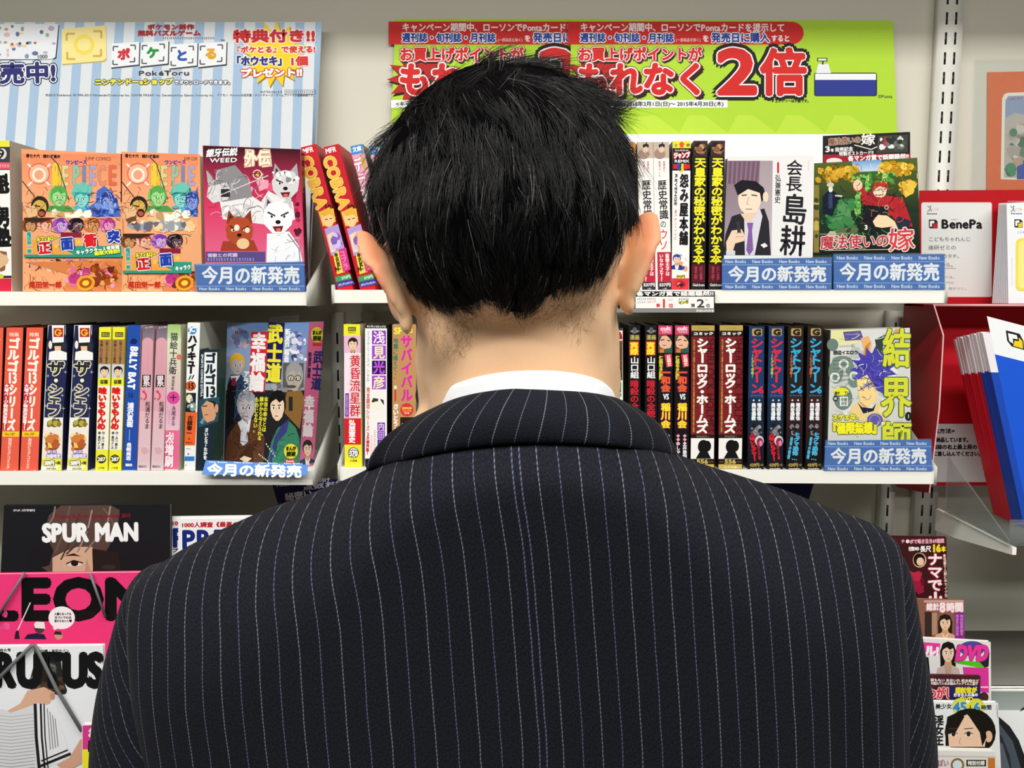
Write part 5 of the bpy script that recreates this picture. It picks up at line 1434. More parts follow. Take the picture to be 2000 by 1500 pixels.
A.ink(730, 200, 1320, 1000, ['b0b8ae', '8e988e', 'eef0ea', 'c8ccc4'], 60, 122, 4, .12).ink(930, 400, 1160, 640, ['2c2680', '6a64c8', '38308e'], 36, 123, 4, .35)
A.ht('田辺イエロウ', (740, 350), (930, 348), 30, '26282a', b=2).tiny((790, 302), (905, 298), 16, '9a9c94', 11)
for k in range(6):
    A.tiny((742, 412 + 30 * k), (860, 408 + 30 * k), 10, '3c4a44', 20 + k)
A.ell(800, 650, 60, 30, 'e2e234').ht('描き', (750, 662), (790, 660), 22, '26281c', b=1.2).ht('下し', (826, 660), (862, 658), 22, '26281c', b=1.2).rect(790, 690, 852, 762, 'e8e8e2').ht('収録', (798, 712), (846, 712), 26, '5a6a60', b=1).ht('決定', (798, 742), (846, 742), 26, '5a6a60', b=1).ell(756, 704, 20, 22, '26281c').ht('初', (744, 704), (768, 704), 20, 'e8e8d8', b=.8)
A.ht('スゲェな、', (730, 850), (960, 840), 44, 'f0ea2c', b=3, out=[(4, '6a6c34')]).rect(1110, 885, 1335, 920, 'e4de3c').ht('『極限無想』', (700, 935), (1110, 928), 86, 'f0ea2c', b=5, out=[(5, '6a6c34')])
for k in range(16):
    A.rect(1112 + 14 * k, 885, 1118 + 14 * k, 935, 'f4f0b0')
for ch, x0, x1, y, h in (('結', 1118, 1340, 315, 290), ('界', 1100, 1345, 690, 300), ('師', 1105, 1345, 990, 200)):
    A.ht(ch, (x0, y), (x1, y), h, 'd4d83c', b=7, out=[(7, '3f5a4c')])
A.ell(1318, 840, 26, 34, '1c2220').ht('1', (1310, 840), (1326, 840), 30, 'b8c4a8', b=2)
book('comic cover with a blue haired figure, right end of the lower shelf', [(1622.5, 645), (1777, 640.3), (1780, 921.5), (1616, 921.5)], PRB, .030, A, zLR, 'd6d8d4', left='55534a', right='b8b8b0', kind='front', spine='L', group=GLR, material='laminate')
shelf_label('blue new-release card in front of the blue haired cover, right end of the lower shelf', [(1612, 861), (1818, 858.5), (1821, 922), (1609, 921)], right_unit(-.001), zLR)
# ================================================================== RED DISPLAY AT THE RIGHT
# orange map-like poster in a clear sleeve on the wall
pw = py_(WALL_Y - .0015)
root = thing('wall_poster', pw.at(1950, 372), 'orange bordered poster in a clear sleeve on the wall at the right edge', 'poster')
A = Art(1300, 0, 2.857)
A.poly([(1805, 1070), (1812, 450), (1822, 420), (1850, 408), (2200, 400), (2200, 1070)], 'd9682a').poly([(1870, 1000), (1878, 550), (1890, 525), (1910, 518), (2200, 508), (2200, 1010)], 'e9e6d8')
A.poly([(1888, 990), (1896, 560), (1912, 536), (2200, 528), (2200, 1000)], '8a9cb8', ) .poly([(1892, 660), (1950, 630), (2030, 645), (2200, 640), (2200, 1000), (1888, 990)], 'b8b0a4')
A.blobs(1896, 650, 2150, 990, ['c9c2b4', 'a8a094', 'd8d2c6', '8a8478', 'b89a88', '5c7c60', '3f6a4c'], 46, 131, .06, .2).blobs(1890, 900, 1960, 992, ['2f7a50', '3f8a5c', '256244'], 10, 132, .3, .6).ell(1940, 740, 22, 24, '4c7a60').poly([(1960, 930), (2000, 910), (2100, 960), (2080, 1000), (1960, 1000)], '2c4a9c')
A.ht('しまじろう', (1912, 552), (1990, 548), 14, 'b03a34', b=.6)
panel('printed_sheet', '', '', [(1929, 141), (2060, 138), (2060, 372), (1927, 372)], pw, .0008, A, 'd9682a', parent=root)
film = MB()
fp = pw.off(.0022)
film.prism([fp.at(1905, 114), fp.at(2070, 112), fp.at(2070, 374), fp.at(1897, 374)], 0, .0003, fp.back)
film.build('clear_sleeve', 'clear_film', root)

# red header with printed panel
fy = py_(.036)
hp = py_(.148)
zL = hp.at(1900, 593)[2]
dsp = thing('leaflet_display', hp.at(1900, 950) * np.array([1, 1, 0]) + np.array([0, 0, hp.at(1900, 958)[2]]), 'red cardboard leaflet display with a white printed panel, at the right edge', 'display stand')
A = Art(1580, 240, 3.948)
A.rrect(866, 612, 1411, 1343, 16, 'e8b8b4').rrect(869, 616, 1408, 1340, 14, 'e3e4e0')
def bene(A, x, y, s, c):
    A.poly([(x, y), (x + .78 * s, y), (x + s, y + .22 * s), (x + s, y + s), (x + .12 * s, y + s), (x, y + .86 * s)], '1e1c1e')
    A.poly([(x + .12 * s, y + .16 * s), (x + .62 * s, y + .12 * s), (x + .62 * s, y + .42 * s), (x + .36 * s, y + .42 * s), (x + .36 * s, y + .8 * s), (x + .12 * s, y + .8 * s)], 'eef0ee')
    A.poly([(x + .46 * s, y + .52 * s), (x + .72 * s, y + .52 * s), (x + .72 * s, y + .34 * s), (x + .94 * s, y + .34 * s), (x + .94 * s, y + .94 * s), (x + .46 * s, y + .94 * s)], c)
bene(A, 924, 746, 68, 'c82432')
def runner(A, x, y, k):
    A.ell(x + 8 * k, y - 20 * k, 5 * k, 5 * k, '2a3c78').line([(x - 16 * k, y - 22 * k), (x, y - 8 * k), (x + 10 * k, y - 6 * k)], 5 * k, '2a3c78').line([(x + 10 * k, y - 8 * k), (x, y + 8 * k), (x - 16 * k, y + 22 * k)], 5 * k, '2a3c78').line([(x + 2 * k, y + 6 * k), (x + 18 * k, y + 20 * k)], 5 * k, '2a3c78')
    A.ring(x + 32 * k, y + 4 * k, 9 * k, 3.5 * k, 'e0b070', 60, 300).ring(x + 52 * k, y + 4 * k, 9 * k, 3.5 * k, 'e0a888').line([(x + 66 * k, y - 6 * k), (x + 66 * k, y + 14 * k)], 3 * k, 'c8a0a0')
runner(A, 930, 662, 1.0)
A.ht('Benesse', (910, 700), (988, 699), 11, '4a4c50', b=1)
A.ht('BenePa', (1018, 780), (1336, 780), 66, '1c1b1d', b=4.5).ht('ベネパ', (1090, 748), (1146, 746), 12, '77777a', b=.5)
A.ht('こどもちゃれんじ', (920, 897), (1248, 897), 36, '77787a', b=.8).ht('進研ゼミの', (918, 962), (1136, 962), 34, '77787a', b=.8).ht('学びのカタチ。', (916, 1028), (1180, 1028), 32, '77787a', b=.8).ht('ここから。', (930, 1094), (1134, 1096), 34, '77787a', b=.8).line([(930, 1122), (1134, 1122)], 4, 'a05a58')
A.ht('楽しく学べる。', (920, 1190), (1140, 1190), 21, '8a8a8c', b=.4).ht('自分から伸ばされる。', (920, 1233), (1135, 1232), 19, '8a8a8c', b=.4).ht('がんばる自信がつく。', (918, 1278), (1232, 1278), 20, '8a8a8c', b=.4)
Q = [hp.at(1797, 372), hp.at(2090, 370), hp.at(2090, 600), hp.at(1790, 600)]
Q[2][2] = Q[3][2] = zL
MB().prism(Q, 0, .003, hp.back, 'b8161f').build('header_panel', 'print', dsp, A, hp)
# lower box: back panel, ledge, side flange
bp = py_(.150)
zB = bp.at(1900, 948)[2]
A = Art(1700, 560, 2.883)
A.rect(340, 772, 900, 1100, 'dedfe0')
A.ht('<補充方法>', (298, 812), (476, 812), 26, '2a2a2c', b=1.8).ht('誌面に納品しています。', (296, 862), (566, 862), 27, '2a2a2c', b=1.8).ht('補充は雑誌の右上最上段の', (262, 902), (602, 902), 26, '2a2a2c', b=1.8).ht('ポケットに差し込んでください。', (248, 940), (636, 941), 26, '2a2a2c', b=1.8)
X0 = fy.at(1839, 700)[0]
Q = [np.array((X0, .150, zL)), np.array((.84, .150, zL)), np.array((.84, .150, zB)), np.array((X0, .150, zB))]
MB().prism(Q, 0, .003, bp.back, 'c01a26').build('back_panel', 'print', dsp, A, bp)
MB().box(X0, .094, zL - .003, .84, .150, zL, 'c01a26').box(X0, .0925, zL - .003, .84, .094, zL, 'e8a8a8').build('ledge', 'post_paint', dsp)
prof = [(fy.at(1838, 655)), (fy.at(1838, 800)), (fy.at(1822, 970))]
XF = fy.at(1839, 700)[0]
zt = [zL, fy.at(1838, 655)[2], fy.at(1836, 800)[2], fy.at(1822, 968)[2], zB - .002]
fl = MB()
for x, c in ((XF, 0), ):
    pts = [(.066, zt[0]), (.036, zt[1]), (.037, zt[2]), (.052, zt[3]), (.075, zt[3] - .004), (.150, zB - .002), (.150, zt[0])]
    fl.prism([np.array((XF, y, z)) for y, z in pts], 0, .0018, np.array((1.0, 0, 0)), 'b01722', side=['e8b4b4', 'e8b4b4', 'e8b4b4', None, None, None, 'e8b4b4'])
fl.build('side_flange', 'post_paint', dsp)

# white cards leaning on the ledge, one object each
cp = lean(-.004, zL, 6, 0)
A0 = Art(1840, 360, 6.25)
base_q = [(1965, 393), (2085, 391), (2092, 584), (1970, 584)]
for k in range(9):
    y = .126 - .0030 * k
    pl = Plane((0, y, zL), (0, -math.cos(R(4)), math.sin(R(4))))
    j = 8 - k
    sh = -3.4 * j
    q = [(1966 + sh * .55, 397), (2085, 391), (2092, 584), (1970 + sh * 1.15, 584)]
    last = k == 8
    A = None
    if last:
        A = Art(1840, 360, 6.25)
        A.rect(800, 205, 1600, 209, 'd0d2d6')
        runner(A, 862, 300, 1.6)
        A.ht('Benesse', (840, 356), (975, 355), 16, '4a4c50', b=1.2)
        bene(A, 882, 428, 100, 'e8c82a')
        A.ht('こども', (915, 585), (1010, 585), 24, '9a9a9c', b=.5).line([(855, 890), (855, 1240)], 3, 'c8cacc').ht('ちゃれんじ', (1015, 585), (1180, 585), 24, '9a9a9c', b=.5)
        A.rrect(900, 660, 1500, 1300, 60, 'eedb4a').rrect(930, 690, 1500, 1270, 50, 'f2e68a')
    label = 'frontmost white card with small yellow mark, in the stack on the red ledge' if last else 'white card in the stack behind the frontmost marked card on the red ledge'
    o = panel('leaflet_card', label, 'card', q, pl, .0009, A, 'eceef0' if last else 'dfe0e4', 'd4d5da', group='white cards on the red ledge', zb=zL + .0003)

# clear tray on a bracket with the leaflets
XT = .600
zb_ = py_(-.070).at(1992, 1062)[2]
tray = thing('leaflet_tray', (0.70, .0, zb_), 'clear acrylic tray on a pale bracket, holding the red and blue edged booklets', 'tray')
zk = py_(.080).at(1863, 890)[2]
MB().prism([np.array((XT, y, z)) for y, z in [(.082, zk), (-.072, zb_ + .006), (-.072, zb_), (.082, zb_ + .004)]], 0, .0022, np.array((1.0, 0, 0))).build('side_wall', 'acrylic', tray)
MB().box(XT, -.072, zb_ - .003, .86, .084, zb_).build('tray_floor', 'acrylic', tray)
MB().box(XT + .0022, -.072, zb_, .86, -.0695, zb_ + .030).build('front_lip', 'acrylic', tray)
MB().prism([np.array((XT + .004, y, z)) for y, z in [(.115, zb_ - .003), (-.076, zb_ - .003), (-.076, zb_ - .012), (.060, zb_ - .030), (.115, zb_ - .034)]], 0, .005, np.array((1.0, 0, 0))).build('bracket', 'shelf_white', tray)

# booklets in the tray: thin, leaning, edges red or blue with white tops
nB = 13
zTop = py_(.08).at(1872, 660)[2]
for k in range(nB):
    y = .072 - .0056 * k
    last = k == nB - 1
    red = k < 8
    col = 'c4202e' if red else '1f49ae'
    ztop = zTop - zb_ + .0010 * k - (.0 if k % 3 else .002)
    pl = None
    xl = XT + .062
    BL = np.array((xl, y - .006, zb_ + .0003))
    TLh = np.array((XT + .0005 * (k % 3), y + .006, zb_ + ztop))
    BR = np.array((.90, y - .006, zb_ + .0003))
    TR = np.array((.84, y + .006, zb_ + ztop))
    n = np.cross(TR - TLh, BL - TLh)
    n = n / np.linalg.norm(n)
    if n[1] > 0:
        n = -n
    pl = Plane(BL, n)
    P4 = [TLh, TR, BR, BL]
    f = .20
    M1 = TLh + (BL - TLh) * f
    M2 = TR + (BR - TR) * f
    lab = 'frontmost blue booklet with white top in the clear tray at the right edge' if last else ('red edged booklet with white top in the back part of the clear tray' if red else 'blue edged booklet with white top in the middle of the clear tray')
    root = thing('booklet', (BL + BR) / 2, lab, 'booklet', 'red edged booklets in the clear tray' if red else 'blue edged booklets in the clear tray')
    m = MB()
    m.prism([TLh, TR, M2, M1], 0, .0054, np.array((0, 1.0, 0)), 'e6e3e6')
    m.prism([M1, M2, BR, BL], 0, .0054, np.array((0, 1.0, 0)), col)
    A = None
    if last:
        A = Art(1700, 560, 2.883)
        A.poly([(656, 166), (900, 230), (900, 430), (700, 380)], 'eceef0').poly([(700, 380), (900, 430), (900, 1300), (890, 1300)], '1f57d0')
        x, y_, s = 762, 245, 105
        A.poly([(x, y_), (x + 78, y_ + 20), (x + 100, y_ + 60), (x + 105, y_ + 112), (x + 34, y_ + 92), (x + 8, y_ + 60)], '1e1c1e').poly([(x + 12, y_ + 16), (x + 62, y_ + 28), (x + 68, y_ + 52), (x + 40, y_ + 46), (x + 42, y_ + 76), (x + 20, y_ + 62)], 'eef0ee').poly([(x + 50, y_ + 58), (x + 74, y_ + 62), (x + 74, y_ + 40), (x + 94, y_ + 62), (x + 98, y_ + 104), (x + 42, y_ + 88)], 'eacb22')
    m.build('cover', 'print' if last else 'laminate', root, A, pl)
# ================================================================== MAGAZINES, LEFT RACK
def magazine(label, quad, plane, thick, art, col='f0f0f0', z=None, group=None, right='d8d4cc', name='magazine', pages='d9d5cc', material='laminate'):
    return book(label, quad, plane, thick, art, z, col, left=col, right=right, kind='front', spine='L', group=group, name=name, cat='magazine', pages=pages, material=material)


GML = 'magazines in the left rack'
yS, yP, yL, yB, yY = .012, .020, -.045, -.100, -.150
zS = py_(yS).at(100, 987)[2] - .27
zP = py_(yP).at(100, 1012)[2] - .25
zLm = py_(yL).at(100, 1120)[2] - .27
zB_ = py_(yB).at(100, 1264)[2] - .29
zY = py_(yY).at(175, 1408)[2] - .27
rackL = thing('magazine_rack', (-.45, -.19, 0), 'dark grey stepped magazine rack at the lower left', 'magazine rack')
for y0, y1, z in ((yS - .008, WALL_Y - .004, min(zS, zP) - .0005), (yL - .012, yS - .008, zLm - .0005), (yB - .012, yL - .012, zB_ - .0005), (yY - .025, yB - .012, zY - .0005)):
    MB().box(-1.0, y0, 0.0, .16, y1, z).build('tier', 'rack_paint', rackL)

A = Art(0, 960, 2.778)
A.quad([(22, 75), (925, 70), (925, 900), (-20, 900)], '1f1f22')
A.poly([(270, 440), (225, 412), (268, 400), (290, 320), (240, 220), (265, 130), (330, 76), (600, 74), (650, 100), (640, 200), (590, 300), (520, 420), (505, 440)], '5a453d')
A.poly([(285, 360), (340, 330), (420, 300), (500, 300), (520, 350), (500, 440), (285, 440)], 'd8ae92').poly([(500, 310), (640, 330), (660, 440), (505, 440)], '2a2220')
for i, (x0, y0, x1, y1) in enumerate(((300, 80, 250, 200), (380, 76, 300, 330), (430, 120, 330, 370), (500, 100, 420, 330), (540, 200, 460, 330), (560, 90, 620, 200), (480, 200, 360, 340), (600, 80, 540, 260))):
    A.line([(x0, y0), ((x0 + x1) / 2 + 14, (y0 + y1) / 2), (x1, y1)], 9, ('8a7468', '6e5a50', '4a3832', 'a08a7c')[i % 4])
A.poly([(345, 350), (400, 335), (440, 352), (400, 348)], '2a1c18').ell(405, 392, 42, 14, 'e6d8d0', n=14).ell(405, 390, 20, 15, '2a1a14').line([(360, 392), (400, 374), (450, 388)], 7, '2a1a14').poly([(470, 360), (495, 440), (460, 440)], 'c0937a').ell(590, 410, 40, 12, '3a302c')
A.ht('SPUR MAN', (230, 224), (752, 218), 94, 'fbfbfb', b=7).ht('Precious Story for Spring Summer 2015', (296, 134), (708, 130), 20, '8a1c34', b=1).ht('SPUR 3月号増刊', (72, 102), (190, 102), 13, 'c8c8c8', b=.6)
magazine('black magazine with white capitals and a half hidden face, top of the left rack', [(8, 987), (333, 985), (326, 1300), (-9, 1300)], py_(yS), .006, A, '1f1f22', zS, GML, right='b8b4ae')

for k in (0, 1):
    A = Art(0, 960, 2.778)
    dx, dy = (0, 0) if k else (-52, -10)
    A.ht('1000人調査《最高の上司》', (982 + dx, 182 + dy), (1400 + dx, 176 + dy), 27, 'c0242c', b=1.8)
    A.ht('PRESIDENT', (985 + dx, 262 + dy), (1700 + dx, 252 + dy), 98, '1c2c78', b=6).ht('プレジデント', (985 + dx, 330 + dy), (1180 + dx, 326 + dy), 22, '1c1c24', b=1.5)
    magazine('white magazine with blue capitals, %s one of the two beside the black magazine' % ('front' if k else 'rear'), [(348, 1014), (560, 1012), (560, 1300), (348, 1300)] if k else [(329.5, 1010), (545, 1007), (545, 1300), (329.5, 1300)], py_(yP - .008 if k else yP), .005, A, 'f2f2f2', zP, GML)

A = Art(0, 960, 2.778)
A.quad([(-90, 450), (760, 440), (760, 1200), (-90, 1200)], 'ee3c7c').ht('LEON', (-75, 585), (820, 582), 210, '121214', b=17)
A.poly([(-90, 520), (70, 480), (200, 520), (240, 560), (60, 620), (-90, 640)], 'ee3c7c') if False else None
A.line([(88, 770), (165, 602)], 6, 'e8d8dc').ell(335, 685, 72, 62, 'f4f3f2').poly([(285, 735), (295, 752), (325, 738)], 'f4f3f2')
for i, t_ in enumerate(('人妻になっても', 'ヨコシマ心は', '変わらないッ♥')):
    A.ht(t_, (295, 664 + 19 * i), (388, 664 + 19 * i), 14, '2a2628', b=.9)
A.ell(215, 735, 30, 34, '4a3a36').poly([(185, 720), (195, 705), (240, 708), (246, 745), (190, 740)], 'efece8').poly([(130, 800), (150, 775), (200, 768), (240, 775), (252, 802)], '1c2440').ell(318, 780, 22, 24, 'c89a7a').poly([(290, 775), (300, 758), (330, 758), (338, 778)], '2a2830').poly([(78, 800), (85, 760), (100, 750), (108, 800)], '2a2228')
A.blobs(-60, 640, 80, 790, ['e0508c', 'f05a94'], 5, 141, .1, .2)
magazine('hot pink magazine with huge black capitals in the left rack', [(-33, 1122), (272, 1118), (272, 1420), (-33, 1420)], py_(yL), .007, A, 'ee3c7c', zLm, GML)

A = Art(0, 960, 2.778)
A.quad([(-90, 845), (560, 838), (560, 1900), (-90, 1900)], 'e9ebee', 'dde1e6')
A.ht('特大号', (-4, 862), (60, 860), 17, '2a2a2c', b=.8).ht('別冊付録・吉田カバン', (182, 868), (376, 864), 18, '2a2a2c', b=.9)
A.poly([(195, 900), (290, 870), (330, 900), (340, 1010), (365, 1080), (330, 1110), (270, 1090), (180, 1080), (140, 1060), (165, 1010)], '2a2420').blobs(140, 1000, 365, 1110, ['4a3a30', '6a5240', '38291f', '7c6450'], 18, 142, .12, .3)
A.ht('BRUTUS', (-150, 968), (560, 968), 175, '141416', b=15)
A.poly([(30, 1195), (110, 1150), (150, 1080), (240, 1060), (300, 1090), (270, 1150), (210, 1170), (60, 1205)], 'd8ab90').ell(285, 1110, 14, 20, 'c8917a')
A.poly([(-90, 1180), (20, 1180), (60, 1200), (200, 1150), (200, 1500), (-90, 1500)], 'd6d7da')
for k in range(17):
    A.line([(-90, 1205 + 18 * k), (60, 1222 + 18 * k), (190, 1206 + 18 * k)], 3.2, 'a9abb0')
A.poly([(200, 1148), (270, 1160), (320, 1240), (380, 1420), (330, 1470), (220, 1500), (195, 1400)], 'e4e5e8')
for x0, w in ((192, 16), (222, 10), (240, 6)):
    A.line([(x0, 1150), (x0 + 6, 1330), (x0 + 22, 1500)], w, '1b1b1e')
for k in range(4):
    A.line([(258 + 14 * k, 1175 + 18 * k), (275 + 14 * k, 1400 - 6 * k)], 3, '6a6a70')
A.line([(215, 1490), (385, 1420)], 14, '1b1b1e').line([(225, 1460), (370, 1400)], 7, '1b1b1e')
A.poly([(310, 1480), (380, 1440), (440, 1340), (475, 1370), (450, 1470), (360, 1520)], 'cf9f86')
magazine('white magazine with black capitals and a striped shirt figure, lower left rack', [(-33, 1264), (199, 1262), (199, 1660), (-33, 1660)], py_(yB), .008, A, 'e9ebee', zB_, GML)

A = Art(0, 960, 2.778)
A.quad([(448, 1270), (620, 1262), (620, 1390), (448, 1400)], 'd83a8c').quad([(448, 1400), (620, 1390), (620, 1900), (448, 1900)], 'eee62e').ht('おとな', (478, 1310), (600, 1306), 50, 'f4ecf0', b=3).ht('り', (470, 1395), (530, 1395), 90, '1c1c1e', b=6).blobs(480, 1440, 600, 1560, ['2a2a28', 'd8d03a'], 4, 143, .2, .4)
magazine('pink and yellow magazine beside the left jacket sleeve', [(160, 1416), (240, 1412), (240, 1760), (160, 1760)], py_(yY), .006, A, 'e8e6e2', zY, GML)


# elastic cords that hold the magazines, each stretched over a row
def cord(label, pts, y, r=.0016, fl=None):
    pl = py_(y)
    P = [pl.at(*p) for p in pts]
    m = MB().tube(P, r, n=8)
    o = m.build('elastic_cord', 'cord_gray', None, smooth=True, loc=P[0])
    return tag(o, label, 'cord', 'grey elastic cords over the left rack')


cord('grey elastic cord in an upturned V across the white striped-shirt magazine', [(-40, 1362), (22, 1300), (62, 1260), (68, 1260), (110, 1345), (160, 1428)], yB - .004, .0022)
cord('thin grey cord slanting across the left end of the pink magazine', [(-10, 1214), (48, 1118)], yL - .004, .0016)
cord('thin grey cord slanting across the right half of the pink magazine', [(176, 1120), (206, 1205)], yL - .004, .0016)

# ================================================================== MAGAZINES, RIGHT RACK
GMR = 'magazines in the right rack'
ys = [-.016, -.034, -.052, -.074, -.092, -.116]
pys = [1049, 1169, 1247, 1320, 1372, 1470]
zs = [py_(y).at(1850, p)[2] - (.24 if i < 3 else .22) for i, (y, p) in enumerate(zip(ys, pys))]
rackR = thing('magazine_rack', (.45, -.15, 0), 'dark grey stepped magazine rack at the lower right', 'magazine rack')
for i, (y, z) in enumerate(zip(ys, zs)):
    yb = -.006 if i == 0 else ys[i - 1] - .0095
    MB().box(.22, y - .0095, 0, .545, yb, z - .0005).build('tier', 'rack_paint', rackR)

A = Art(1680, 1000, 3.0)
A.quad([(150, 148), (505, 148), (518, 800), (150, 800)], '3f1a1c').rect(160, 150, 502, 190, '4a1c24').ell(278, 172, 11, 11, 'f0e6e6').ht('チ', (240, 172), (262, 172), 22, 'e8a8b8', b=1.2).ht('ボで嘔き泣き69連続', (290, 174), (492, 168), 26, 'e8a8b8', b=1.5)
A.ht('付録DVD', (284, 216), (345, 214), 24, 'f2eeea', b=1.6).ht('長尺', (350, 217), (416, 216), 34, 'f2eeea', b=1.8).ht('16', (420, 213), (472, 212), 42, 'efd22c', b=4).ht('本', (474, 216), (502, 216), 34, 'efd22c', b=2)
A.ell(348, 282, 40, 44, 'd8a888').ell(346, 280, 34, 38, '1a1414').ell(352, 290, 22, 24, 'e8c4a8').blobs(200, 330, 390, 500, ['a01c3c', 'b82a44', '6a1428', 'd8a48c', '2a1416'], 22, 151, .1, .25)
A.vt('ナマで', (438, 240), (438, 465), 84, 'f6f2f0', b=3, out=[(4, 'c02a40')]).ht('山', (398, 530), (484, 530), 120, 'f6f2f0', b=5, out=[(4, 'c02a40')]).vt('●花盛り人妻に中でイク生', (494, 245), (504, 500), 17, 'e8c8b8', b=1)
magazine('dark maroon magazine with white and yellow lettering, topmost of the right rack', [(1735, 1047.5), (1848.5, 1049), (1853, 1290), (1735, 1290)], py_(ys[0]), .004, A, '3f1a1c', zs[0], GMR, right='4a2a24')
A = Art(1680, 1000, 3.0)
A.quad([(240, 510), (608, 520), (614, 900), (240, 900)], '8a5c4a').ht('総計', (388, 556), (464, 554), 42, 'f8e8e4', b=2.5, out=[(4, 'c86a80')]).ht('8', (466, 556), (498, 556), 58, 'f8e8e4', b=4, out=[(4, 'c86a80')]).ht('時間', (504, 560), (604, 556), 56, 'f8e8e4', b=3, out=[(4, 'c86a80')])
A.rect(372, 516, 606, 530, 'c8a090').rect(378, 585, 420, 730, '3a2a28').rect(420, 590, 450, 720, 'b08a70').person(498, 650, 66, 84, skin='eec4a0', hair='241a18', coat='d8a888', hairstyle='long', shirt='eec4a0', sh=56).rect(554, 588, 608, 900, '8a2a8c').vt('完全永久保存版', (568, 600), (568, 725), 18, 'c87ac8', b=.8).vt('特別総集編号', (594, 600), (594, 725), 18, 'c87ac8', b=.8)
magazine('magazine with a long haired woman and pink-outlined lettering, second in the right rack', [(1750, 1169), (1882.7, 1173), (1884.5, 1380), (1750, 1380)], py_(ys[1]), .005, A, '8a5c4a', zs[1], GMR)
A = Art(1680, 1000, 3.0)
A.quad([(330, 742), (765, 764), (770, 1300), (330, 1300)], 'e4e2de').quad([(340, 760), (470, 770), (462, 842), (340, 836)], 'e83a9c').ht('ル!', (376, 812), (462, 814), 60, 'f6f2f2', b=5)
A.poly([(350, 850), (400, 850), (410, 950), (350, 950)], '1e1a1c').person(515, 825, 74, 108, skin='eccab0', hair='1c1616', coat='c8b4a8', hairstyle='long', shirt='b89c8c', sh=64, turn=.03)
A.ell(655, 800, 76, 44, '4a4aa0').poly([(555, 868), (740, 880), (742, 912), (700, 912), (552, 884)], '4cc81e').poly([(700, 880), (758, 820), (752, 905), (730, 912)], '28242a').ht('DVD', (562, 826), (752, 826), 86, 'e83a9c', b=7, out=[(3, '8a1c5c')], slant=.15)
A.poly([(600, 908), (752, 912), (754, 1060), (618, 1040)], 'e0389a').ell(724, 1085, 28, 30, '4a2c28').rect(705, 1022, 750, 1030, 'f0d8e8')
magazine('magazine with bright pink slanted capitals over green, third in the right rack', [(1790, 1246), (1935, 1254), (1937, 1480), (1790, 1480)], py_(ys[2]), .006, A, 'e4e2de', zs[2], GMR)
A = Art(1680, 1000, 3.0)
A.quad([(380, 954), (704, 962), (706, 1400), (380, 1400)], '4a1c26').ht('桜ももい あおいれ 松本他など', (412, 984), (698, 990), 18, 'e6dcd6', b=1).ht('今回れているお悩のバックてんこ盛り', (412, 1004), (690, 1006), 17, 'e6dcd6', b=1)
A.ht('わがし', (395, 1062), (548, 1060), 66, 'd8344c', b=3, out=[(4, 'f0dcd8')]).poly([(530, 1020), (704, 1020), (704, 1110), (520, 1110)], '1f2260').ht('顔射位が', (558, 1045), (684, 1042), 34, 'efe62c', b=3).ht('好きな人の為の', (548, 1072), (690, 1070), 20, 'f0eef0', b=1.4).ht('DVD', (585, 1096), (664, 1096), 24, 'efe62c', b=2)
magazine('dark red magazine with a navy corner of yellow lettering, fourth in the right rack', [(1800, 1318), (1915, 1320.5), (1916, 1520), (1800, 1520)], py_(ys[3]), .004, A, '4a1c26', zs[3], GMR)
A = Art(1680, 1000, 3.0)
A.quad([(380, 1115), (808, 1118), (834, 1700), (380, 1700)], 'e6e8e6').ell(585, 1140, 48, 50, 'd8d83c').ell(680, 1142, 50, 50, 'd8d83c')
A.ht('美少女', (440, 1140), (538, 1138), 30, '242426', b=1.2).ht('45', (544, 1144), (624, 1142), 54, '3a8ac8', b=4, out=[(4, 'e8ec9c')]).ht('人', (632, 1146), (658, 1146), 28, '242426', b=1).ht('6', (664, 1146), (704, 1144), 54, '3a8ac8', b=4, out=[(4, 'e8ec9c')]).ht('時間', (708, 1146), (770, 1144), 28, '242426', b=1)
A.ell(645, 1290, 150, 140, '17140f').poly([(500, 1280), (510, 1200), (600, 1160), (700, 1165), (780, 1230), (790, 1330), (770, 1370), (500, 1370)], '17140f').poly([(515, 1300), (545, 1285), (590, 1200), (640, 1180), (690, 1270), (740, 1300), (730, 1375), (520, 1375)], 'ecc8aa').ell(752, 1315, 22, 34, 'e6b898')
A.poly([(590, 1165), (610, 1200), (560, 1290), (515, 1300), (510, 1240)], '17140f').poly([(610, 1165), (720, 1180), (740, 1320), (715, 1372), (700, 1290), (640, 1200)], '17140f')
for x in (546, 634):
    A.ell(x, 1303, 22, 12, 'f4efe8').ell(x, 1302, 12, 12, '2a1a12').line([(x - 24, 1300), (x, 1286), (x + 24, 1300)], 5, '1a1210').line([(x - 26, 1270), (x + 26, 1266)], 5, '4a342a')
A.line([(588, 1320), (580, 1355), (592, 1360)], 4, 'c89878').vt('淫女王', (462, 1190), (462, 1370), 52, '1c1c1e', b=3).vt('月刊特別増刊号', (800, 1130), (806, 1210), 8, '8a8a8c', b=.3)
magazine('white magazine with a black bobbed woman and yellow discs, front of the right rack', [(1810, 1371), (1949.3, 1373), (1957, 1560), (1810, 1560)], py_(ys[4]), .006, A, 'e6e8e6', zs[4], GMR)
A = Art(1680, 1000, 3.0)
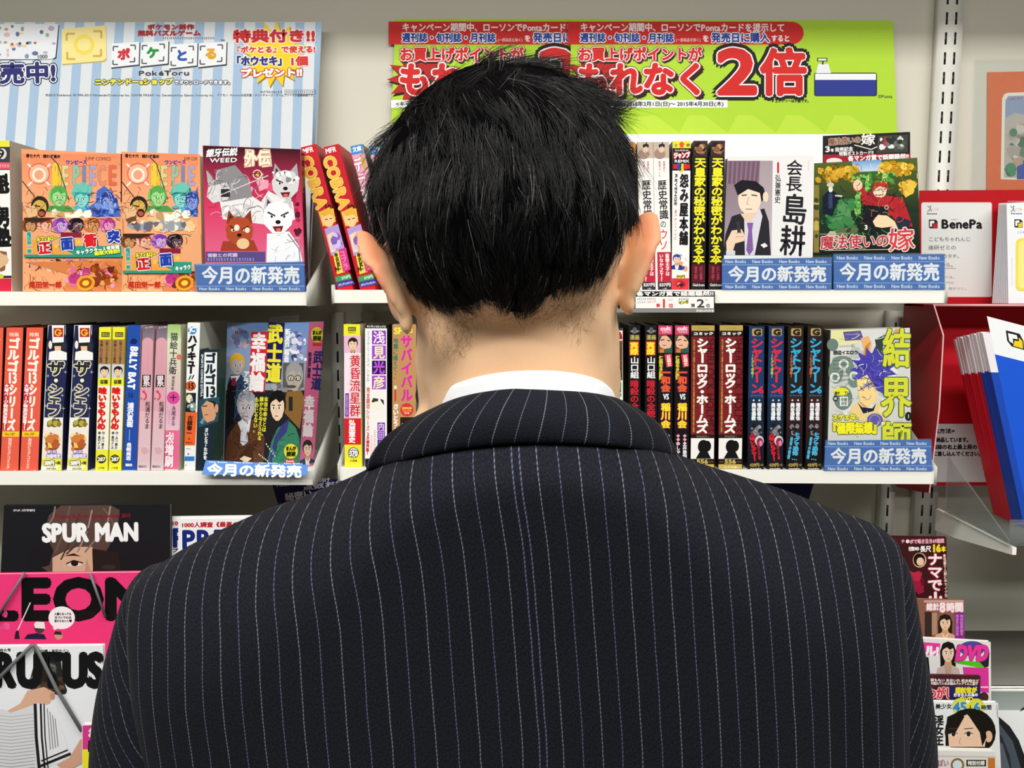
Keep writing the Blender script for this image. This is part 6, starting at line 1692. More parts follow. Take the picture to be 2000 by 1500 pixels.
A.quad([(420, 1425), (795, 1432), (800, 1900), (420, 1900)], 'e2e0da').quad([(420, 1425), (795, 1432), (796, 1442), (420, 1434)], 'c8c6be').ht('ぽい', (455, 1472), (520, 1472), 40, 'a86a80', b=1.5).ring(570, 1482, 34, 12, '8a6a3a').ell(570, 1482, 20, 26, 'd0e4ea').rect(622, 1452, 738, 1490, '26241f').ht('特別付録', (630, 1471), (730, 1471), 26, 'e4e0d4', b=1.2).quad([(748, 1440), (790, 1442), (792, 1900), (752, 1900)], 'c8782c').ht('ゆっくり', (620, 1520), (770, 1520), 40, '1e1c1c', b=2)
magazine('pale thick magazine with an orange edge strip at the bottom right corner', [(1825, 1466), (1944.5, 1468), (1946, 1640), (1825, 1640)], py_(ys[5]), .008, A, 'e2e0da', zs[5], GMR)

# large white magazine with a dark curved shape, standing far right
A = Art(1860, 1200, 5.0)
A.quad([(380, 750), (900, 750), (900, 935), (380, 935)], '8c9690', 'a6b0aa').quad([(380, 935), (900, 935), (900, 1800), (380, 1800)], 'eef0f0')
A.poly([(380, 960), (455, 1000), (560, 1090), (650, 1230), (720, 1420), (760, 1800), (380, 1800)], '202326').poly([(380, 1060), (470, 1080), (590, 1240), (670, 1500), (690, 1800), (380, 1800)], '4c555e').poly([(380, 1150), (480, 1180), (560, 1380), (620, 1800), (380, 1800)], '2a2f36').poly([(380, 1220), (490, 1260), (560, 1500), (590, 1800), (380, 1800)], '5c646e')
A.poly([(655, 950), (680, 915), (760, 870), (800, 860), (800, 930), (700, 930)], '2c3a34').poly([(690, 1290), (720, 1270), (800, 1280), (800, 1330)], 'a8d0da')
zW = py_(-.03).at(1980, 1350)[2] - .30
magazine('white magazine with a dark grey curved shape at the bottom right corner', [(1928, 1349), (2060, 1349), (2060, 1800), (1928, 1800)], py_(-.030), .006, A, 'eef0f0', zW, None)
rackW = thing('magazine_rack', (.73, -.03, 0), 'dark grey magazine step under the white curved-shape magazine', 'magazine rack')
MB().box(.575, -.045, 0, 1.0, -.006, zW - .0005).build('tier', 'rack_paint', rackW)

# navy advertising card hanging below the shelves, half hidden by the shoulder
A = Art(480, 900, 7.143)
A.poly([(540, 560), (800, 520), (1400, 480), (1500, 700), (560, 640)], '9a2030')
A.ht('TU2015春 もし明け', (410, 340), (1180, 262), 60, 'b8b8cc', b=3).ht('点数お伝', (790, 385), (1400, 290), 72, 'c4c4d4', b=4).ht('秘密い', (545, 510), (930, 450), 100, 'd8d8e2', b=6)
cq = [(528, 946), (660, 926), (1560, 935), (1560, 952), (1500, 1060), (552, 1060)]
cp = py_(.05)
P = [cp.at(528, 936), cp.at(1592, 936), cp.at(1560, 1040), cp.at(560, 1040)]
m = MB().prism(P, 0, .0012, cp.back, '1f1d48')
o = m.build('hanging_card', 'print', None, A, cp, loc=(P[0] + P[1]) / 2)
tag(o, 'wide navy advertising card hanging under the lower shelves behind the shoulders', 'advertising card')
# ================================================================== THE MAN, SEEN FROM BEHIND
def suit_material(name, seam=False):
    m = bpy.data.materials.new(name)
    m.use_nodes = True
    nt = m.node_tree
    N, L = nt.nodes.new, nt.links.new
    b = nt.nodes['Principled BSDF']
    b.inputs['Roughness'].default_value = 0.85
    b.inputs['Specular IOR Level'].default_value = 0.12
    b.inputs['Sheen Weight'].default_value = 0.03
    b.inputs['Sheen Roughness'].default_value = 0.4
    uv = N('ShaderNodeUVMap')
    sep = N('ShaderNodeSeparateXYZ')
    L(uv.outputs[0], sep.inputs[0])

    def mth(op, a, bb=None, clamp=False):
        n = N('ShaderNodeMath')
        n.operation = op
        n.use_clamp = clamp
        for i, q in enumerate((a, bb)):
            if q is None:
                continue
            if isinstance(q, (int, float)):
                n.inputs[i].default_value = q
            else:
                L(q, n.inputs[i])
        return n.outputs[0]

    P = 0.0114
    wob = N('ShaderNodeTexNoise')
    wob.inputs['Scale'].default_value = 60
    L(uv.outputs[0], wob.inputs['Vector'])
    u = mth('ADD', sep.outputs[0], mth('MULTIPLY', mth('SUBTRACT', wob.outputs['Fac'], 0.5), 0.0009))
    U = mth('DIVIDE', u, P)
    idx = mth('ROUND', U)
    f = mth('ABSOLUTE', mth('SUBTRACT', U, idx))
    line = mth('LESS_THAN', f, 0.023)
    odd = mth('ABSOLUTE', mth('MODULO', idx, 2.0))
    dash = mth('SINE', mth('ADD', mth('MULTIPLY', sep.outputs[1], 6.283 / 0.0021), mth('MULTIPLY', u, 2500.0)))
    dash = mth('ADD', mth('MULTIPLY', dash, 0.45), 0.62, True)
    bright = mth('MULTIPLY', line, mth('MULTIPLY', dash, mth('ADD', 0.75, mth('MULTIPLY', odd, 0.25))))
    if seam:
        au = mth('ABSOLUTE', u)
        near = mth('LESS_THAN', au, 0.004)
        dbl = mth('LESS_THAN', mth('ABSOLUTE', mth('SUBTRACT', au, 0.0021)), 0.0004)
        groove = mth('LESS_THAN', au, 0.0009)
        bright = mth('MULTIPLY', mth('ADD', mth('MULTIPLY', bright, mth('SUBTRACT', 1.0, near)), mth('MULTIPLY', mth('MULTIPLY', dbl, dash), 0.7)), mth('SUBTRACT', 1.0, groove))
    mp = N('ShaderNodeMapping')
    mp.inputs['Scale'].default_value = (1400, 900, 1)
    mp.inputs['Rotation'].default_value = (0, 0, R(32))
    L(uv.outputs[0], mp.inputs['Vector'])
    wv = N('ShaderNodeTexNoise')
    wv.inputs['Detail'].default_value = 2
    wv.inputs['Scale'].default_value = 1.0
    L(mp.outputs[0], wv.inputs['Vector'])
    rmp = N('ShaderNodeValToRGB')
    rmp.color_ramp.elements[0].position = 0.35
    rmp.color_ramp.elements[0].color = (*lin('08090d'), 1)
    rmp.color_ramp.elements[1].position = 0.78
    rmp.color_ramp.elements[1].color = (*lin('1d1f2a'), 1)
    L(wv.outputs['Fac'], rmp.inputs[0])
    mx = N('ShaderNodeMix')
    mx.data_type = 'RGBA'
    L(bright, mx.inputs[0])
    L(rmp.outputs[0], mx.inputs[6])
    tint = N('ShaderNodeMix')
    tint.data_type = 'RGBA'
    L(odd, tint.inputs[0])
    tint.inputs[6].default_value = (*lin('636a82'), 1)
    tint.inputs[7].default_value = (*lin('70737d'), 1)
    L(tint.outputs[2], mx.inputs[7])
    L(mx.outputs[2], b.inputs['Base Color'])
    bp = N('ShaderNodeBump')
    bp.inputs['Strength'].default_value = 0.12
    bp.inputs['Distance'].default_value = 0.0004
    L(wv.outputs['Fac'], bp.inputs['Height'])
    L(bp.outputs[0], b.inputs['Normal'])
    MATS[name] = m


suit_material('suit_wool')
suit_material('suit_wool_back', True)
mat('shirt_cotton', 'f4f5f8', rough=0.75, spec=0.2, noise=0.02, nscale=300, bump=0.1, bscale=900)
mat('shoe_leather', '15120f', rough=0.3, spec=0.5, noise=0.1, nscale=40)
m = mat('skin', attr='Col', rough=0.5, spec=0.3, noise=0.08, nscale=38, bump=0.12, bscale=700)
_b = m.node_tree.nodes['Principled BSDF']
_b.inputs['Subsurface Weight'].default_value = 0.25
_b.inputs['Subsurface Radius'].default_value = (1.0, 0.4, 0.2)
_b.inputs['Subsurface Scale'].default_value = 0.006
mat('hair_strand', attr='Col', rough=0.45, spec=0.32)
mat('hair_under', attr='Col', rough=1.0, spec=0.0, noise=0.2, nscale=300)


def grid_mesh(name, rows, uvs, material, parent, closed=False, thick=0.0, smooth=True, sub=0):
    """rows: list of rows of points; uvs same layout (metres of cloth)"""
    nr, nc = len(rows), len(rows[0])
    V = np.array(rows, float).reshape(-1, 3) - np.array(parent.location if parent.parent is None else parent.parent.location)
    f = []
    for i in range(nr - 1):
        for j in range(nc - 1 + (1 if closed else 0)):
            k = (j + 1) % nc
            f.append((i * nc + j, i * nc + k, (i + 1) * nc + k, (i + 1) * nc + j))
    me = bpy.data.meshes.new(name)
    me.from_pydata([tuple(v) for v in V], [], f)
    uvl = me.uv_layers.new(name='UVMap')
    UV = np.array(uvs, float).reshape(-1, 2)
    li = 0
    for i in range(nr - 1):
        for j in range(nc - 1 + (1 if closed else 0)):
            k = (j + 1) % nc
            quad = [UV[i * nc + j].copy(), UV[i * nc + k].copy(), UV[(i + 1) * nc + k].copy(), UV[(i + 1) * nc + j].copy()]
            for q in quad:
                uvl.data[li].uv = q
                li += 1
    me.polygons.foreach_set('use_smooth', np.ones(len(me.polygons), bool))
    me.materials.append(MATS[material])
    o = bpy.data.objects.new(name, me)
    COL.objects.link(o)
    o.parent = parent
    if thick:
        s = o.modifiers.new('cloth_thickness', 'SOLIDIFY')
        s.thickness = thick
        s.offset = 0
    if sub:
        s = o.modifiers.new('smooth', 'SUBSURF')
        s.levels = s.render_levels = sub
    return o


def interp(x, pts):
    xs = [p[0] for p in pts]
    return np.array([np.interp(x, xs, [p[i] for p in pts]) for i in range(1, len(pts[0]))])


def wpt(px, py, Y):
    return np.array(py_(Y).at(px, py))


def smooth_curve(pts, n):
    """Catmull-Rom through points, n samples"""
    P = [np.array(p, float) for p in pts]
    P = [2 * P[0] - P[1]] + P + [2 * P[-1] - P[-2]]
    m_ = len(P) - 3
    out = []
    for q in np.linspace(0, m_, n):
        i = min(int(q), m_ - 1)
        t = q - i
        a, b, c, d = P[i:i + 4]
        out.append(.5 * (2 * b + (c - a) * t + (2 * a - 5 * b + 4 * c - d) * t * t + (3 * b - a - 3 * c + d) * t ** 3))
    return out


man = thing('person', (0.01, -.53, 0), 'person seen from behind in a dark pinstriped suit with white collar and short black hair', 'person')

# ---------------------------------------------------------------- body: joined pieces, one continuous skin
H = wpt(983, 408, -.525)
RH = np.array(Matrix.Rotation(R(7), 3, 'Z') @ Matrix.Rotation(R(-28), 3, 'X') @ Matrix.Rotation(R(-5), 3, 'Y'))
HL = lambda x, y, z: H + RH @ np.array((x, y, z))
bv, bf = [], []


def add_piece(v, f):
    o = len(bv)
    bv.extend([tuple(p) for p in v])
    bf.extend([tuple(i + o for i in q) for q in f])


def ellipsoid(c, rad, M=RH, nu=40, nv=24, world=False):
    v, f = [], []
    for i in range(nv + 1):
        t = math.pi * i / nv
        for j in range(nu):
            p = 2 * math.pi * j / nu
            q = np.array((rad[0] * math.sin(t) * math.cos(p), rad[1] * math.sin(t) * math.sin(p), rad[2] * math.cos(t)))
            v.append((HL(*(np.array(c) + q)) if not world else np.array(c) + M @ q))
    for i in range(nv):
        for j in range(nu):
            k = (j + 1) % nu
            f.append((i * nu + j, (i + 1) * nu + j, (i + 1) * nu + k, i * nu + k))
    add_piece(v, f)


def limb(pts, rad, n=24, flat=None):
    pts = smooth_curve(pts, max(12, len(pts) * 8))
    rs = np.interp(np.linspace(0, 1, len(pts)), np.linspace(0, 1, len(rad)), rad)
    v, f = [], []
    a = None
    for i, p in enumerate(pts):
        t = pts[min(i + 1, len(pts) - 1)] - pts[max(i - 1, 0)]
        t = t / np.linalg.norm(t)
        if a is None:
            a = np.cross(t, (0, 0, 1.0)) if abs(t[2]) < .9 else np.cross(t, (0, 1.0, 0))
        a = a - t * (a @ t)
        a /= np.linalg.norm(a)
        b = np.cross(t, a)
        for k in range(n):
            w = 2 * math.pi * k / n
            v.append(p + rs[i] * (a * math.cos(w) + b * math.sin(w)))
    m_ = len(pts)
    for i in range(m_ - 1):
        for k in range(n):
            f.append((i * n + k, i * n + (k + 1) % n, (i + 1) * n + (k + 1) % n, (i + 1) * n + k))
    f.append(tuple(range(n))[::-1])
    f.append(tuple((m_ - 1) * n + k for k in range(n)))
    add_piece(v, f)
    ellipsoid(pts[-1], (rs[-1],) * 3, np.eye(3), 16, 10, True)
    ellipsoid(pts[0], (rs[0],) * 3, np.eye(3), 16, 10, True)


ellipsoid((0, 0, 0), (.0800, .0950, .0750))                       # cranium
ellipsoid((0, -.020, -.028), (.0720, .070, .062))                 # occiput
ellipsoid((0, .040, -.050), (.0600, .062, .070))                  # face
ellipsoid((0, .045, -.085), (.0560, .050, .042))                  # jaw
ellipsoid((0, .082, -.112), (.024, .020, .018))                   # chin
for sx in (-1, 1):
    ellipsoid((sx * .044, .032, -.076), (.018, .042, .028))       # jaw corner
    ellipsoid((sx * .033, .072, -.050), (.022, .022, .020))       # cheek
    ellipsoid((sx * .031, .092, -.018), (.018, .008, .005))       # brow
    ellipsoid((sx * .031, .0875, -.030), (.013, .012, .009))      # eyeball under the lid
    ellipsoid((sx * .010, .107, -.062), (.007, .008, .006))       # nostril
ellipsoid((0, .104, -.045), (.008, .012, .024))                   # nose
ellipsoid((0, .112, -.058), (.009, .010, .008))
ellipsoid((0, .099, -.085), (.022, .008, .004))                   # lips
ellipsoid((0, .097, -.093), (.019, .008, .005))
for sx in (-1, 1):                                                # ears
    er, ef, eu = RH[:, 0] * sx, RH[:, 1], RH[:, 2]
    a = R(31)
    eo = -ef * math.cos(a) + er * math.sin(a)                     # front edge -> free edge
    ax = eu * math.cos(R(13)) + er * math.sin(R(13))
    nn = np.cross(ax, eo)
    nn = nn / np.linalg.norm(nn)
    if nn @ ef < 0:
        nn = -nn                                                  # points forward / outward: the hollow side
    c = HL(sx * .0725, .002, -.043) + eo * .013
    rows_f, rows_b = [], []
    nphi, nrho = 40, 8
    for i in range(nrho + 1):
        rho = i / nrho
        rf, rb_ = [], []
        for k in range(nphi):
            ph = 2 * math.pi * k / nphi
            zz = math.sin(ph)
            wdt = .0170 if zz > 0 else .0170 - .0055 * (-zz)
            off = eo * math.cos(ph) * wdt * rho + ax * zz * .0325 * rho
            if zz < 0:
                off = off - eo * .006 * (zz * rho) ** 2
            hgt = .0075 * rho ** 2 * (.4 + .6 * max(0, math.cos(ph * .5 - .4)))
            base = c + off + nn * hgt
            rim = .0016 + .0018 * rho ** 4
            rf.append(base + nn * (rim if rho < 1 else 0))
            rb_.append(base - nn * (.0034 if rho < 1 else 0))
        rows_f.append(rf)
        rows_b.append(rb_)
    v = [p for r_ in rows_f for p in r_] + [p for r_ in rows_b[:-1] for p in r_]
    f = []
    F0 = (nrho + 1) * nphi
    for i in range(nrho):
        for k in range(nphi):
            k2 = (k + 1) % nphi
            f.append((i * nphi + k, i * nphi + k2, (i + 1) * nphi + k2, (i + 1) * nphi + k))
            o1 = F0 + i * nphi
            o2 = F0 + (i + 1) * nphi if i + 1 < nrho else nrho * nphi
            f.append((o1 + k, o2 + k, o2 + k2, o1 + k2))
    add_piece(v, f)
    ellipsoid(np.array((sx * .072, .012, -.044)), (.009, .016, .026))   # root of the ear
    ellipsoid(np.array((sx * .0705, .004, -.072)), (.0045, .008, .010)) # lobe

limb([wpt(1008, 470, -.512), wpt(1010, 620, -.516), wpt(1012, 760, -.522), wpt(1020, 930, -.515)], [.060, .0590, .0595, .064], 40)   # neck
for sx in (-1, 1):
    limb([HL(sx * .046, -.004, -.050), wpt(1012 + sx * 130, 690, -.522), wpt(1014 + sx * 120, 830, -.50)], [.015, .025, .026], 20)   # neck strap
    limb([wpt(1010 + sx * 95, 560, -.525), wpt(1014 + sx * 118, 760, -.515), wpt(1020 + sx * 250, 1010, -.515)], [.018, .020, .022], 20)   # trapezius
chest = wpt(1035, 1300, -.51)
ellipsoid(chest, (.165, .082, .17), np.eye(3), world=True)
ellipsoid(chest + np.array((0, 0, -.20)), (.15, .088, .20), np.eye(3), world=True)
ellipsoid(chest + np.array((0, 0, -.42)), (.155, .092, .16), np.eye(3), world=True)
ARM, SLEEVE = {}, {}
for sx in (-1, 1):
    sh = wpt(402 if sx < 0 else 1640, 1262 if sx < 0 else 1200, -.505)
    el = np.array((sh[0] + sx * .045 + .0, -.49, 1.055))
    wr = np.array((sx * .135 + .01, -.300, 1.165))
    ARM[sx] = (sh, el, wr)
    if sx < 0:
        pth = [wpt(400, 1264, -.508), wpt(386, 1325, -.516), wpt(374, 1392, -.522), wpt(366, 1493, -.522), wpt(355, 1640, -.50)]
    else:
        pth = [wpt(1608, 1205, -.506), wpt(1616, 1270, -.515), wpt(1626, 1340, -.522), wpt(1637, 1450, -.522), wpt(1650, 1640, -.50)]
    pth += [el + np.array((-sx * .01, 0, 0)), (el + wr) / 2 + np.array((0, 0, -.004)), wr - (wr - el) * .08]
    SLEEVE[sx] = pth
    limb(pth + [wr], [.040, .044, .044, .043, .042, .042, .040, .036, .030, .025])
    # hand: palm, four fingers of unequal length, thumb from the side of the palm
    d = wr - el
    d = d / np.linalg.norm(d)
    d = np.array((-sx * .25, .88, .30))
    d /= np.linalg.norm(d)
    side = np.array((-sx * .55, -.1, .8))
    side -= d * (side @ d)
    side /= np.linalg.norm(side)
    nrm = np.cross(d, side) * -sx
    pc = wr + d * .052
    M = np.stack([side, nrm, d], 1)
    ellipsoid(pc, (.040, .014, .050), M, 24, 16, True)
    for i, ln in enumerate((.062, .072, .076, .068)):
        w = (-.028 + .0187 * i)
        p0 = pc + d * .040 + side * w
        p1 = p0 + d * ln * .45 + nrm * .004
        p2 = p1 + d * ln * .28 + nrm * .014
        p3 = p2 + d * ln * .12 + nrm * .018
        limb([p0, p1, p2, p3], [.0090, .0085, .0078, .0066], 12)
    t0 = pc - d * .018 + side * .032
    limb([t0, t0 + side * .022 + d * .018 + nrm * .008, t0 + side * .026 + d * .045 + nrm * .018], [.0125, .0105, .0085], 12)

me = bpy.data.meshes.new('body')
me.from_pydata([tuple(np.array(p) - np.array(man.location)) for p in bv], [], bf)
tmp = bpy.data.objects.new('tmp_body', me)
COL.objects.link(tmp)
rm = tmp.modifiers.new('r', 'REMESH')
rm.mode = 'VOXEL'
rm.voxel_size = .0020
sm_ = tmp.modifiers.new('s', 'SMOOTH')
sm_.factor = .5
sm_.iterations = 10
dg = bpy.context.evaluated_depsgraph_get()
bme = bpy.data.meshes.new_from_object(tmp.evaluated_get(dg))
bpy.data.objects.remove(tmp)
bme.name = 'body'
bme.materials.clear()
bme.materials.append(MATS['skin'])
bme.polygons.foreach_set('use_smooth', np.ones(len(bme.polygons), bool))
bco = np.empty(len(bme.vertices) * 3, np.float32)
bme.vertices.foreach_get('co', bco)
bl_ = (bco.reshape(-1, 3).astype(float) + np.array(man.location) - H) @ RH
nedge = np.empty(len(bme.edges) * 2, np.int32)
bme.edges.foreach_get('vertices', nedge)
nedge = nedge.reshape(-1, 2)
wc_ = bco.reshape(-1, 3).astype(float)
nm = (bl_[:, 2] < -.050) & (np.abs(bl_[:, 0]) < .066) & (bl_[:, 1] < .055) & (wc_[:, 2] + man.location[2] > 1.42)
nm |= (bl_[:, 2] < -.085) & (bl_[:, 1] < .05) & (wc_[:, 2] > 1.42)
deg = np.bincount(nedge.ravel(), minlength=len(wc_)).astype(float)[:, None]
for _ in range(70):
    acc = np.zeros_like(wc_)
    np.add.at(acc, nedge[:, 0], wc_[nedge[:, 1]])
    np.add.at(acc, nedge[:, 1], wc_[nedge[:, 0]])
    wc_[nm] += (acc / deg - wc_)[nm] * .5
bme.vertices.foreach_set('co', wc_.astype(np.float32).ravel())
bme.update()
red = np.clip((np.abs(bl_[:, 0]) - .074) / .010, 0, 1) * (bl_[:, 2] < .0) * (bl_[:, 2] > -.10) * (np.abs(bl_[:, 1]) < .06)
lip = np.exp(-((bl_[:, 0] / .02) ** 2 + ((bl_[:, 1] - .102) / .012) ** 2 + ((bl_[:, 2] + .088) / .009) ** 2))
sk, er_, lp_ = (np.array(lin(h)) for h in ('f2c79d', 'dc8860', 'b8685c'))
bc = sk + (er_ - sk) * red[:, None] * .85
bc = bc + (lp_ - bc) * lip[:, None]
ax_ = np.abs(bl_[:, 0])
front = bl_[:, 1] > .06
eye = front * (((ax_ - .031) / .012) ** 2 + ((bl_[:, 2] + .032) / .0045) ** 2 < 1)
iris = front * (((ax_ - .031) / .005) ** 2 + ((bl_[:, 2] + .032) / .0045) ** 2 < 1)
brow = front * (((ax_ - .031) / .018) ** 2 + ((bl_[:, 2] + .014) / .004) ** 2 < 1)
bc[eye > 0] = lin('e8e2da')
bc[(iris > 0) | (brow > 0)] = lin('1c1512')
at_ = bme.color_attributes.new('Col', 'FLOAT_COLOR', 'POINT')
at_.data.foreach_set('color', np.concatenate([bc, np.ones((len(bc), 1))], 1).astype(np.float32).ravel())
body = bpy.data.objects.new('body', bme)
COL.objects.link(body)
body.parent = man

# ---------------------------------------------------------------- jacket
Ym0, B0 = -.530, .105
ridge_px = [(252, 1146), (282, 1120), (317, 1098), (360, 1070), (432, 1034), (508, 999), (570, 982), (634, 954), (690, 936), (740, 910), (800, 850), (860, 808), (1020, 792), (1180, 800), (1240, 826), (1320, 890), (1400, 917), (1530, 955), (1616, 990), (1703, 1021), (1735, 1040), (1757, 1066)]
RP = np.array([wpt(x, y, Ym0) for x, y in ridge_px])
XL0, XR0 = RP[0][0], RP[-1][0]
ctr = lambda z: np.interp(z, [wpt(1068, 1500, -.635)[2], wpt(1018, 880, -.61)[2]], [wpt(1068, 1500, -.635)[0], wpt(1018, 880, -.61)[0]])
def edge(pts):
    P = sorted([tuple(wpt(x, y, -.554)[[2, 0]]) for x, y in pts])
    return [p[0] for p in P], [p[1] for p in P]


EDGE_L = edge([(250, 1146), (253, 1300), (272, 1430), (282, 1500)])
EDGE_R = edge([(1757, 1066), (1761, 1131), (1767, 1240), (1773, 1370), (1779, 1500)])
hemz = .80
dl = [0, .0025, .007, .014, .023, .034, .047, .062, .080, .10, .125, .15, .18, .21, .25, .29, .34, .40, .46, .53, .60]
NS = 72
rows, uvs = [], []
for d_ in dl:
    row, uv = [], []
    for k in range(NS):
        th = 2 * math.pi * k / NS
        cs, sn = math.cos(th), math.sin(th)
        n_ = 3.2
        kb = min(1.0, d_ / (.085 - .064 * math.exp(-(cs / .42) ** 2)))
        bb = (B0 + .012 * max(0, min(1, (d_ - .25) / .3))) * math.sqrt(max(0, 1 - (1 - kb) ** 2.1))
        s = math.copysign(abs(cs) ** (2 / n_), cs)
        h = math.copysign(abs(sn) ** (2 / n_), sn)
        w = min(1, d_ / .42)
        # ridge position for this s at full width
        zc0 = RP[:, 2].mean()
        xr = XL0 + (s + 1) / 2 * (XR0 - XL0)
        zr = np.interp(xr, RP[:, 0], RP[:, 2])
        zt = zr * (1 - w) + (RP[:, 2].min() + .012) * w
        z = zt - d_ * (1.0 if d_ < .2 else 1.0)
        xc = ctr(z)
        grow = 1 - .10 * max(0, (d_ - .3) / .3)
        aL, aR = (xc - np.interp(z, *EDGE_L)) * grow, (np.interp(z, *EDGE_R) - xc) * grow
        x = xc + s * (aL if s < 0 else aR)
        if d_ < .05:
            q = d_ / .05
            x = xr * (1 - q) + x * q
        y = Ym0 + .010 * min(1, d_ / .2) - h * bb
        if h > 0:       # back: shoulder blades, spine hollow, soft folds
            env = math.exp(-((d_ - .14) / .10) ** 2)
            y -= .007 * env * (math.exp(-((s - .42) / .22) ** 2) + math.exp(-((s + .42) / .22) ** 2))
            y += .006 * math.exp(-(s / .14) ** 2) * min(1, d_ / .1)
            y += .0035 * math.sin(26 * s + 9 * d_) * math.exp(-((s - .68) / .20) ** 2) * min(1, max(0, d_ - .06) / .08)
            y += .0022 * math.sin(24 * s - 7 * d_) * math.exp(-((s + .72) / .16) ** 2) * min(1, max(0, d_ - .08) / .08)
        row.append((x, y, z))
        uv.append((s * .2475, d_))
    rows.append(row)
    uvs.append(uv)
# angle runs from the right seam over the back to the left seam
jacket = grid_mesh('jacket', rows, uvs, 'suit_wool_back', man, closed=True, sub=2)


def tube_cloth(name, path, rad, parent, cap=True, twist=.5, u0=0.0, n=40, stretch=3.5, flat=1.0):
    pts = smooth_curve(path, 40)
    rs = np.interp(np.linspace(0, 1, len(pts)), np.linspace(0, 1, len(rad)), rad)
    P, RR = list(pts), list(rs)
    if cap:                              # rounded sleeve head above the first point
        t0 = pts[0] - pts[1]
        t0 = t0 / np.linalg.norm(t0)
        capn = 9
        pre, prr = [], []
        for i in range(capn, 0, -1):
            q = i / capn
            pre.append(pts[0] + t0 * rs[0] * q * .95)
            prr.append(rs[0] * max(0.02, (1 - q ** stretch)) ** (1 / stretch))
        P, RR = pre + P, prr + RR
    rows, uvs = [], []
    a, sacc = None, 0.0
    for i, p in enumerate(P):
        t = P[min(i + 1, len(P) - 1)] - P[max(i - 1, 0)]
        t = t / np.linalg.norm(t)
        if a is None:
            a = np.array((1.0, 0, 0))
        a = a - t * (a @ t)
        a /= np.linalg.norm(a)
        b = np.cross(t, a)
        if i:
            sacc += np.linalg.norm(P[i] - P[i - 1])
        row, uv = [], []
        for k in range(n + 1):
            w = 2 * math.pi * k / n
            row.append(p + RR[i] * (a * math.cos(w) + b * math.sin(w) * flat))
            uv.append((u0 + .062 * (w if w < math.pi * 1.5 else w) + twist * sacc, sacc))
        rows.append(row)
        uvs.append(uv)
    return grid_mesh(name, rows, uvs, 'suit_wool', parent, sub=1)


for sx in (-1, 1):
    tube_cloth('sleeve', SLEEVE[sx], [.0622, .0622, .0625, .063, .063, .062, .056, .050, .045], jacket, twist=-1.25 * sx)

# jacket collar: folded band round the neck
U = [(905, 905, -.43), (868, 850, -.49), (843, 809, -.545), (868, 789, -.568), (904, 775, -.582), (950, 765, -.590), (1000, 759.5, -.594), (1050, 759, -.594), (1096, 761.5, -.591), (1140, 766, -.583), (1179, 772.5, -.570), (1205, 783, -.545), (1190, 820, -.49), (1150, 890, -.43)]
Lw = [(800, 990, -.43), (735, 938, -.49), (713, 919, -.537), (745, 909, -.570), (800, 897, -.600), (870, 882, -.618), (950, 872, -.626), (1020, 867, -.628), (1095, 867, -.627), (1165, 870.5, -.619), (1235, 876, -.600), (1322, 893, -.540), (1310, 915, -.49), (1240, 990, -.43)]
NU = 56
Uc = smooth_curve([wpt(*p) for p in U], NU)
bpy.context.view_layer.update()
_dg = bpy.context.evaluated_depsgraph_get()
_jm = jacket.evaluated_get(_dg).to_mesh()
_jt = BVHTree.FromPolygons([v.co + man.location for v in _jm.vertices], [tuple(p.vertices) for p in _jm.polygons])
Lp = []
for i, p in enumerate(Lw):
    q = wpt(*p)
    if 3 <= i <= 10:
        dr = (q - CAM) / np.linalg.norm(q - CAM)
        h = _jt.ray_cast(Vector(CAM), Vector(dr))[0]
        if h is not None and h.y < -.5:
            q = np.array(h) - dr * .0045
    Lp.append(q)
Lc = smooth_curve(Lp, NU)
rows, uvs = [], []
mid = ctr(1.40)
for r_ in range(9):
    q = r_ / 8
    row, uv = [], []
    for k in range(NU):
        p = Uc[k] * (1 - q) + Lc[k] * q
        out = np.array((p[0] - mid, p[1] - Ym0, 0))
        out = out / (np.linalg.norm(out) + 1e-6)
        p = p + out * (.0075 * math.sin(math.pi * q)) + np.array((0, 0, .003 * math.sin(math.pi * q)))
        row.append(p)
        uv.append(((Lc[k][0] * .5 + Uc[k][0] * .5 - mid) * 1.02, q * .05))
    rows.append(row)
    uvs.append(uv)
# turn the lower edge under so that it reads as a thick fold
row, uv = [], []
for k in range(NU):
    p = Lc[k]
    out = np.array((p[0] - mid, p[1] - Ym0, 0))
    out = out / (np.linalg.norm(out) + 1e-6)
    row.append(p - out * .006 + np.array((0, 0, .001)))
    uv.append(((Lc[k][0] * .5 + Uc[k][0] * .5 - mid) * 1.02, .056))
rows.append(row)
uvs.append(uv)
grid_mesh('collar', rows, uvs, 'suit_wool', jacket, thick=.0022, sub=1)

# shirt collar
T = [(900, 880, -.44), (866, 830, -.485), (845, 795, -.525), (872, 760, -.556), (904, 743, -.572), (955, 729.5, -.585), (1005, 723.5, -.592), (1050, 722, -.593), (1096, 724, -.590), (1144, 732, -.579), (1179, 746, -.560), (1198, 771, -.525), (1192, 815, -.485), (1150, 880, -.44)]
Tc = smooth_curve([wpt(*p) for p in T], 48)
rows, uvs = [], []
for r_ in range(6):
    q = r_ / 5
    rows.append([p + np.array((0, 0, -.036 * q)) + np.array((p[0] - mid, p[1] - Ym0, 0)) * (.06 * math.sin(q * 2.2)) for p in Tc])
    uvs.append([(k * .01, q) for k in range(48)])
grid_mesh('shirt_collar', rows, uvs, 'shirt_cotton', man, thick=.0022, sub=1)

